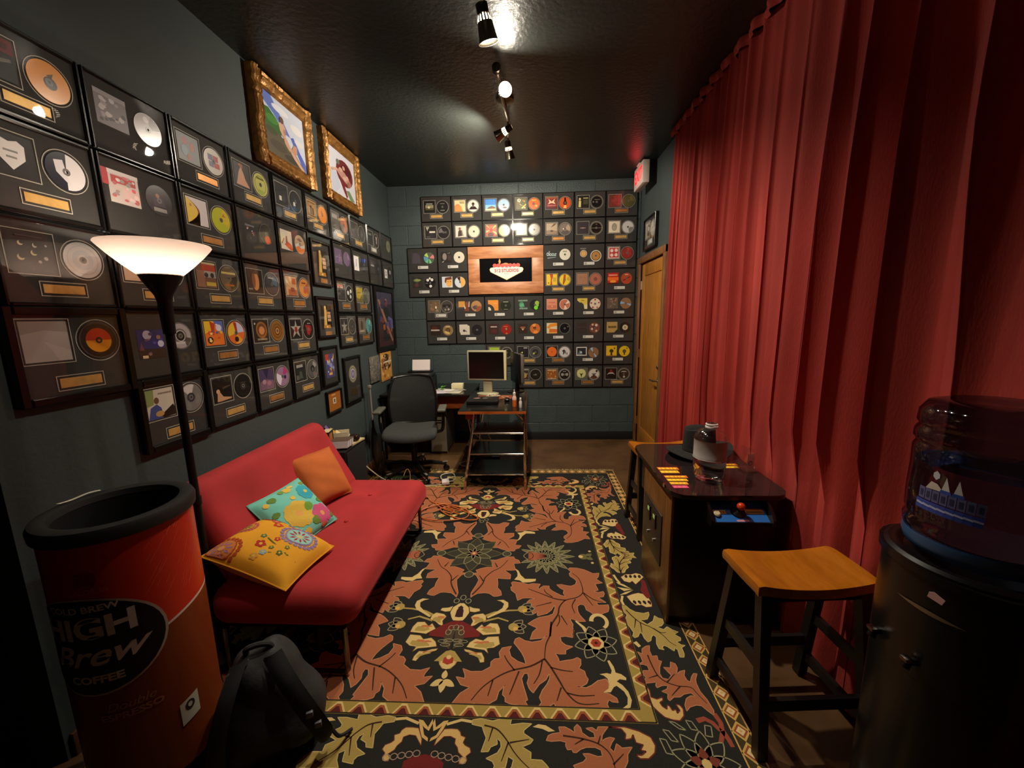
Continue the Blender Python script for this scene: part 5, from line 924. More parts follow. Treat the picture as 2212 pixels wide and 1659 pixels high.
# --- big cream and maroon flowers near and far
G3 = Rug(); G3.mb = G.mb; G3.sym = ((1,1),(-1,1),(1,-1),(-1,-1))
cy = -.605
for nm in ('f_a','f_b','f_c','f_d','f_e'): motif(G3, nm, RC, 5, rgb(104,84,48), .0012)
for nm in ('f_b','f_c','f_d','f_e'):
    q = sc3(TR[nm]); cx = sum(p[0] for p in q)/len(q); cy_ = sum(p[1] for p in q)/len(q)
    G3.P([(cx+(x-cx)*.62+.004, cy_+(y-cy_)*.42-.006) for x, y in q], RO, 7); G3.P([(cx+(x-cx)*.5-.012, cy_+(y-cy_)*.20+.010) for x, y in q], rgb(186,112,70), 8)
motif(G3, 'f_mar', RM, 7); motif(G3, 'f_cal', rgb(76,64,48), 9); motif(G3, 'f_mid', RC, 8); motif(G3, 'f_midin', rgb(58,36,40), 9)
for dx, dy in ((.0,.0),(.022,-.004),(.030,-.028)): G3.loop([(dx+.013*math.cos(a*PI/4), cy+.02+dy+.016*math.sin(a*PI/4)) for a in range(8)], .0016, RLINE, 10)
for dx, dy in ((.02,-.055),(.045,-.06),(.03,-.08)): G3.loop([(dx+.022*math.cos(a*PI/4), cy+dy+.008*math.sin(a*PI/4)) for a in range(8)], .0014, RLINE, 10)
motif(G3, 'f_pen', RO, 4); motif(G3, 'f_hook', RC, 5)
G3.P([(0,-.765),(.032,-.768),(.030,-.785),(.012,-.803),(0,-.806)], RC, 5)
# pendant bud, little crown, and stems with hooks
G3.P([(0,-.742),(.02,-.750),(.022,-.775),(0,-.785)], rgb(160,60,50), 6); G3.circ(0,-.748,.011,RC,7,8)
for a in (-PI/2, -.5): G3.petal(0,-.855,a,.055,.014,RC,4)
G3.petal(0,-.85,PI/2,.04,.012,RC,4); G3.loop([(.014*math.cos(a*PI/4),-.385+.018*math.sin(a*PI/4)) for a in range(8)],.002,RLINE,4); G3.loop([(.03+.014*math.cos(a*PI/4),-.41+.016*math.sin(a*PI/4)) for a in range(8)],.002,RLINE,4)
G3.strip([(.10,-.525),(.17,-.485),(.24,-.470),(.30,-.466)], .007, .004, RO, 4)
G3.strip([(.12,-.545),(.19,-.52),(.24,-.54)], .006, .004, RO, 4)
for q in ((.305,-.46),(.265,-.575)):
    for k in range(3): G3.petal(q[0], q[1], -.6+k*.7, .06, .020, rgb(58,46,44), 4, RLINE, .002)
    G3.circ(q[0], q[1], .024, RO, 6, 10); G3.circ(q[0]+.01, q[1]-.01, .012, rgb(206,160,80), 7, 8)
# --- bands
def band(G, u0, v0, u1, v1, pitch, colors, layer, kind):
    """a frame between half sizes (u0,v0) and (u1,v1)"""
    base = colors[0]
    G.sym = ((1,1),(-1,1),(1,-1),(-1,-1))
    G.P([(0,-v1),(u1,-v1),(u0,-v0),(0,-v0)], base, layer); G.P([(u1,-v1),(u1,0),(u0,0),(u0,-v0)], base, layer)
    G.strip([(0,-v1+.004),(u1-.004,-v1+.004)], .003, .003, colors[1], layer+1); G.strip([(u1-.004,-v1+.004),(u1-.004,0)], .003, .003, colors[1], layer+1)
    G.strip([(0,-v0-.003),(u0+.003,-v0-.003)], .0025, .0025, colors[1], layer+1); G.strip([(u0+.003,-v0-.003),(u0+.003,0)], .0025, .0025, colors[1], layer+1)
    w_ = v1-v0; n = int(v0/pitch)+1
    for axis in (0, 1):
        ln = (u0 if axis == 0 else v0); m = max(1, round(ln/pitch)); p = ln/m
        for i in range(m):
            c_ = p*(i+.5)
            def tri(h0, hw, hh):
                q = [(c_-hw, h0), (c_+hw, h0), (c_+hw*.25, h0+hh), (c_-hw*.25, h0+hh)]
                return [(a, -v1+b) for a, b in q] if axis == 0 else [(u1-b, -a) for a, b in reversed(q)]
            def dia(hw, hh):
                q = [(c_-hw, w_/2), (c_, w_/2-hh), (c_+hw, w_/2), (c_, w_/2+hh)]
                return [(a, -v1+b) for a, b in q] if axis == 0 else [(u1-b, -a) for a, b in reversed(q)]
            if kind == 'tri':
                G.P(tri(.006, p*.46, w_*.74), colors[2], layer+1); G.P(tri(.006, p*.36, w_*.58), colors[3], layer+2); G.P(tri(.006, p*.24, w_*.40), colors[4], layer+3)
            else:
                G.P(dia(p*.50, w_*.48), colors[2], layer+1); G.P(dia(p*.36, w_*.36), colors[3], layer+2); G.P(dia(p*.24, w_*.24), colors[4], layer+3); G.P(dia(p*.08, w_*.09), colors[1], layer+4)
GB = Rug(); GB.mb = G.mb
band(GB, .738, .948, .792, 1.002, .078, [rgb(158,134,68), rgb(54,44,34), rgb(206,180,116), rgb(150,84,48), rgb(84,36,36)], 4, 'tri')
band(GB, 1.030, 1.262, 1.098, 1.330, .070, [rgb(70,58,38), rgb(206,160,90), rgb(196,160,84), rgb(150,76,48), rgb(214,190,140)], 3, 'dia')
# --- floral border
GF = Rug(); GF.mb = G.mb
def bflower(x, y, ang, s=1.0):
    ca, sa = math.cos(ang), math.sin(ang)
    def T(px, py): return (x+(px*ca-py*sa)*s, y+(px*sa+py*ca)*s)
    for a in (-1.25,-.75,-.25,.25,.75,1.25):
        bx, by = T(.0, .03*a)
        GF.petal(bx, by, ang+a, .125*s, .032*s, RC, 4, rgb(96,44,44), .002); GF.petal(bx, by, ang+a, .085*s, .020*s, rgb(52,40,44), 6)
        GF.petal(bx, by, ang+a, .05*s, .016*s, rgb(180,110,70), 7)
    for a in (-.35,0,.35): GF.petal(*T(-.02,.0), ang+PI+a, .09*s, .017*s, RC, 4, RM, .002)
    GF.P([T(-.015,-.045), T(.02,-.035), T(.03,0), T(.02,.035), T(-.015,.045)], RM, 8)
for v in (-.286, .0):   # side borders
    GF.sym = ((1,1),(-1,1),(1,-1),(-1,-1))
GF.sym = ((1,1),(-1,1),(1,-1),(-1,-1))
motif(GF, 'leaf5', RO, 3, ROL, .0014, RV, .0030)
for nm in ('bf_u','bf_l'):
    motif(GF, nm, RC, 4, rgb(96,44,44), .0018); q = sc3(TR[nm]); cx = sum(p[0] for p in q)/len(q); cy_ = sum(p[1] for p in q)/len(q)
    for k in range(4): GF.petal(cx-.035+.024*k, cy_, (1.4 if nm == 'bf_u' else -1.4), .03, .008, rgb(52,36,40), 6)
motif(GF, 'bf_m', RM, 7)
for q in TR['bf_p']: GF.P(sc3(q), RC, 5)
for q in TR['bf_s']: GF.strip(sc3(q), .006, .006, RC, 4)
GF.leaf([(.845,-.17),(.85,-.10),(.88,-.04),(.93,.0)], .050, .052, 3, RO, ROL, RV, tip=.04)
motif(GF, 'leaf6', RR, 3, RRL, .0014, RV, .0030)
motif(GF, 'scroll6', rgb(206,168,104), 3, rgb(110,50,46), .0022)
for q in TR['stem6']: GF.strip(sc3(q), .009, .007, rgb(150,74,56), 3)
GF.strip([(.80,-.645),(.815,-.67)], .009, .007, RC, 4)
# near and far borders
motif(GF, 'leaf7', RO, 3, ROL, .0014, RV, .0030)
for q in TR['s7']: GF.strip(sc3(q), .005, .005, RC, 4)
motif(GF, 'nf', rgb(206,168,104), 4, rgb(110,60,50), .0014); motif(GF, 'nf_w', rgb(206,168,104), 5); motif(GF, 'nf_m', RM, 3)
for k in range(5): GF.loop([(.03+.024*k+.012*math.cos(a*PI/4), -1.125-.004*k+.010*math.sin(a*PI/4)) for a in range(8)], .0014, rgb(170,140,120), 6)
motif(GF, 'leaf8', RR, 3, RRL, .0014, RV, .0030)
motif(GF, 'dash8', RC, 4); motif(GF, 'scroll8', rgb(206,168,104), 3, rgb(110,50,46), .0022)
for (x0, y0, x1, y1) in ((.80,-1.02,.84,-1.06),(.83,-.99,.88,-1.02),(.78,-1.05,.81,-1.10),(.89,-.985,.92,-1.02),(.95,-1.0,.96,-1.04)):
    GF.loop([(x0,y0),(x0+.02,y0-.004),(x1,y1),(x1-.022,y1+.004)], .0018, RLINE, 4)
# corner flower
for k in range(9): GF.petal(.905,-1.125, 2*PI*k/9, .105, .026, RG, 4, RLINE, .002)
for k in range(5): GF.petal(.905,-1.125, 2*PI*k/5+.3, .05, .016, rgb(120,60,46), 6)
GF.circ(.905,-1.125,.016,RC,8,8)
base = MB(); base.rbox(-RUG_H[0], -RUG_H[1],   .0005, RUG_H[0], RUG_H[1], .0040, r=.0012, seg=1, col=RG)
base.build('pile', M_rug, rug, 30)
pat = G.mb.build('woven_pattern', M_rug, rug, 0)
fr = MB(); rr = random.Random(5)
for sg in (-1, 1):
    x = -RUG_H[0]
    while x < RUG_H[0]:
        l = rr.uniform(.018,.034); dx = rr.uniform(-.012,.012)
        fr.tube([(x, sg*RUG_H[1]-sg*.004, .006), (x+dx*.4, sg*(RUG_H[1]+l*.5), .005), (x+dx, sg*(RUG_H[1]+l), .003)], .003, 4, col=None); x += .011
o = fr.build('fringe', mat('cream_wool_fringe', rgb(160,146,104), .9), rug, 0); o['kind'] = 'stuff'

# ------------------------------------------------------------------ ceiling spotlight bars
M_nickel = mat('brushed_nickel', rgb(150,140,124), 0.30, 1.0, noise=0.08)
M_dkmetal = mat('dark_bronze_metal', rgb(70,58,50), 0.35, 0.9)
M_bulb = mat('lit_reflector_bulb', (1,.95,.85), 0.3, emit=(1.0,.86,.64), estr=60.0)
M_vent = mat('lamp_vent_glow', (1,.9,.75), 0.4, emit=(1.0,.84,.62), estr=6.0)
def spot_head(parent, base, aim, watts, length=0.125, r0=0.022, r1=0.040, cone=(160,.6)):
    """a short stem from the bar and a can that opens towards aim"""
    a = Vector(aim).normalized(); up = Vector((0,0,1))
    q = a.to_track_quat('Z', 'Y').to_matrix().to_4x4()
    pivot = Vector(base)+Vector((0,0,-.055))
    st = MB(); st.tube([base, pivot], .006, 8); st.sphere(pivot, .012, 8); st.build('stem', M_nickel, parent)
    M = Matrix.Translation(pivot-a*.030) @ q
    c = MB(); c.M = M
    pr = [(r0*.55,0),(r0,.006),(r0,.040),(r0*1.05,.042)]
    c.lathe(pr, 24); c.build('socket', M_dkmetal, parent)
    v = MB(); v.M = M
    for k in range(14):
        an = 2*PI*k/14; v.lathe([(r0*1.04,.046),(r0*1.20,.064)], 1, a0=an, a1=an+.22)
    v.build('vent_slots', M_vent, parent, 0)
    b = MB(); b.M = M
    for k in range(14):
        an = 2*PI*k/14+.22; b.lathe([(r0*1.06,.042),(r0*1.24,.068)], 1, a0=an, a1=an+2*PI/14-.22)
    b.lathe([(r0*1.24,.068),(r1*.92,length-.005),(r1,length),(r1*.93,length),(r1*.86,length-.006),(r0*1.15,.070)], 28)
    can = b.build('can', M_nickel, parent)
    bl = MB(); bl.M = M
    bl.lathe([(0,.075),(r0*1.0,.078),(r1*.80,length-.016),(r1*.62,length-.010),(0,length-.006)], 24)
    bl.build('bulb', M_bulb, parent)
    mouth = pivot-a*.030+a*(length+.004)
    spot_light('spot_lamp', mouth, a, watts, r1*.6, cone[0], cone[1], parent)
bar = thing('ceiling_spot_bar', 'brushed nickel ceiling bar with three adjustable spotlight heads', 'spotlight', (0,0,0))
ZB = ZC-.055
barp = smooth_path([(-.178,2.44,ZB),(-.172,2.62,ZB),(-.165,2.80,ZB),(-.150,2.98,ZB),(-.150,3.12,ZB),(-.168,3.30,ZB)], 6)
mb = MB(); mb.tube(barp, .011, 10); mb.build('bar', M_nickel, bar)
mb = MB(); mb.lathe([(.058,0),(.058,-.012),(.040,-.024),(.012,-.030),(.012,-.050)][::-1], 24, -.16, 2.86, ZC); mb.build('canopy', M_nickel, bar)
mb = MB(); mb.lathe([(0,-.018),(.024,-.016),(.026,.010),(.018,.018),(0,.020)], 16, -.178, 2.432, ZB, axis='y'); mb.build('end_cap', M_dkmetal, bar)
spot_head(bar, (-.160,2.56,ZB), (.30,-1.0,-.34), HEAD_W[1], cone=HEAD_DEG[1])
spot_head(bar, (-.150,3.02,ZB), (-1.0,.42,-.42), HEAD_W[2], cone=HEAD_DEG[2])
spot_head(bar, (-.166,3.28,ZB), (.16,.42,-1.0), HEAD_W[3], cone=HEAD_DEG[3])
bar2 = thing('ceiling_spot_bar', 'nickel ceiling bar whose spotlight head hangs at top edge of photo', 'spotlight', (0,0,0))
mb = MB(); mb.tube(smooth_path([(-.20,1.30,ZB),(-.19,1.55,ZB),(-.20,1.80,ZB),(-.195,1.96,ZB)], 6), .011, 10); mb.build('bar', M_nickel, bar2)
mb = MB(); mb.lathe([(.058,0),(.058,-.012),(.040,-.024),(.012,-.030),(.012,-.050)][::-1], 24, -.195, 1.60, ZC); mb.build('canopy', M_nickel, bar2)
spot_head(bar2, (-.195,1.93,ZB), (.20,.30,-1.0), HEAD_W[0], cone=HEAD_DEG[0], length=.14, r0=.026, r1=.045)

spot_head(bar2, (-.198,1.36,ZB), (-.32,-.40,-1.0), HEAD_W[4], cone=(150,.8), length=.14, r0=.026, r1=.045)  # added head out of view, brightens the near left corner

# ------------------------------------------------------------------ red velvet curtain
M_curt = mat('red_velvet', rgb(150,42,33), 0.8, noise=0.18, scale=8, bump=0.12, bscale=200, sheen=0.25, stretch=(1,1,.25))
cur = thing('curtain', 'floor length red velvet curtain hung in deep folds along right wall', 'curtain', (0,0,0))
CY0, CY1, CZ1 = 0.30, 3.405, 2.785
rr = random.Random(12)
# pleats of uneven width: (start, width, depth, lean)
folds = []; y = CY1
while y > CY0:
    wd_ = rr.uniform(.085,.150) if y > 2.3 else rr.uniform(.13,.22)
    folds.append((y, wd_, rr.uniform(.75,1.1), rr.uniform(-.05,.05))); y -= wd_
def curtain_pt(u, v):
    """u runs along the rail in pleats, v from the rail to the floor"""
    n = len(folds); k = min(n-1, int(u*n)); ph = u*n-k
    fy, fw, fa, dr = folds[k]; nx_ = folds[min(n-1, k+1)]; pv = folds[max(0, k-1)]
    open_ = min(1, .55+v*1.4)
    a_ = fa*(1-ph)+nx_[2]*ph
    amp = (.018+.028*open_)*a_*(1.0+.55*max(0, min(1, (2.1-fy)/.5)))
    lean = (dr*(1-ph)+nx_[3]*ph)*v
    s_ = 2*PI*ph
    x = -amp*(.5-.5*math.cos(s_))**.75*1.25
    yy = fy-fw*ph+.20*fw*math.sin(s_)*-open_*.8+lean*.9
    x += .005*math.sin(s_*3+k*1.7)*open_+.008*math.sin(v*5+k)*v
    return x, yy
NU, NV = len(folds)*22, 24
def cfn(u, v):
    x, yy = curtain_pt(u, v); z = CZ1*(1-v)+.012*v
    x = 1.140+x-.012*v
    k = max(0, min(1, (.95-z)/.25))*max(0, min(1, (2.62-yy)/.2))     # pressed back behind the furniture
    lim = 1.106+.10*(x-1.128)
    if x < lim: x = x+(lim-x)*k
    k2 = max(0, min(1, (1.95-z)/.85)); k2 = k2*k2*(3-2*k2)*max(0, min(1, (1.18-yy)/.14))    # and behind the water cooler
    l2 = 1.143+.10*(x-1.128)
    if x < l2: x = x+(l2-x)*k2
    return (min(x, XR-.004), yy, z)
mb = MB(); mb.grid(cfn, NU, NV); mb.build('drape', M_curt, cur, 60)
def curtain_x(yy, z):
    return -.03+.02*math.sin(yy*44)
def hfn(u, v):
    yy = CY1-(CY1-CY0)*u; z = CZ1+.030-.055*v
    k = .010*math.sin(yy*95)+.006*math.sin(yy*41+1)
    return (1.118+curtain_x(yy, CZ1)*.55-.012*math.sin(PI*v)+k*.7, yy, min(ZC-.002, z))
mb = MB(); mb.grid(hfn, 420, 5); mb.build('gathered_heading', M_curt, cur, 60)
mb = MB(); mb.tube([(1.120, CY0, CZ1+.012), (1.120, CY1+.015, CZ1+.012)], .009, 8); mb.build('rod', M_dkmetal, cur)
mb = MB(); mb.tube(smooth_path([(1.12,CY1+.010,CZ1+.012),(1.11,CY1+.03,CZ1+.005),(1.10,CY1+.025,CZ1-.02)],4), .004, 6); mb.build('end_hook', M_nickel, cur)

# ------------------------------------------------------------------ exit sign on the ceiling
M_plw = mat('ivory_plastic', rgb(206,190,180), 0.5, noise=0.05)
M_exit = mat('exit_letters_lit', rgb(200,20,24), 0.4, emit=(1.0,.012,.02), estr=1.5)
ex = thing('exit_sign', 'white EXIT sign with lit red letters by ceiling near door', 'exit sign', (1.045, 4.10, 2.705))
box_obj('housing', (-.022,-.155,-.098,.040,.155,.098), M_plw, ex, r=.006)
vs_, fs_ = text_polys('EXIT', 0.150, bold=.004)
mb = MB(); mb._add([(-.0226, -x*.86, z-.0) for x, z in vs_], fs_); mb.build('letters', M_exit, ex, 0)
for sg in (-1, 1):
    mb = MB(); mb.prism([(sg*.150,-.0),(sg*.138,.014),(sg*.138,-.014)], -.0226, -.0216, 'yz'); mb.build('chevron', M_exit, ex, 0)
mb = MB(); mb.rbox(-.03,-.05,.098,.045,.05,ZC-2.705-.001, r=.004); mb.build('canopy', M_plw, ex)
ld = point_light('exit_glow', (-.05, 0, 0), .25, .06, ex, (1.0,.05,.06))

RZ = .0060     # top of the rug

# ------------------------------------------------------------------ red futon sofa
M_suede = mat('red_microsuede', rgb(162,36,39), 0.85, noise=0.12, scale=7, sheen=0.5, bump=0.05, bscale=120)
M_chrome = mat('chrome', rgb(200,196,190), 0.12, 1.0)
M_dkchrome = mat('dark_chrome', rgb(120,112,104), 0.22, 1.0)
M_blackfab = mat('black_under_seat', rgb(14,13,13), 0.9)
sofa = thing('futon_sofa', 'red microsuede armless futon sofa with chrome legs along left wall', 'sofa', (0,0,RZ))
SY0, SY1 = 1.335, 2.490
def tuft(pts, depth, rad, axis):
    def d_(p, n):
        o = Vector((0,0,0))
        for q in pts:
            if n[axis] > .2:
                l = math.hypot(*[p[i]-q[k] for k, i in enumerate([i for i in range(3) if i != axis])])
                o[axis] -= depth*math.exp(-(l/rad)**2)
        return o
    return d_
sc = MB(); hy = (SY1-SY0)/2
sc.softbox((-1.000,(SY0+SY1)/2,.285), (.300,hy,.085), .075, 34, tuft([(.0,-.30),(.0,.02),(.0,.34)], .022, .09, 2))
seat = sc.build('seat_cushion', M_suede, sofa, 60)
BY0 = 1.440; hb = (SY1-BY0)/2
bk = MB(); ang = math.radians(28)
bk.M = Matrix.Translation((-1.335,(BY0+SY1)/2,.520)) @ Matrix.Rotation(-ang, 4, 'Y')
bk.softbox((0,0,0), (.072,hb,.260), .068, 34, tuft([(-.30,.05),(.02,.05),(.34,.05)], .020, .09, 0))
bk.build('back_cushion', M_suede, sofa, 60)
for (x, y) in ((-1.00,1.61),(-1.00,1.93),(-1.00,2.25)):
    b = MB(); b.sphere((x,y,.352), .012, 8, (1,1,.5)); b.build('tuft_button', M_suede, sofa)
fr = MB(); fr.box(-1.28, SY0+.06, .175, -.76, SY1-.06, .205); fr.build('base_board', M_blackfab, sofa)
for y in (SY0+.020, 2.420):
    l = MB(); l.tube(smooth_path([(-.752,y,.215),(-.752,y,.06),(-.752,y,.025),(-.775,y,.011),(-.83,y,.011),(-1.16,y,.011),(-1.215,y,.011),(-1.240,y,.03),(-1.240,y,.205)],6), .011, 10)
    l.build('leg_loop', M_dkchrome, sofa)
sk = MB(); sk.box(-.93, SY0+.10, .03, -.915, SY1-.10, .19); sk.build('under_seat_sheet', M_blackfab, sofa)  # upright black sheet that keeps the gap under the seat dark

# ------------------------------------------------------------------ pillows
def pillow_fn(w, h, t, pinch=.10, seed=0, wr=.006):
    rr = random.Random(seed); ph = [rr.uniform(0,6) for _ in range(6)]
    def fn(u, v, side):
        a, b = 2*u-1, 2*v-1
        th = t/2*((1-abs(a)**2.6)*(1-abs(b)**2.6))**.55
        pin = 1-pinch*(1-max(abs(a),abs(b))**3)*0 - pinch*(abs(a)**2*(1-b*b)*.0)
        x = a*w/2*(1-pinch*(1-b*b)*abs(a)**4*.5) ; y = b*h/2*(1-pinch*(1-a*a)*abs(b)**4*.5)
        z = side*(th+wr*math.sin(a*5+ph[0]+b*3)*math.sin(b*6+ph[1])*(1-a*a)*(1-b*b))
        return (x, y, z)
    return fn
def pillow(name, label, corner_b, corner_r, vdir, h, t, m, seed, pattern=None, bulge=0.0):
    """lower edge from corner_b to corner_r, the other edge vdir*h away"""
    A, B = Vector(corner_b), Vector(corner_r); u = (B-A); w = u.length; u.normalize()
    v = Vector(vdir); v = v-u*v.dot(u); v.normalize(); n = u.cross(v)
    O = (A+B)/2+v*h/2
    M = Matrix.Identity(4)
    for i in range(3): M[i][0] = u[i]; M[i][1] = v[i]; M[i][2] = n[i]
    t_ = thing(name, label, 'pillow', tuple(O)); t_.rotation_euler = M.to_euler()
    fn = pillow_fn(w, h, t, seed=seed)
    mb = MB(); N = 22
    mb.grid(lambda a, b: fn(a, b, 1), N, N); mb.grid(lambda a, b: fn(1-a, b, -1), N, N)
    mb.build('cushion_cover', m, t_, 70)
    sm = MB(); edge = [fn(i/16, 0, 0) for i in range(16)]+[fn(1, i/16, 0) for i in range(16)]+[fn(1-i/16, 1, 0) for i in range(16)]+[fn(0, 1-i/16, 0) for i in range(16)]
    sm.tube(edge, .0035, 5, closed=True); sm.build('seam', m, t_)
    if pattern:
        pms = []
        def put(pts, col, lift):
            pm = pms[-1][1]
            q = []
            for (a, b) in pts:
                a = max(.015, min(.985, a)); b = max(.015, min(.985, b)); p = fn(a, b, 1); q.append((p[0], p[1], p[2]+lift))
            pm.poly(q, col)
        put.new = lambda nm: pms.append((nm, MB()))
        pattern(put)
        for nm, pm in pms: pm.build(nm, M_fabprint, t_, 0)
    return t_
M_fabprint = print_mat('fabric_print', 0.85, 0.15, grain=0.05, gscale=300)
M_orange = mat('orange_suede_cover', rgb(180,92,38), 0.9, noise=0.08, scale=12, sheen=0.3, bump=0.15, bscale=18)
M_turq = mat('turquoise_cotton', rgb(110,188,172), 0.9, noise=0.05)
M_yellow = mat('mustard_cotton', rgb(214,150,28), 0.9, noise=0.06, scale=14, bump=0.1, bscale=30)
def blob(put, cx, cy, r, col, lift, n=9, seed=0, j=.18, asp=1.0):
    rr = random.Random(seed)
    # fan so that the print follows the bulge of the cushion
    ring = [(cx+r*math.cos(2*PI*i/n)*(1+rr.uniform(-j,j)), cy+r*asp*math.sin(2*PI*i/n)*(1+rr.uniform(-j,j))) for i in range(n)]
    mid = [((p[0]+cx)/2, (p[1]+cy)/2) for p in ring]
    for i in range(n):
        k = (i+1) % n
        put([(cx,cy), mid[i], mid[k]], col, lift); put([mid[i], ring[i], ring[k], mid[k]], col, lift)
def flower(put, cx, cy, r, cols, lift, n=8, seed=0):
    put.new('printed_flower')
    for k in range(n):
        a = 2*PI*k/n; blob(put, cx+r*.62*math.cos(a), cy+r*.62*math.sin(a), r*.40, cols[0], lift, 7, seed+k, .1)
    blob(put, cx, cy, r*.55, cols[0], lift+.0003, 9, seed); blob(put, cx, cy, r*.24, cols[1], lift+.0008, 8, seed+3)
def floral(put):
    L = .0016
    flower(put, .40,.42,.24,[rgb(206,172,74),rgb(214,156,86)],L,9,1)
    flower(put, .78,.70,.16,[rgb(60,160,178),rgb(196,190,100)],L,8,20)
    flower(put, .74,.22,.19,[rgb(196,84,124),rgb(214,150,90)],L+.0004,7,40)
    for i,(x,y,r,c_) in enumerate(((.25,.85,.07,rgb(96,130,60)),(.45,.9,.05,rgb(120,150,70)),(.12,.6,.06,rgb(96,130,60)),(.60,.45,.09,rgb(110,150,56)),(.58,.18,.08,rgb(104,134,54)),(.9,.45,.07,rgb(96,130,60)),(.92,.12,.07,rgb(110,120,60)),(.2,.12,.10,rgb(60,146,150)),(.35,.10,.07,rgb(212,170,60)),(.55,.88,.07,rgb(214,180,80)),(.65,.92,.05,rgb(216,190,96)),(.12,.82,.05,rgb(214,180,80)),(.9,.88,.05,rgb(120,150,70)),(.5,.7,.05,rgb(210,180,80)),(.08,.35,.05,rgb(214,176,70)),(.68,.05,.05,rgb(210,100,60)))):
        put.new('printed_leaf'); blob(put, x, y, r, c_, L+.0002*(i % 3)+.0003, 8, 60+i, .2, .8)
def suzani(put):
    L = .0016
    def rosette(cx, cy, r, cs):
        put.new('embroidered_rosette')
        for k in range(22):
            a = 2*PI*k/22; blob(put, cx+r*math.cos(a), cy+r*1.05*math.sin(a), r*.14, cs[0], L, 6, k, .1)
        blob(put, cx, cy, r*.86, cs[0], L+.0002, 18, 2, .02); blob(put, cx, cy, r*.76, cs[1], L+.0006, 18, 2, .02)
        for k in range(10):
            a = 2*PI*k/10; q = [(cx+r*.22*math.cos(a), cy+r*.22*math.sin(a)), (cx+r*.45*math.cos(a+.18), cy+r*.45*math.sin(a+.18)), (cx+r*.66*math.cos(a), cy+r*.66*math.sin(a)), (cx+r*.45*math.cos(a-.18), cy+r*.45*math.sin(a-.18))]
            put(q, cs[2], L+.0011)
        blob(put, cx, cy, r*.2, cs[3], L+.0013, 8, 1, .05)
    rosette(.66,.30,.19,[rgb(140,120,160),rgb(140,186,176),rgb(160,50,60),rgb(190,180,130)])
    rosette(.10,.86,.17,[rgb(170,70,40),rgb(196,120,60),rgb(150,110,150),rgb(206,150,90)])
    rosette(.95,.80,.14,[rgb(170,70,40),rgb(186,120,110),rgb(120,100,140),rgb(206,150,90)])
    rosette(.55,.92,.12,[rgb(190,90,90),rgb(200,150,60),rgb(80,110,60),rgb(120,130,60)])
    for i,(x,y,r,c_) in enumerate(((.30,.55,.05,rgb(170,50,40)),(.30,.42,.025,rgb(90,110,60)),(.27,.3,.03,rgb(84,104,54)),(.2,.45,.035,rgb(130,160,170)),(.42,.6,.03,rgb(90,120,80)),(.72,.62,.05,rgb(186,60,44)),(.86,.52,.04,rgb(110,110,160)),(.8,.7,.04,rgb(200,90,90)),(.45,.45,.03,rgb(180,60,50)),(.38,.28,.025,rgb(110,120,60)),(.9,.3,.03,rgb(120,90,60)),(.12,.5,.04,rgb(190,140,60)))):
        put.new('embroidered_flower')
        for k in range(5): blob(put, x+r*.7*math.cos(k*1.256), y+r*.7*math.sin(k*1.256), r*.5, c_, L, 6, i*7+k, .1)
        blob(put, x, y, r*.4, rgb(206,170,60), L+.0005, 6, i)
    put.new('embroidered_stem')
    for q in ([(.295,.1),(.30,.1),(.31,.5),(.30,.5)], [(.30,.2),(.22,.4),(.225,.41),(.31,.22)], [(.30,.25),(.41,.55),(.42,.54),(.31,.24)]): put(q, rgb(96,110,50), L)
pillow('throw_pillow', 'plain burnt orange suede pillow against the sofa back', (-1.200,1.965,.40), (-1.105,2.245,.385), (-.52,.10,.80), .31, .12, M_orange, 3)
pillow('throw_pillow', 'turquoise floral pillow leaning in front of orange pillow', (-1.095,1.600,.375), (-1.045,1.920,.375), (-.66,.0,.66), .300, .11, M_turq, 4, floral)
pillow('throw_pillow', 'mustard embroidered suzani pillow at near end of red sofa', (-.950,1.325,.400), (-.925,1.650,.385), (-.90,.06,.30), .37, .15, M_yellow, 5, suzani)

# ------------------------------------------------------------------ torchiere floor lamp
LX, LY = -1.318, 1.400
M_blkmetal = mat('black_satin_metal', rgb(20,18,18), 0.4, 0.3)
def shade_mat():
    m = bpy.data.materials.new('frosted_lamp_glass'); m.use_nodes = True; nt = m.node_tree
    nt.nodes.remove(nt.nodes['Principled BSDF'])
    tl = nt.nodes.new('ShaderNodeBsdfTranslucent'); tl.inputs[0].default_value = (.92,.84,.80,1)
    df = nt.nodes.new('ShaderNodeBsdfDiffuse'); df.inputs[0].default_value = (.85,.78,.74,1)
    mx = nt.nodes.new('ShaderNodeMixShader'); mx.inputs[0].default_value = .45
    nt.links.new(tl.outputs[0], mx.inputs[1]); nt.links.new(df.outputs[0], mx.inputs[2]); nt.links.new(mx.outputs[0], nt.nodes['Material Output'].inputs[0])
    return m
lamp = thing('torchiere_lamp', 'black torchiere floor lamp with lit white bowl shade', 'lamp', (LX, LY, RZ)); lamp.scale = (1.10, 1.10, 1.0130)
mb = MB(); mb.lathe([(0,0),(.064,0),(.064,.014),(.055,.030),(.03,.042),(.014,.06),(0,.06)], 28); mb.build('base', M_blkmetal, lamp)
mb = MB(); mb.lathe([(0,.045),(.0125,.045),(.0125,1.36),(0,1.36)], 14); mb.lathe([(0,.70),(.0155,.70),(.0155,.73),(0,.73)], 14); mb.build('pole', M_blkmetal, lamp)
mb = MB(); mb.lathe([(0,1.355),(.017,1.355),(.020,1.47),(.024,1.490),(.034,1.51),(.050,1.542),(.058,1.562),(.055,1.564),(.0,1.545)], 24); mb.build('socket_cup', M_blkmetal, lamp)
mb = MB(); mb.lathe([(.056,1.558),(.090,1.592),(.120,1.626),(.140,1.652),(.145,1.660),(.143,1.664),(.137,1.658),(.116,1.628),(.086,1.596),(.051,1.562)], 48)
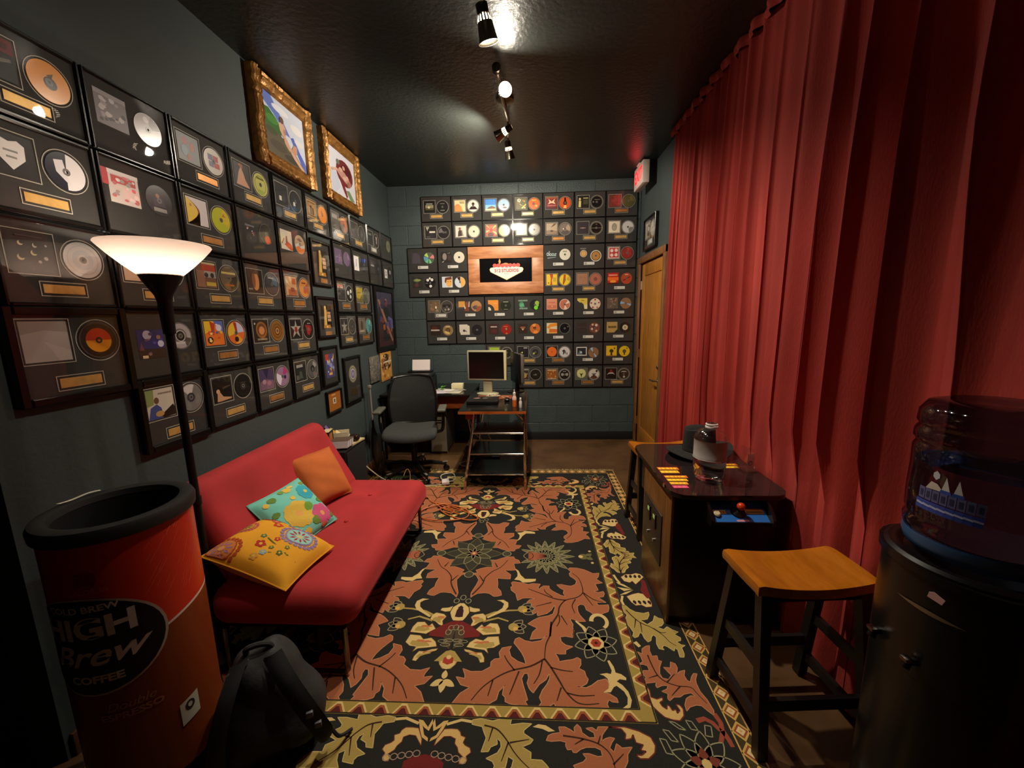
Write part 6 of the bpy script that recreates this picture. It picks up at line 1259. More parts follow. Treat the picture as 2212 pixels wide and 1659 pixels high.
mb.build('shade', shade_mat(), lamp, 60)
mb = MB(); mb.sphere((0,0,1.592), .020, 8, (1,1,1.15)); mb.build('bulb', mat('lit_warm_bulb', (1,.9,.75), .3, emit=(1,.84,.62), estr=30), lamp)
point_light('torchiere_light', (0,0,1.625), TORCH_W, .02, lamp, (1.0,.82,.66))

# ------------------------------------------------------------------ coffee can shaped barrel
CR, CH = .165, .900
can = thing('drink_barrel', 'tall red HIGH Brew coffee can shaped barrel with open black top', 'barrel', (-1.202, 1.021, RZ))
M_vinyl = print_mat('vinyl_wrap', 0.35, 0.4)
VIEW = math.atan2(-1.021, 1.202)           # direction from the barrel to the camera
def onwrap(mb, pts, fs, col, a0, z0, lift, flip=False):
    """flat drawing (metres) laid round the barrel; a0 = heading of its centre"""
    r = CR+lift
    q = [(r*math.cos(a0+x/CR), r*math.sin(a0+x/CR), z0+z) for x, z in pts]
    mb._add(q, fs, col)
cred = rgb(196,46,26); cbrown = rgb(124,54,22)
mb = MB(); n = 64
z_sw = lambda a: .535+.055*math.cos(a-(VIEW+1.35))
def wp(u, z, r=CR): return (r*math.cos(2*PI*u), r*math.sin(2*PI*u), z)
mb.grid(lambda u, v: wp(u, .09+(z_sw(2*PI*u)-.09)*v), n, 2, cbrown, True)
mb.grid(lambda u, v: wp(u, z_sw(2*PI*u)+(.862-z_sw(2*PI*u))*v), n, 2, cred, True)
mb.grid(lambda u, v: wp(u, z_sw(2*PI*u)-.005+.008*v, CR+.0006), n, 1, rgb(214,196,180), True)
mb.build('wrap', M_vinyl, can, 60)
mb = MB(); mb.lathe([(0,0),(CR-.012,0),(CR-.012,.09),(0,.09)], 48); mb.build('plinth', M_blkmetal, can)
M_rim = mat('black_foam_rim', rgb(34,33,32), 0.6, noise=0.1)
mb = MB(); mb.lathe([(CR-.002,.858),(CR+.010,.862),(CR+.012,.885),(CR+.006,.898),(CR-.012,.902),(CR-.026,.897),(CR-.030,.880)], 56); mb.build('rim', M_rim, can)
mb = MB(); mb.lathe([(CR-.029,.882),(CR-.030,.30),(0,.30)], 56); mb.build('liner', mat('black_liner', rgb(9,9,9), .8), can)
mb = MB(); a0 = VIEW+PI*1.06
mb.grid(lambda u, v: ((CR-.010+.012*v)*math.cos(a0+.62*u), (CR-.010+.012*v)*math.sin(a0+.62*u), .9045+.002*math.sin(u*7)), 10, 2); o = mb.build('paper_strip', mat('white_paper', rgb(216,210,190), .8), can)
o['label'] = 'torn white paper strip on the rim'
# oval label; its centre sits towards the left of the visible side
AL = VIEW-.72
OS = 1.24; OZ = .572
ov = [(.135*OS*math.cos(2*PI*i/40), .112*OS*math.sin(2*PI*i/40)) for i in range(40)]
def wrap_disc(name, s, col, lift):
    m = MB(); pts = []; fs = []; R_ = 6
    for k in range(R_+1):
        for x, z in ov: pts.append((x*s*k/R_, z*s*k/R_))
    for k in range(R_):
        for i in range(40):
            j = (i+1) % 40; fs.append((k*40+i, (k+1)*40+i, (k+1)*40+j, k*40+j))
    onwrap(m, pts, fs, col, AL, OZ, lift); m.build(name, M_vinyl, can, 60)
wrap_disc('oval_border', 1.04, rgb(190,170,156), .0012); wrap_disc('oval_label', 1.0, rgb(20,18,22), .0018)
def wrap_text(s, size, x, z, col, name, bold=0.0, shear=0.0, sx=1.0, rise=0.0, lift=.0026):
    vs_, fs_ = text_polys(s, size, bold=bold, shear=shear); m = MB()
    onwrap(m, [(px*sx*OS+x, pz*OS+z*1.14+rise*px) for px, pz in vs_], fs_, col, AL, OZ, lift); m.build(name, M_vinyl, can, 0)
TXT = rgb(214,200,188)
wrap_text('COLD BREW', .020, .005, .098, TXT, 'lettering', .0006, sx=1.15, rise=.03)
wrap_text('HIGH', .066, .005, .047, TXT, 'lettering', .0024, sx=1.12, rise=.05)
wrap_text('Brew', .070, .01, -.022, TXT, 'lettering', .0012, shear=.4, sx=1.15, rise=.08)
wrap_text('COFFEE', .024, .01, -.083, TXT, 'lettering', .0010, sx=1.2, rise=.04)
wrap_text('50', .036, .03, .168, rgb(150,44,30), 'lettering', .002, lift=.0016)
wrap_text('CALORIES', .015, .03, .142, rgb(214,90,60), 'lettering', .0006, lift=.0016)
wrap_text('Double', .028, .07, -.165, rgb(170,110,80), 'lettering', .0004, shear=.3, lift=.0016)
wrap_text('ESPRESSO', .022, .07, -.192, rgb(170,110,80), 'lettering', .0008, sx=1.15, lift=.0016)
m = MB()
for k in range(8): onwrap(m, [(.165+k*.00625,-.290+k*.0015),(.165+(k+1)*.00625,-.290+(k+1)*.0015),(.165+(k+1)*.00625,-.217+(k+1)*.0015),(.165+k*.00625,-.217+k*.0015)], [(0,1,2,3)], rgb(200,190,170), AL, OZ-.06, .0016)
onwrap(m, [(.190+.013*math.cos(i*PI/6), -.235+.016*math.sin(i*PI/6)) for i in range(12)], [tuple(range(12))], rgb(60,50,44), AL, OZ-.06, .0022)
onwrap(m, [(.190+.006*math.cos(i*PI/6), -.234+.008*math.sin(i*PI/6)) for i in range(12)], [tuple(range(12))], rgb(190,180,160), AL, OZ-.06, .0026)
m.build('white_seal', M_vinyl, can, 0)
sc_ = MB(); rr = random.Random(9)
for k in range(60):
    a = VIEW+rr.uniform(.1,1.2); z = rr.uniform(.64,.85); l = rr.uniform(.01,.05)
    onwrap(sc_, [(0,0),(l*.7,l),(l*.7+.0008,l),(.0008,0)], [(0,1,2,3)], rgb(226,110,80), a, z-.0, .0010)
sc_.build('scratches', M_vinyl, can, 0)

# ------------------------------------------------------------------ backpack
M_nyl = mat('black_nylon', rgb(46,46,47), 0.7, noise=0.2, scale=14, bump=0.3, bscale=30)
M_web = mat('black_webbing', rgb(38,38,39), 0.8, noise=0.1, scale=60)
M_greyp = mat('grey_piping', rgb(96,98,102), 0.5)
bp = thing('backpack', 'black nylon backpack standing on rug in front of sofa', 'backpack', (-.884, 1.095, RZ), math.radians(24))
def bpd(p, n):
    o = Vector((0,0,0)); h = (p.z+.185)/.37
    o.x += -p.x*.52*max(0, h-.30)**1.15/.66
    o.y += -p.y*.40*max(0, h-.3)**1.1
    o.x += -.020*max(0, h-.5)
    o += n*(.008*math.sin(p.x*27+p.z*17)*math.sin(p.z*22+p.y*11)+.012*math.exp(-((p.z+.07)/.08)**2))
    return o
mb = MB(); mb.softbox((0,0,.187), (.156,.104,.185), .095, 30, bpd); mb.build('body', M_nyl, bp, 70)
def side_x(z, k=1.0): 
    h = z/.37; return .172*(1-.52*max(0, h-.30)**1.15/.66)*k
mb = MB(); pth = smooth_path([(-side_x(z)*.80-.012*max(0,z/.37-.5)*1.6, -.075*(1-.3*z/.37)-.012, z) for z in (.03,.10,.18,.26,.32,.352)]+[(-.03,-.048,.372)], 6); mb.tube(pth, .004, 6); mb.build('side_piping', M_greyp, bp)
mb = MB(); mb.tube(smooth_path([(-.045,-.01,.362),(-.04,-.02,.388),(-.01,-.02,.394),(.02,-.02,.388),(.028,-.01,.362)],5), .009, 8); mb.build('carry_handle', M_web, bp)
for sg, nm in ((1,1),(-1,2)):
    top = (.035 if sg > 0 else -.055); bot = (.165 if sg > 0 else -.13)
    P0 = [(top, -.055, .372), (top+(bot-top)*.35, -.112, .305), (top+(bot-top)*.75, -.138, .200), (bot*.98, -.125, .105), (bot, -.095, .040)]
    pth = smooth_path(P0, 8); mb = MB()
    def sf(u, v, pth=pth, off=0.0):
        p = pth[int(u*(len(pth)-1)+.5)]; w_ = .026 if u < .8 else .026-.05*(u-.8)
        return (p.x+(v-.5)*2*w_, p.y-.008*math.sin(PI*v)+off, p.z+(v-.5)*.018)
    mb.grid(lambda u, v: sf(u, v), len(pth)-1, 5); mb.grid(lambda u, v: sf(u, 1-v, off=.008), len(pth)-1, 5); mb.build('shoulder_strap', M_web, bp, 60)
mb = MB(); mb.tube(smooth_path([(.150,-.095,.13),(.182,-.105,.09),(.205,-.10,.04),(.240,-.06,.006)],6), .006, 6); mb.build('strap_tail', M_web, bp)
for z, x in ((.195,.125),(.150,.145)):
    mb = MB(); mb.rbox(x,-.152,z,x+.020,-.138,z+.020, r=.003); mb.build('buckle', M_greyp, bp)
mb = MB(); mb.tube([(-.10,-.122,.075),(-.105,-.130,.045)], .0035, 6); mb.build('zip_pull', M_chrome, bp)

# ------------------------------------------------------------------ black speaker box used as side table
M_blkcab = mat('black_cabinet_vinyl', rgb(13,12,13), 0.45, noise=0.15, scale=30)
sp = thing('speaker_cabinet', 'black box speaker cabinet standing past the sofa end', 'speaker', (-1.385, 2.705, RZ))
box_obj('cabinet', (-.125,-.165,.012,.105,.155,.520), M_blkcab, sp, r=.006)
box_obj('grille', (.104,-.150,.03,.112,.140,.505), mat('speaker_grille_cloth', rgb(8,8,9), .9, bump=.3, bscale=400), sp, r=.003)
for x in (-.10,.08):
    for y in (-.14,.13): 
        mb = MB(); mb.lathe([(0,0),(.012,0),(.012,.014),(0,.014)],10,x,y,0); mb.build('foot', M_rim, sp)
# things on the cabinet
def top_thing(name, label, cat, loc, rz=0): return thing(name, label, cat, loc, rz)
ZT = .5205+RZ
M_card = mat('white_cardboard', rgb(206,196,170), .8, noise=.05); M_inner = mat('white_box_inside', rgb(216,204,176), .8)
bx = thing('flyer_box', 'open white box of flyers leaning on the speaker cabinet', 'box', (-1.440, 2.790, ZT), math.radians(20))
q = MB(); L_, W_, H_ = .072,.045,.075
q.box(-L_,-W_,0,L_,W_,.003); q.box(-L_,-W_,.003,-L_+.003,W_,H_); q.box(L_-.003,-W_,.003,L_,W_,H_*.5); q.box(-L_+.003,-W_,.003,L_-.003,-W_+.003,H_); q.box(-L_+.003,W_-.003,.003,L_-.003,W_,H_)
q.build('carton', M_card, bx)
for i, c_ in enumerate((rgb(120,90,140), rgb(206,150,50), rgb(214,190,130))):
    m = MB(); m.M = Matrix.Translation((-.045+i*.030, 0, .05)) @ Matrix.Rotation(math.radians(-30-10*i), 4, 'Y')
    m.box(-.0015,-.035,-.03,.0015,.035,.085-.02*i, col=c_); m.build('flyer', M_print, bx, 0)
bk2 = thing('amber_card_box', 'upright black and amber box beside the flyer box', 'box', (-1.462, 2.672, ZT), math.radians(10))
box_obj('carton', (-.025,-.05,0,.025,.05,.115), mat('dark_print_box', rgb(30,26,24), .4), bk2, r=.002)
m = MB(); art(m, rgb(170,96,40), [('b',[rgb(206,150,70),rgb(90,46,24)],8,71)], -.04, .01, .06, .09, 0); m.v = [(.0256, x, z) for x, y, z in m.v]; m.build('printed_front', M_print, bk2, 0)
m = MB(); m.box(-.025,-.05,.1152,.025,.05,.116, col=rgb(206,190,150)); m.build('lid', M_print, bk2, 0)
rl = thing('tape_roll', 'black round tape roll standing behind the sofa corner', 'roll', (-1.480, 2.560, ZT+.0522))
m = MB(); m.lathe([(.052,-.018),(.052,.018),(.022,.018),(.022,-.018),(.052,-.018)], 24, axis='x'); m.build('tape', mat('black_tape', rgb(20,19,18), .35), rl)
m = MB(); m.lathe([(.0222,-.018),(.0222,.018),(.019,.018),(.019,-.018),(.0222,-.018)], 24, axis='x'); m.build('core', mat('brown_card_core', rgb(130,80,44), .8), rl)
for i in range(6):
    cs = thing('cd_case', 'clear CD case in slanted row on speaker cabinet, %s from sofa' % ['nearest','second','third','fourth','fifth','sixth'][i], 'cd case', (-1.345, 2.580+i*.017, ZT+.012), math.radians(12), 'slanted CD cases')
    m = MB(); m.M = Matrix.Rotation(math.radians(62), 4, 'X'); m.rbox(-.062,.0,-.004,.062,.058,.004, r=.001, seg=1, col=rgb(190,180,176) if i % 2 else rgb(150,140,140)); m.build('case', M_print, cs, 0)
    m = MB(); m.M = Matrix.Rotation(math.radians(62), 4, 'X'); m.box(-.063,.050,-.0045,.063,.0585,.0045, col=rgb(110,90,76)); m.build('spine', M_print, cs, 0)
pl = thing('photo_card_stack', 'cream printed cards lying at cabinet edge', 'cards', (-1.330, 2.765, ZT), math.radians(-8))
for i in range(3):
    m = MB(); m.box(-.05,-.085,i*.004,.05,.085,i*.004+.0036, col=rgb(196,176,130)); m.build('card', M_print, pl, 0)
m = MB(); m.M = Matrix.Translation((0,0,.0122)) @ Matrix.Rotation(-PI/2, 4, 'X'); art(m, None, [('b',[rgb(60,50,44),rgb(150,110,70),rgb(206,190,150)],12,72)], -.05,-.085,.10,.17, 0); m.build('print', M_print, pl, 0)
kn = tag(MB().softbox((-1.312,2.765,ZT+.0365), (.035,.028,.024), .018, 10).build('trinket_box', mat('dark_lacquer', rgb(40,24,22), .2)), 'small dark lacquered trinket box near cabinet front edge', 'box')

# ------------------------------------------------------------------ cocktail arcade table
M_wood_side = wood_mat('walnut_vinyl', rgb(84,52,22), rgb(120,78,36), 0.35, 6.0, (10, 10, 1.2))
M_blklam = mat('black_laminate', rgb(20,16,15), 0.35, noise=0.1, scale=30)
M_glass_top = mat('smoked_glass_top', rgb(34,26,26), 0.05, spec=0.6, ior=1.5)
ar = thing('arcade_table', 'black glass topped cocktail arcade table with walnut side and blue joystick panel', 'arcade table', (.605, 1.620, RZ), 0)
AX, AYB = .450, .640     # body width (x) and length (y)
bodyb = MB(); bodyb.box(.012,.045,.035,AX,.46,.630); bodyb.box(.03,.06,0,AX-.02,.44,.035); bodyb.build('cabinet', M_blklam, ar)
box_obj('side_panel', (0,.043,.002,.012,.462,.630), M_wood_side, ar, r=.001)
tp = MB(); rr_ = .075; ol = []
for (cx, cy, a0) in ((-.012+rr_,-.005+rr_,PI),(.482-rr_,-.005+rr_,1.5*PI),(.482-rr_,.690-rr_,0),(-.012+rr_,.690-rr_,.5*PI)):
    for i in range(7): a = a0+PI/2*i/6; ol.append((cx+rr_*math.cos(a), cy+rr_*math.sin(a)))
tp.prism(ol, .631, .646); tp.build('table_top', M_blklam, ar, 30)
gl = MB(); gl.prism(ol, .6465, .6525); gl.build('glass_top', M_glass_top, ar, 30)
# trim clips at the edge
for y in (.10,.60):
    box_obj('glass_clip', (-.016,y,.640,-.010,y+.02,.656), M_chrome, ar)
# far player's knee panel
box_obj('far_panel', (.03,.46,.42,AX-.02,.62,.630), M_blklam, ar, r=.004)
# near control panel: recessed shelf with cheeks
CPM = Matrix.Translation((.2575,-.006,.5800)) @ Matrix.Rotation(math.radians(30), 4, 'X')
cp = MB(); cp.M = CPM; cp.box(-.118,-.052,-.022,.118,.048,0); cp.build('control_shelf', M_blklam, ar)
for x in (.127,.376):
    ch = MB(); ch.prism([(-.058,.540),(.046,.540),(.046,.630),(.006,.630),(-.040,.590),(-.058,.566)], x, x+.012, 'yz'); ch.build('cheek', M_blklam, ar, 30)
pn = MB(); pn.M = CPM
def P2(x0,y0,x1,y1,z,c_): pn.poly([(x0,y0,z),(x1,y0,z),(x1,y1,z),(x0,y1,z)], c_)
P2(-.112,-.048,.112,.046,.0008,rgb(40,112,196)); P2(.03,-.010,.105,.014,.0012,rgb(206,140,60)); P2(.034,-.006,.10,.002,.0016,rgb(120,110,70))
P2(-.105,-.01,-.05,.008,.0012,rgb(206,160,70)); P2(-.02,-.046,.03,-.038,.0012,rgb(220,150,150))
for k in range(6): P2(-.10+k*.012,-.006,-.093+k*.012,.002,.0016,rgb(150,70,40))
pn.build('control_overlay', M_print, ar, 0)
js = MB(); js.M = CPM; js.lathe([(0,.001),(.030,.001),(.028,.0065),(.012,.0105),(.006,.0135),(.006,.030)], 20, 0,-.002, 0); js.build('joystick_shaft', M_blkmetal, ar)
js = MB(); js.M = CPM; js.sphere((0,-.002,.042), .0165, 10); js.build('joystick_ball', mat('orange_red_plastic', rgb(206,62,20), .25), ar)
bt = MB(); bt.M = CPM; bt.lathe([(.0145,.001),(.0145,.009),(.010,.013),(0,.013)], 16, -.092,-.012, 0); bt.build('start_button', mat('cream_plastic', rgb(214,200,160), .35), ar)
# coin door on the walnut side
cd_ = MB(); cd_.rbox(-.006,.150,.215,.0,.435,.475, r=.003); o = cd_.build('coin_door', mat('dark_steel_door', rgb(52,44,36), .45, .3), ar)
for (y, z) in ((.24,.40),(.33,.40)):
    box_obj('coin_slot', (-.012,y-.022,z-.03,-.006,y+.022,z+.045), M_blkmetal, o, r=.002)
    box_obj('coin_light', (-.0135,y-.012,z+.018,-.012,y+.012,z+.036), mat('green_coin_light', rgb(160,200,110), .4, emit=rgb(160,210,110), estr=.12), o)
for (y, z) in ((.235,.305),(.33,.30)):
    k = MB(); k.lathe([(0,-.010),(.009,-.010),(.009,0),(0,0)],12,-.006,y,z,axis='x'); k.build('lock', M_chrome, o)
# game cards printed under the glass
def G2(pts, c_, k=0): gm.poly([(x, y, .6532+k*.0002) for x, y in pts], c_)
def lettered(x0, y0, w_, h_, rows, seed):
    rr = random.Random(seed)
    for r in range(rows):
        y = y0+h_*(1-(r+1)/rows); G2([(x0,y+.004),(x0+w_*(1-.12*r),y+.004),(x0+w_*(1-.12*r),y+h_/rows-.006),(x0,y+h_/rows-.006)], [rgb(226,120,40),rgb(230,170,40),rgb(226,150,40),rgb(214,70,110)][r % 4])
        u = x0+.004
        while u < x0+w_*(1-.12*r)-.016:
            ww = rr.uniform(.010,.018); G2([(u,y+.009),(u+ww,y+.009),(u+ww*.9,y+h_/rows-.011),(u+.002,y+h_/rows-.011)], [rgb(240,196,50),rgb(240,206,60),rgb(240,190,60),rgb(226,110,130)][r % 4], 1); u += ww+.004
for args in ((.015,.235,.100,.085,2,1), (.015,.065,.105,.150,4,2), (.335,.30,.09,.07,2,4)):
    gm = MB(); lettered(*args); gm.build('game_card', M_print, ar, 0)
sc2 = MB(); sc2.box(.14,.19,.6466,.32,.50,.6470); sc2.build('screen_window', mat('dark_tube_screen', rgb(22,20,22), .1), ar)

# ------------------------------------------------------------------ things on the arcade table
ZA_ = .6541+RZ
M_clear = glazing_mat('clear_plastic', 0.07, 1.75, (.96,.96,.95))
M_water = mat('clear_water', (0.95,.97,.98), 0.0, trans=1.0, ior=1.33)
jug = thing('water_jug', 'half full clear plastic water jug with white label', 'jug', (.811, 1.790, ZA_)); jug.scale = (.90,.90,1.0)
mb = MB(); mb.lathe([(0,.004),(.050,0),(.066,.006),(.076,.030),(.074,.050),(.078,.062),(.079,.110),(.076,.116),(.076,.185),(.079,.192),(.078,.205),(.060,.228),(.034,.240),(.026,.246),(.026,.262),(.024,.264)], 32); mb.build('bottle', M_clear, jug, 40)
mb = MB(); mb.lathe([(0,.006),(.049,.003),(.064,.008),(.0735,.030),(.0715,.050),(.0755,.062),(.0760,.098),(0,.098)], 32); mb.build('water', M_water, jug, 40)
mb = MB(); mb.lathe([(.0800,.106),(.0775,.110),(.0775,.190),(.0800,.194)], 30, a0=math.radians(150), a1=math.radians(330)); mb.build('paper_label', mat('pale_grey_label', rgb(150,143,138), .55, noise=.08, scale=30), jug, 60)
mb = MB(); mb.lathe([(.0262,.244),(.030,.246),(.030,.252),(.0262,.254)], 24); mb.lathe([(.0262,.258),(.029,.259),(.029,.263),(.024,.265)], 24); mb.build('neck_ring', mat('clear_ring', rgb(200,196,190), .2), jug)
hat = thing('black_hat', 'black brimmed hat lying behind the water jug', 'hat', (.900, 2.120, ZA_+.028), math.radians(8))
M_felt = mat('black_felt', rgb(22,21,20), .9, noise=.15, scale=40)
def brim(u, v):
    a = 2*PI*u; r = .075+.080*v; e = 1.12
    return (r*e*math.cos(a), r*.92*math.sin(a), .0+.018*(v**2)*math.cos(2*a)+.012*v*math.cos(a))
mb = MB(); mb.grid(brim, 40, 5, wrapu=True); k0 = len(mb.v)
mb.grid(lambda u, v: tuple(Vector(brim(u, 1-v))-Vector((0,0,.003))), 40, 5, wrapu=True); mb.build('brim', M_felt, hat, 60)
def crown(u, v):
    a = 2*PI*u; t_ = v
    r = .078*(1-.10*t_) if t_ < .8 else .078*.92*(1-((t_-.8)/.2)**2*.999)
    z = .125*min(1, t_/.85)-(.030*math.exp(-(math.sin(a)*r/.03)**2) if t_ > .75 else 0)*((t_-.75)/.25)
    return (r*1.12*math.cos(a), r*.92*math.sin(a), z)
mb = MB(); mb.grid(crown, 36, 16, wrapu=True); mb.build('crown', M_felt, hat, 60)
mb = MB(); mb.lathe([(.0795,.004),(.0795,.022)], 32); mb.v = [(x*1.12,y*.92,z) for x, y, z in mb.v]; o = mb.build('hat_band', mat('dark_ribbon', rgb(40,38,32), .6), hat)
tent = thing('acrylic_tent_card', 'small clear acrylic wedge holding a white card', 'sign', (1.035, 1.900, ZA_), math.radians(15))
mb = MB(); mb.prism([(-.032,0),(.032,0),(.006,.115),(-.006,.115)], -.035, .035, 'xz'); mb.build('wedge', M_clear, tent, 0)
mb = MB(); mb.M = Matrix.Rotation(math.radians(0), 4, 'Z'); art(mb, rgb(206,202,190), [('c',.45,.45,.30,rgb(70,66,60)),('c',.45,.45,.22,rgb(200,196,180)),('c',.45,.45,.12,rgb(170,160,90))], -.022, .006, .040, .085, -.0345+.003); mb.build('card', M_print, tent, 0)
mb = MB(); mb.rbox(-.034,-.037,0,.034,.037,.006, r=.002); mb.build('foot', M_clear, tent)

# ------------------------------------------------------------------ saddle stools
M_honey = wood_mat('honey_stained_seat', rgb(150,84,8), rgb(176,104,18), 0.22, 3.0, (8, 2, 2), coat=.4)
M_blkwood = mat('black_painted_wood', rgb(22,17,14), 0.4, noise=.15, scale=30)
def stool(loc, rz, label):
    t = thing('saddle_stool', label, 'stool', loc, rz, 'saddle stools')
    hx, hy, zt, th = .198, .105, .560, .032
    def top(u, v):
        a, b = 2*u-1, 2*v-1
        return (a*hx*(1-.02*b*b), b*hy*(1-.03*a*a), zt+.020*a*a-.012*(1-b*b)*(1-a*a)-.004*max(0,abs(b)-.8)/.2-.006*max(0,abs(a)-.92)/.08)
    mb = MB(); N, K = 24, 12
    mb.grid(top, N, K); mb.grid(lambda u, v: tuple(Vector(top(1-u, v))-Vector((0,0,th))), N, K)
    ring = [(i/N,0) for i in range(N)]+[(1,j/K) for j in range(K)]+[(1-i/N,1) for i in range(N)]+[(0,1-j/K) for j in range(K)]
    def side(u, v):
        q = ring[int(round(u*len(ring))) % len(ring)]; p = Vector(top(*q)); return tuple(p+Vector((p.x*.012*math.sin(PI*v), p.y*.02*math.sin(PI*v), -th*v)))
    mb.grid(side, len(ring), 3, wrapu=True)
    mb.build('seat', M_honey, t, 50)
    feet = {}
    for sx in (-1, 1):
        for sy in (-1, 1):
            l = MB(); a = Vector((sx*.160, sy*.075, .535)); b = Vector((sx*.176, sy*.150, 0)); s_ = .0165
            pts = []
            for p in (b, a):
                for dx, dy in ((-s_,-s_),(s_,-s_),(s_,s_),(-s_,s_)): pts.append((p.x+dx, p.y+dy, p.z))
            l._add(pts, [(0,3,2,1),(4,5,6,7),(0,1,5,4),(1,2,6,5),(2,3,7,6),(3,0,4,7)]); l.build('leg', M_blkwood, t, 0)
            feet[(sx,sy)] = (a, b)
    def at(s_, z): a, b = feet[s_]; k = z/.535; return b+(a-b)*k
    for (p, q, z, w_) in (((-1,-1),(1,-1),.17,.020),((-1,1),(1,1),.17,.020),((-1,-1),(-1,1),.285,.018),((1,-1),(1,1),.285,.018),((-1,-1),(-1,1),.10,.018),((1,-1),(1,1),.10,.018)):
        A, B = at(p, z), at(q, z); m = MB()
        d_ = (B-A).normalized(); n_ = Vector((-d_.y, d_.x, 0))
        pts = []
        for r in (A, B):
            for sn, sz in ((-1,-1),(1,-1),(1,1),(-1,1)): pts.append(r+n_*sn*.008+Vector((0,0,sz*w_)))
        m._add(pts, [(0,3,2,1),(4,5,6,7),(0,1,5,4),(1,2,6,5),(2,3,7,6),(3,0,4,7)]); m.build('stretcher', M_blkwood, t, 0)
    ap = MB(); ap.box(-.150,-.070,.490,.150,-.055,.530); ap.box(-.150,.055,.490,.150,.070,.530); ap.build('apron', M_blkwood, t, 0)
    return t
stool((.883, 1.262, RZ), math.radians(4), 'honey topped saddle stool with black legs in front of arcade table')
stool((.842, 2.520, RZ), math.radians(2), 'second saddle stool mostly hidden behind the arcade table')

# ------------------------------------------------------------------ water cooler
M_blkpl = mat('black_gloss_plastic', rgb(17,16,16), 0.28, noise=.08)
wc = thing('water_cooler', 'black floor standing water cooler at right edge of photo', 'water cooler', (.985, .863, 0))
def dshape(hx, hy, n=14, back=.145):
    pts = [(back, -hy), (back, hy)]
    for i in range(n+1):
        a = PI/2+PI*i/n; pts.append((-.02+hx*math.cos(a), hy*math.sin(a)))
    return pts
mb = MB(); mb.prism(dshape(.120,.150), 0, .60); mb.build('lower_body', M_blkpl, wc, 40)
mb = MB(); mb.prism(dshape(.122,.152), .60, .845); mb.build('upper_body', M_blkpl, wc, 40)
mb = MB(); mb.prism(dshape(.130,.158), .845, .862); mb.build('top_rim', M_blkpl, wc, 40)
mb = MB(); mb.lathe([(.150,.862),(.150,.868),(.142,.874),(.130,.874),(.118,.866),(.112,.860)], 48); mb.build('bottle_collar', M_blkpl, wc)
mb = MB(); mb.grid(lambda u, v: (-.02+.1235*math.cos(math.radians(176+48*u)), .1535*math.sin(math.radians(176+48*u)), .770+(v-.5)*.010*math.sin(PI*u)), 18, 3); mb.build('pale_arc', mat('pale_arc_silver', rgb(150,142,120), .35, .8), wc, 60)  # pale silver arc on the curved front, tapering at both ends
for y in (-.045,.045):
    m = MB(); m.tube([(-.130,y,.640),(-.150,y,.640),(-.155,y,.625)], .009, 10); m.build('tap_spout', M_blkpl, wc)
    m = MB(); m.rbox(-.163,y-.010,.641,-.145,y+.010,.650, r=.003); m.build('tap_lever', M_dkchrome, wc)
def on_front(deg, lift=0.0): 
    a = math.radians(deg); return (-.02+(.120+lift)*math.cos(a), (.150+lift)*math.sin(a))
m = MB(); m.grid(lambda u, v: (*on_front(188+34*u, .0035*math.sin(PI*v)), .300+(v-.5)*.034*math.sin(PI*min(.98, max(.02, u)))), 14, 6); m.build('door_handle', M_dkchrome, wc, 60)
m = MB(); m.prism([(-.014,-.006),(.010,-.011),(.014,.002),(-.004,.010),(-.012,.006)], 0, .0012, 'xz', col=rgb(226,176,170)); cx_, cy_ = on_front(204, .003)
m.v = [(cx_+x*math.cos(math.radians(294))+y*.9, cy_+x*math.sin(math.radians(294))+y*.4, .812+z) for x, y, z in m.v]; m.build('pink_sticker', M_print, wc, 0)
bt = thing('cooler_bottle', 'upturned clear blue five gallon bottle on the water cooler', 'water bottle', (.985, .863, .864))
M_bluepc = glazing_mat('blue_polycarbonate', 0.05, 1.5, (.32,.40,.50)); M_deepblue = mat('blue_bottle_neck', rgb(54,90,130), 0.25, trans=.15)
mb = MB(); mb.lathe([(.122,.055),(.125,.075),(.119,.088),(.124,.100),(.125,.150),(.124,.200),(.125,.245),(.119,.258),(.126,.268),(.125,.285),(.118,.296),(.124,.305),(.122,.330),(.110,.350),(.080,.358),(.045,.352),(0,.350)], 48); mb.build('bottle_wall', M_bluepc, bt, 50)
mb = MB(); mb.lathe([(.098,.012),(.118,.022),(.123,.040),(.1225,.056),(.1185,.058)], 48); mb.build('bottle_shoulder', M_deepblue, bt, 50)
mb = MB(); mb.lathe([(0,.060),(.117,.060),(.116,.150),(.116,.215),(0,.215)], 40); mb.build('water', mat('still_water', (.75,.85,.95), .02, trans=1.0, ior=1.33), bt, 50)
BA = math.radians(198); br = .1262
lg = MB()
def LG(pts, c_, lift=0):
    r = br+lift; lg.poly([(r*math.cos(BA+x/br), r*math.sin(BA+x/br), .165+z-.10*x*0) for x, z in pts], c_)
for k in range(8):
    x0 = -.055+k*.014
    LG([(x0,-.022),(x0+.0125,-.022),(x0+.0125,.004),(x0,.004)], rgb(90,96,140)); LG([(x0+.003,-.016),(x0+.009,-.016),(x0+.009,-.002),(x0+.003,-.002)], rgb(50,54,84), .0003)
    LG([(x0-.004,-.046),(x0+.012,-.046),(x0+.012,-.024),(x0-.004,-.024)], rgb(54,76,160)); LG([(x0-.002,-.036),(x0+.012,-.037),(x0+.012,-.033),(x0-.002,-.031)], rgb(170,180,214), .0003)
LG([(-.030,.042),(-.024,.048),(-.018,.042),(-.018,.034),(-.024,.028),(-.030,.034)], rgb(190,196,206)); LG([(-.042,.004),(-.032,.022),(-.020,.020),(-.008,.006)], rgb(206,200,186))
for x in (-.012,.008): LG([(x,.010),(x+.014,.010),(x+.006,.040)], rgb(206,206,206)); LG([(x-.003,.004),(x+.017,.004),(x+.015,.011),(x-.001,.011)], rgb(54,84,170), .0003)
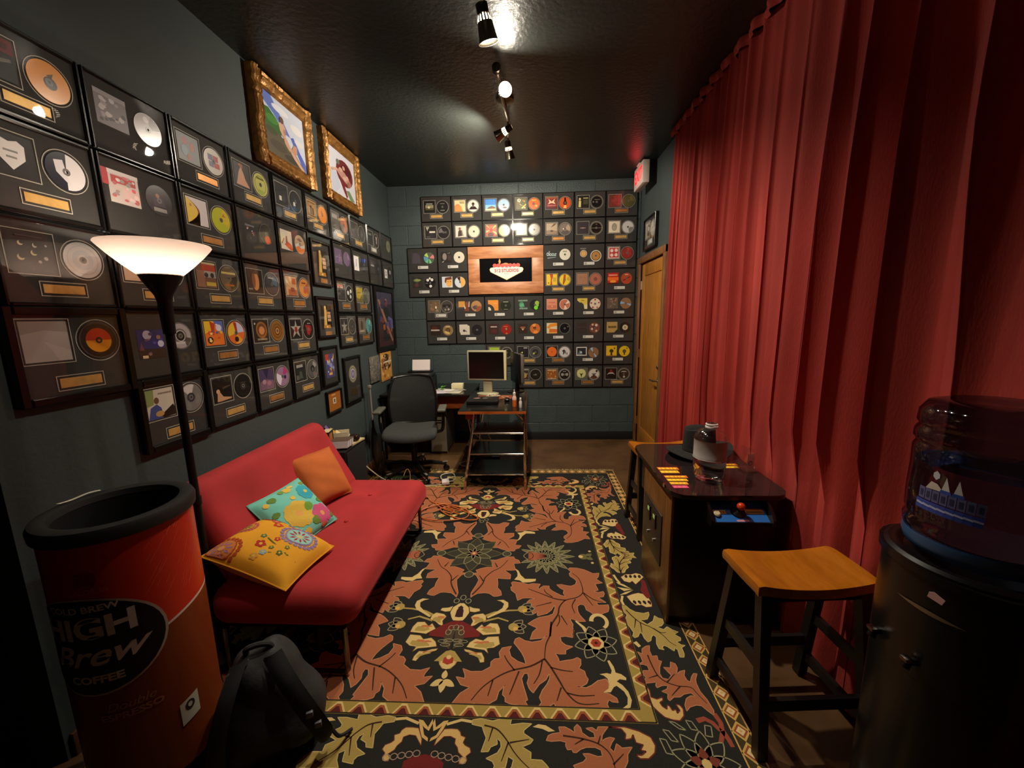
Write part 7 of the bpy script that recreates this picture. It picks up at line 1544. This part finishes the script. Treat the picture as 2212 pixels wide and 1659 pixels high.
lg.build('printed_logo', M_print, bt, 0)

# ------------------------------------------------------------------ desks at the far end
ZD = .672
M_deskblk = mat('black_glass_desktop', rgb(22,20,18), 0.12)
M_cherry = wood_mat('cherry_edge', rgb(150,72,26), rgb(190,104,48), 0.35, 5.0, (2, 10, 10))
M_panel = wood_mat('cherry_modesty', rgb(120,50,16), rgb(156,74,26), 0.4, 5.0, (2, 8, 8))
ZD = .672
d1 = thing('side_desk', 'narrow black topped desk with cherry edge and chrome ladder legs', 'desk', (-.325, 3.09, RZ))
ol = [(-.272,0),(.272,0),(.272,.80)]+[(.272-.10+.10*math.cos(a*PI/12), .80+.10*math.sin(a*PI/12)) for a in range(1,7)]+[(-.272,.90)]
m = MB(); m.prism(ol, ZD-.004, ZD); m.build('glass_surface', M_deskblk, d1, 30)
m = MB(); m.prism([(x*1.004, y-.002) for x, y in ol], ZD-.026, ZD-.004); m.build('cherry_top', M_cherry, d1, 30)
for (sx, xt) in ((-1,-.145),(1,.258)):
    xb = -.247 if sx < 0 else .258
    m = MB(); m.tube([(xb,.012,0),(xt,.030,ZD-.028)], .012, 10); m.build('leg', M_chrome, d1)
    m = MB(); m.tube([(xb,.80,0),(xt,.78,ZD-.028)], .012, 10); m.build('leg', M_chrome, d1)
for z in (.13,.305,.480):
    k = z/(ZD-.028); xl = -.247+(.102)*k
    m = MB(); m.tube([(xl,.012+.018*k,z),(.258,.012+.018*k,z)], .0085, 10); m.build('rung', M_chrome, d1)
    box_obj('shelf', (xl+.01,.03,z-.006,.250,.36,z+.002), mat('smoked_shelf', rgb(26,20,16), .15), d1)
m = MB(); m.tube(smooth_path([(.20,.02,ZD-.03),(.235,.02,ZD-.06),(.255,.02,ZD-.10)],5), .007, 8); m.build('corner_brace', M_chrome, d1)
box_obj('power_box', (-.225,.06,ZD-.085,-.14,.14,ZD-.028), mat('red_plastic', rgb(150,44,30), .4), d1, r=.004)
d2 = thing('corner_desk', 'long black topped desk with cherry front panel along far wall', 'desk', (-1.06, 4.13, RZ))
box_obj('desktop', (-.455,-.335,ZD-.024,.462,.335,ZD-.004), M_blklam, d2, r=.003)
m = MB(); m.box(-.452,-.332,ZD-.004,.459,.332,ZD); m.build('glass_surface', M_deskblk, d2, 0)
box_obj('front_panel', (-.10,-.250,ZD-.16,.440,-.232,ZD-.024), M_panel, d2)
for x in (-.435,.44):
    for y in (-.30,.31):
        m = MB(); m.tube([(x,y,0),(x,y,ZD-.024)], .014, 10); m.build('leg', M_blkmetal, d2)
# ---- monitor
ZD += RZ
mo = thing('flat_monitor', 'silver framed square computer monitor with dark screen on desk', 'monitor', (-.435, 3.82, ZD), math.radians(-9))
M_silver = mat('silver_plastic', rgb(176,170,140), .4, .25)
box_obj('bezel', (-.195,-.020,.135,.195,.020,.425), M_silver, mo, r=.006)
box_obj('screen', (-.178,-.0212,.152,.170,-.0195,.410), mat('dark_lcd', rgb(12,11,10), .18), mo)
box_obj('side_strip', (.172,-.0225,.140,.194,-.0205,.420), mat('pale_strip', rgb(206,196,150), .4), mo)
box_obj('rear_shell', (-.14,.020,.17,.14,.055,.39), M_silver, mo, r=.012)
box_obj('neck', (-.045,-.002,.010,.045,.022,.16), M_silver, mo, r=.006)
m = MB(); m.lathe([(0,0),(.11,0),(.11,.006),(.09,.012),(0,.014)], 28); m.v = [(x, y*.75, z) for x, y, z in m.v]; m.build('foot', M_silver, mo)
m2 = thing('flat_monitor', 'second monitor turned edge on beside the silver one', 'monitor', (-.165, 3.93, ZD), math.radians(-72))
box_obj('bezel', (-.150,-.012,.09,.150,.012,.385), M_blkpl, m2, r=.005); box_obj('rear_shell', (-.145,.012,.10,.145,.050,.382), mat('grey_shell', rgb(92,88,78), .45), m2, r=.014)
box_obj('neck', (-.03,.0,.008,.03,.03,.12), M_blkpl, m2, r=.004); m = MB(); m.lathe([(0,0),(.085,0),(.085,.006),(.06,.012),(0,.012)], 24); m.build('foot', M_blkpl, m2)
# ---- laptop, bottles, cable heap
lp = thing('laptop', 'closed black laptop on narrow desk below the monitor', 'laptop', (-.435, 3.43, ZD), math.radians(1))
box_obj('base', (-.135,-.11,.004,.135,.11,.020), M_blkpl, lp, r=.004); box_obj('lid', (-.135,-.108,.0205,.135,.112,.030), mat('black_lid', rgb(26,25,24), .35), lp, r=.004)
m = MB(); m.M = Matrix.Translation((0,0,.0304)); m.prism([(-.09,.02),(-.05,.045),(-.025,.035),(-.05,.012)], 0, .0006, 'xy', col=rgb(206,150,130)); m.build('sticker', M_print, lp, 0)
m = MB(); m.box(-.005,.022,.0304,.04,.030,.0308, col=rgb(190,184,176)); m.build('badge', M_print, lp, 0)
for x in (-.12,.12):
    for y in (-.09,.09): m = MB(); m.lathe([(0,0),(.008,0),(.008,.004),(0,.004)],8,x,y,0); m.build('foot', M_rim, lp)
sb = thing('spray_bottle', 'white topped bottle of orange liquid on narrow desk', 'bottle', (-.150, 3.245, ZD))
m = MB(); m.lathe([(0,0),(.018,0),(.019,.004),(.019,.058),(0,.058)], 18); m.build('orange_label', mat('orange_liquid', rgb(222,110,50), .3), sb)
m = MB(); m.lathe([(.0188,.058),(.0185,.075),(.012,.092),(.010,.098),(0,.098)], 18); m.build('shoulder', mat('pale_pink_plastic', rgb(226,196,180), .3), sb)
m = MB(); m.lathe([(0,.097),(.012,.097),(.012,.118),(.005,.122),(.004,.145),(0,.145)], 14); m.build('pump_cap', mat('white_cap', rgb(222,216,204), .35), sb)
wb = thing('small_bottle', 'little white capped bottle at the desk corner', 'bottle', (-.098, 3.205, ZD))
m = MB(); m.lathe([(0,0),(.012,0),(.0125,.003),(.0125,.048),(.008,.056),(0,.056)], 16); m.build('bottle_body', mat('white_bottle', rgb(206,202,190), .35), wb)
m = MB(); m.lathe([(0,.056),(.0085,.056),(.0085,.078),(.004,.084),(0,.084)], 14); m.build('cap', mat('white_cap', rgb(222,216,204), .35), wb)
def cable(name, label, pts, r, m_, cat='cable', n=8):
    pts = [(x, y, z-.003 if z < .02 else z) for x, y, z in pts]
    mb = MB(); mb.tube(smooth_path(pts, n), r, 6); return tag(mb.build(name, m_), label, cat)
M_wcable = mat('white_cable', rgb(206,196,170), .5); M_ocable = mat('orange_cable', rgb(196,104,44), .5); M_tcable = mat('tan_cable', rgb(190,140,100), .5)
rr = random.Random(3)
def tangle(cx, cy, z, rx, ry, n, seed):
    r_ = random.Random(seed); return [(cx+rx*math.cos(i*2.1+r_.uniform(-.5,.5))*r_.uniform(.4,1), cy+ry*math.sin(i*2.1+r_.uniform(-.5,.5))*r_.uniform(.4,1), z+.004+r_.uniform(0,.012)) for i in range(n)]
cable('coiled_cable', 'cream coiled cable heap on cherry board under the monitor', tangle(-.375,3.64,ZD+.006,.085,.07,12,4), .0028, M_wcable)
cable('earbud_cord', 'thin brownish cord looped beside the closed laptop', tangle(-.26,3.60,ZD+.003,.05,.05,8,8), .0022, M_tcable)
t = tag(MB().rbox(-.515,3.555,ZD+.0005,-.19,3.72,ZD+.004, r=.001, seg=1).build('mouse_pad', mat('rust_leather', rgb(130,62,34), .6)), 'rust brown leather pad lying in front of the monitor', 'mouse pad')
t = tag(MB().softbox((-.225,3.46,ZD+.014), (.022,.036,.013), .012, 8).build('computer_mouse', M_blkpl), 'small black computer mouse right of the laptop', 'mouse')
# ---- papers and printer on the corner desk
pr = thing('printer', 'black printer with sheet of white paper upright at back', 'printer', (-1.275, 4.20, ZD))
box_obj('body', (-.205,-.17,.004,.205,.19,.120), M_blkpl, pr, r=.012)
box_obj('scanner_lid', (-.200,-.165,.121,.200,.15,.150), mat('dark_grey_plastic', rgb(34,34,33), .4), pr, r=.008)
box_obj('paper_slot', (-.10,.10,.150,.17,.19,.168), M_blkpl, pr, r=.004)
m = MB(); m.M = Matrix.Translation((.035,.165,.17)) @ Matrix.Rotation(math.radians(-14), 4, 'X'); m.box(-.100,-.001,0,.100,.001,.118); m.build('paper_sheet', mat('white_sheet', rgb(226,214,210), .7), pr)
m = MB(); m.M = Matrix.Translation((.035,.175,.16)) @ Matrix.Rotation(math.radians(-14), 4, 'X'); m.box(-.085,.002,0,.085,.006,.08); m.build('paper_support', M_blkpl, pr)
box_obj('logo_strip', (-.17,-.1715,.095,-.12,-.1700,.102), mat('pale_strip', rgb(206,196,150), .4), pr)
pp = thing('paper_pile', 'loose white papers spread on the corner desk', 'papers', (-.835, 3.95, ZD))
for i, (x, y, a, w_, h_, c_) in enumerate(((-.05,-.02,.2,.11,.075,rgb(206,196,206)), (.06,-.03,-.1,.06,.08,rgb(190,186,166)), (.04,.06,.5,.10,.07,rgb(170,160,150)), (-.07,.07,-.3,.09,.06,rgb(214,208,200)))):
    m = MB(); m.M = Matrix.Translation((x, y, .0008+i*.0012)) @ Matrix.Rotation(a, 4, 'Z'); m.box(-w_,-h_,0,w_,h_,.0008, col=c_); m.build('sheet', M_print, pp, 0)
bx = tag(MB().rbox(-.845,4.06,ZD+.0055,-.725,4.14,ZD+.060, r=.003).build('small_carton', mat('cream_carton', rgb(214,204,160), .7)), 'small cream carton on the papers left of monitor', 'box')
gp = thing('green_sprig', 'bright green plastic leaves on desk beside the chair back', 'leaves', (-.955, 4.03, ZD+.006))
rr = random.Random(6)
for i in range(7):
    m = MB(); a = rr.uniform(0,6.3); x, y = rr.uniform(-.04,.04), rr.uniform(-.03,.03)
    m.M = Matrix.Translation((x, y, .004+i*.003)) @ Matrix.Rotation(a, 4, 'Z') @ Matrix.Rotation(rr.uniform(-.5,.1), 4, 'Y')
    m.grid(lambda u, v: (u*.045, (v-.5)*.020*math.sin(PI*u), .006*math.sin(PI*u)), 6, 2); m.build('leaf', mat('lime_leaf', rgb(96,170,50), .5), gp, 60)
rl2 = tag(MB().lathe([(.012,-.05),(.022,-.05),(.022,.05),(.012,.05),(.012,-.05)], 20, -1.02, 3.93, ZD+.0225, axis='y').build('paper_roll', mat('white_sheet', rgb(226,214,210), .7)), 'small white paper roll at edge of corner desk', 'paper roll')
# ---- computer tower
tw = thing('computer_tower', 'silver aluminium computer tower on floor beside the office chair', 'computer', (-.985, 4.02, 0))
M_alu = mat('brushed_aluminium', rgb(150,142,120), .38, .55, noise=.06, scale=40, stretch=(1,1,.1))
box_obj('case', (-.085,-.03,.022,.085,.40,.425), mat('grey_aluminium_side', rgb(96,94,88), .45, .4), tw, r=.006)
box_obj('front_face', (-.084,-.034,.030,.084,-.029,.410), M_alu, tw, r=.003)
box_obj('drive_slot', (-.060,-.0352,.360,.060,-.0338,.372), M_blkpl, tw); box_obj('drive_slot', (-.060,-.0352,.335,.060,-.0338,.347), M_blkpl, tw)
for y in (0.0,.34):
    m = MB(); m.tube(smooth_path([(-.078,y,.424),(-.078,y,.470),(-.055,y,.482),(.055,y,.482),(.078,y,.470),(.078,y,.424)],5), .008, 8); m.build('handle', M_alu, tw)
for y in (0.0,.34):
    m = MB(); m.tube(smooth_path([(-.078,y,.024),(-.078,y,.012),(-.06,y,.009),(.06,y,.009),(.078,y,.012),(.078,y,.024)],5), .008, 8); m.build('foot', M_alu, tw)

# ------------------------------------------------------------------ office chair
M_mesh = mat('black_chair_mesh', rgb(26,26,25), .75, noise=.2, scale=90, bump=.5, bscale=300)
M_seat = mat('dark_grey_fabric', rgb(52,52,50), .9, noise=.12, scale=60)
oc = thing('office_chair', 'black mesh back office chair on wheels at corner desk', 'chair', (-1.085, 3.44, RZ), math.radians(8))
def seatd(p, n):
    o = Vector((0,0,0)); o.z += -.035*max(0,(-p.y-.08)/.14)**2+.018*(p.x/.22)**2-.01; o.x += -p.x*.16*max(0, p.y/.22); o.y += .03*(p.x/.23)**2*(1 if p.y < 0 else 0)
    return o
m = MB(); m.softbox((0,-.06,.430), (.232,.205,.034), .032, 22, seatd); m.build('seat', M_seat, oc, 60)
def backf(u, v, off=0.0):
    a, b = 2*u-1, v
    w_ = .195+.030*math.sin(PI*min(1,b*.9+.05))-.020*b
    return (a*w_*(1-.06*max(0,b-.85)/.15), .130+.060*b+.045*(-(a*a))+.03*math.sin(PI*b)*-1+off, .455+.435*b-.012*a*a*(1 if b > .5 else -1.5))
m = MB(); m.grid(lambda u, v: backf(u, v), 18, 18); m.grid(lambda u, v: backf(1-u, v, .012), 18, 18); m.build('backrest_mesh', M_mesh, oc, 60)
edge = [backf(i/14,0,.006) for i in range(14)]+[backf(1,i/14,.006) for i in range(14)]+[backf(1-i/14,1,.006) for i in range(14)]+[backf(0,1-i/14,.006) for i in range(14)]
m = MB(); m.tube(edge, .011, 8, closed=True); m.build('backrest_frame', M_blkpl, oc)
m = MB(); m.tube(smooth_path([(0,.07,.385),(0,.20,.39),(0,.235,.50),(0,.215,.66)],6), .018, 8); m.build('back_spine', M_blkpl, oc)
for sg in (-1, 1):
    m = MB(); m.tube(smooth_path([(sg*.19,-.02,.395),(sg*.262,-.02,.41),(sg*.278,-.02,.50),(sg*.275,-.02,.602)],6), .015, 8); ap = m.build('armrest_post', M_blkpl, oc)
    m = MB(); m.softbox((sg*.275,-.03,.615), (.036,.115,.014), .013, 10); m.build('armrest_pad', mat('grey_arm_pad', rgb(88,88,78), .5), oc, 60)
    m = MB(); m.rbox(sg*.277-.012,-.032,.50,sg*.277+.012,-.006,.56, r=.004); m.build('arm_sleeve', mat('olive_sleeve', rgb(110,110,84), .45), ap)
m = MB(); m.lathe([(0,.10),(.026,.10),(.026,.26),(.014,.262),(.014,.385),(0,.385)], 16); m.build('gas_lift', M_blkmetal, oc)
m = MB(); m.rbox(-.10,-.10,.375,.10,.10,.402, r=.01); m.build('tilt_mechanism', M_blkpl, oc)
m = MB(); m.lathe([(0,.062),(.045,.062),(.045,.105),(.03,.12),(0,.12)], 20); m.build('base_hub', M_blkpl, oc)
for k in range(5):
    a = math.radians(-62+72*k); dx, dy = math.cos(a), math.sin(a)
    m = MB(); m.tube([(dx*.03,dy*.03,.098),(dx*.14,dy*.14,.098),(dx*.235,dy*.235,.078),(dx*.285,dy*.285,.064)], [.024,.022,.018,.015], 8); lg_ = m.build('base_leg', M_blkpl, oc)
    m = MB(); m.M = Matrix.Translation((dx*.27,dy*.27,.083)) @ Matrix.Rotation(a, 4, 'Z'); m.rbox(-.035,-.010,.0,.030,.010,.006, r=.002); m.build('leg_cap', mat('grey_cap', rgb(120,116,104), .4), lg_)
    for s_ in (-1, 1):
        m = MB(); m.M = Matrix.Translation((dx*.285,dy*.285,.0265)) @ Matrix.Rotation(a+.4, 4, 'Z'); m.lathe([(0,s_*.006),(.0245,s_*.006),(.026,s_*.012),(.022,s_*.022),(0,s_*.022)], 16, axis='y'); m.build('caster', M_blkpl, oc)

# ------------------------------------------------------------------ floor clutter, stand, outlet
st = thing('stand_pole', 'thin silver and black stand pole leaning by left wall', 'stand', (-1.455, 3.46, RZ))
m = MB(); m.tube([(0,0,.02),(-.01,.02,.50)], .010, 8); m.build('lower_pole', M_blkmetal, st)
m = MB(); m.tube([(-.010,.02,.50),(-.018,.03,.80)], .0075, 8); m.build('upper_pole', mat('satin_silver', rgb(206,200,186), .3, .7), st)
m = MB(); m.rbox(-.032,.010,.795,-.006,.045,.825, r=.004); m.build('clamp', mat('satin_silver', rgb(206,200,186), .3, .7), st)
m = MB(); m.lathe([(0,0),(.07,0),(.07,.012),(.02,.022),(0,.022)], 24); m.build('foot', M_blkmetal, st)
bg = thing('plastic_bag', 'crumpled clear plastic bag hanging behind the chair', 'bag', (-1.375, 3.33, 0.02))
rr = random.Random(8)
m = MB(); m.grid(lambda u, v: (.045*math.cos(2*PI*u)*(1-.5*v)+.008*math.sin(9*u*PI+4*v), .055*math.sin(2*PI*u)*(1-.4*v)+.008*math.sin(7*u*PI*2-5*v), .40*v), 24, 12, wrapu=True); m.build('film', glazing_mat('cloudy_film', .25, 1.6, (.75,.73,.70)), bg, 60)
ps = thing('cable_bundle', 'dark green tied cable bundle on rug under the chair', 'cables', (-1.20, 3.235, .010))
for i in range(6):
    m = MB(); m.tube(smooth_path([(-.07+.024*i,-.04,.010),(-.06+.022*i,0,.034+.006*(i % 2)),(-.03+.02*i,.04,.030),(.0+.016*i,.09,.010)],5), .013, 8); m.build('cord', mat('dark_green_cord', rgb(44,54,26), .6), ps)
m = MB(); m.tube(smooth_path([(-.04,.02,.03),(-.02,.02,.075),(.0,.03,.085)],4), .006, 6); m.build('tie', M_wcable, ps)
cable('white_power_cord', 'white power cord sagging from outlet to cable bundle', [(-1.520,2.98,.395),(-1.47,3.02,.40),(-1.40,3.10,.22),(-1.29,3.19,.06),(-1.22,3.22,.045)], .0045, M_wcable)
cable('white_charger_cord', 'pale cord looping over rug to the white adapter', [(-1.13,3.235,.014),(-1.05,3.20,.013),(-.99,3.27,.013),(-.93,3.25,.013),(-.97,3.18,.013),(-.86,3.17,.013),(-.77,3.185,.016)], .0042, M_wcable)
cable('white_charger_cord', 'pale cord looping behind the white adapter', [(-.735,3.235,.018),(-.69,3.30,.014),(-.74,3.44,.014),(-.83,3.40,.013),(-.80,3.30,.013),(-.70,3.36,.014)], .0042, M_wcable)
cable('white_desk_cord', 'pale looped cord on bare floor left of desk legs', [(-.56,3.66,.005),(-.66,3.64,.005),(-.72,3.70,.005),(-.66,3.78,.005),(-.56,3.76,.005)], .0042, M_wcable)
cable('orange_wire', 'thin orange wire rising from the green cable bundle', [(-1.15,3.26,.02),(-1.13,3.33,.09),(-1.09,3.30,.07),(-1.065,3.20,.013)], .0035, M_tcable)
ad = thing('power_adapter', 'white square power adapter lying on the rug', 'adapter', (-.755, 3.21, .0105), math.radians(15))
box_obj('brick', (-.032,-.036,0,.032,.036,.028), mat('white_plastic', rgb(222,206,200), .4), ad, r=.007)
m = MB(); m.tube([(.02,.034,.012),(.024,.052,.010)], .004, 6); m.build('strain_relief', M_wcable, ad)
oc_pts = []
r_ = random.Random(11)
for i in range(26):
    a = i*.95; k = .55+.45*math.sin(i*.37); oc_pts.append((-.66+.20*k*math.cos(a)+.004*i, 2.70+.14*k*math.sin(a*.93+.3), .014+.003*(i % 3)))
oc_pts = [(-.92,2.98,.013),(-.84,2.94,.013),(-.78,2.86,.013)]+oc_pts
cable('extension_cord', 'tangled orange extension cord lying on rug beyond the sofa', oc_pts, .0048, M_ocable, 'cord', 6)
cable('desk_cable', 'pale cable hanging from desk beside the computer tower', [(-.60,3.60,ZD-.03),(-.60,3.62,.50),(-.56,3.68,.33),(-.49,3.74,.23),(-.44,3.80,.20)], .004, M_wcable)
cable('desk_cable', 'pale cable drooping under desk to the power block', [(-.53,3.16,ZD-.085),(-.53,3.30,.42),(-.55,3.55,.30),(-.47,3.75,.22),(-.40,3.86,.19)], .004, M_wcable)
cable('monitor_cable', 'white cable hanging straight below the narrow desk', [(-.40,3.50,ZD-.03),(-.40,3.50,.48),(-.405,3.50,.36),(-.39,3.55,.30)], .004, M_wcable)
pb = thing('power_block', 'dark power strip with plugs on floor under desk', 'power strip', (-.46, 3.82, 0))
box_obj('strip', (-.13,-.035,.0,.13,.035,.045), M_blkpl, pb, r=.008)
for x in (-.09,-.03,.03): box_obj('plug', (x-.02,-.02,.046,.02+x,.02,.085), mat('white_plastic', rgb(222,206,200), .4), pb, r=.005)
ou = thing('wall_outlet', 'black wall outlet with plugged adapter on left wall', 'outlet', (XL+.001, 3.00, .385))
box_obj('plate', (0,-.038,-.058,.006,.038,.058), M_blkpl, ou, r=.002); box_obj('adapter', (.006,-.024,-.020,.045,.024,.038), M_blkpl, ou, r=.005)
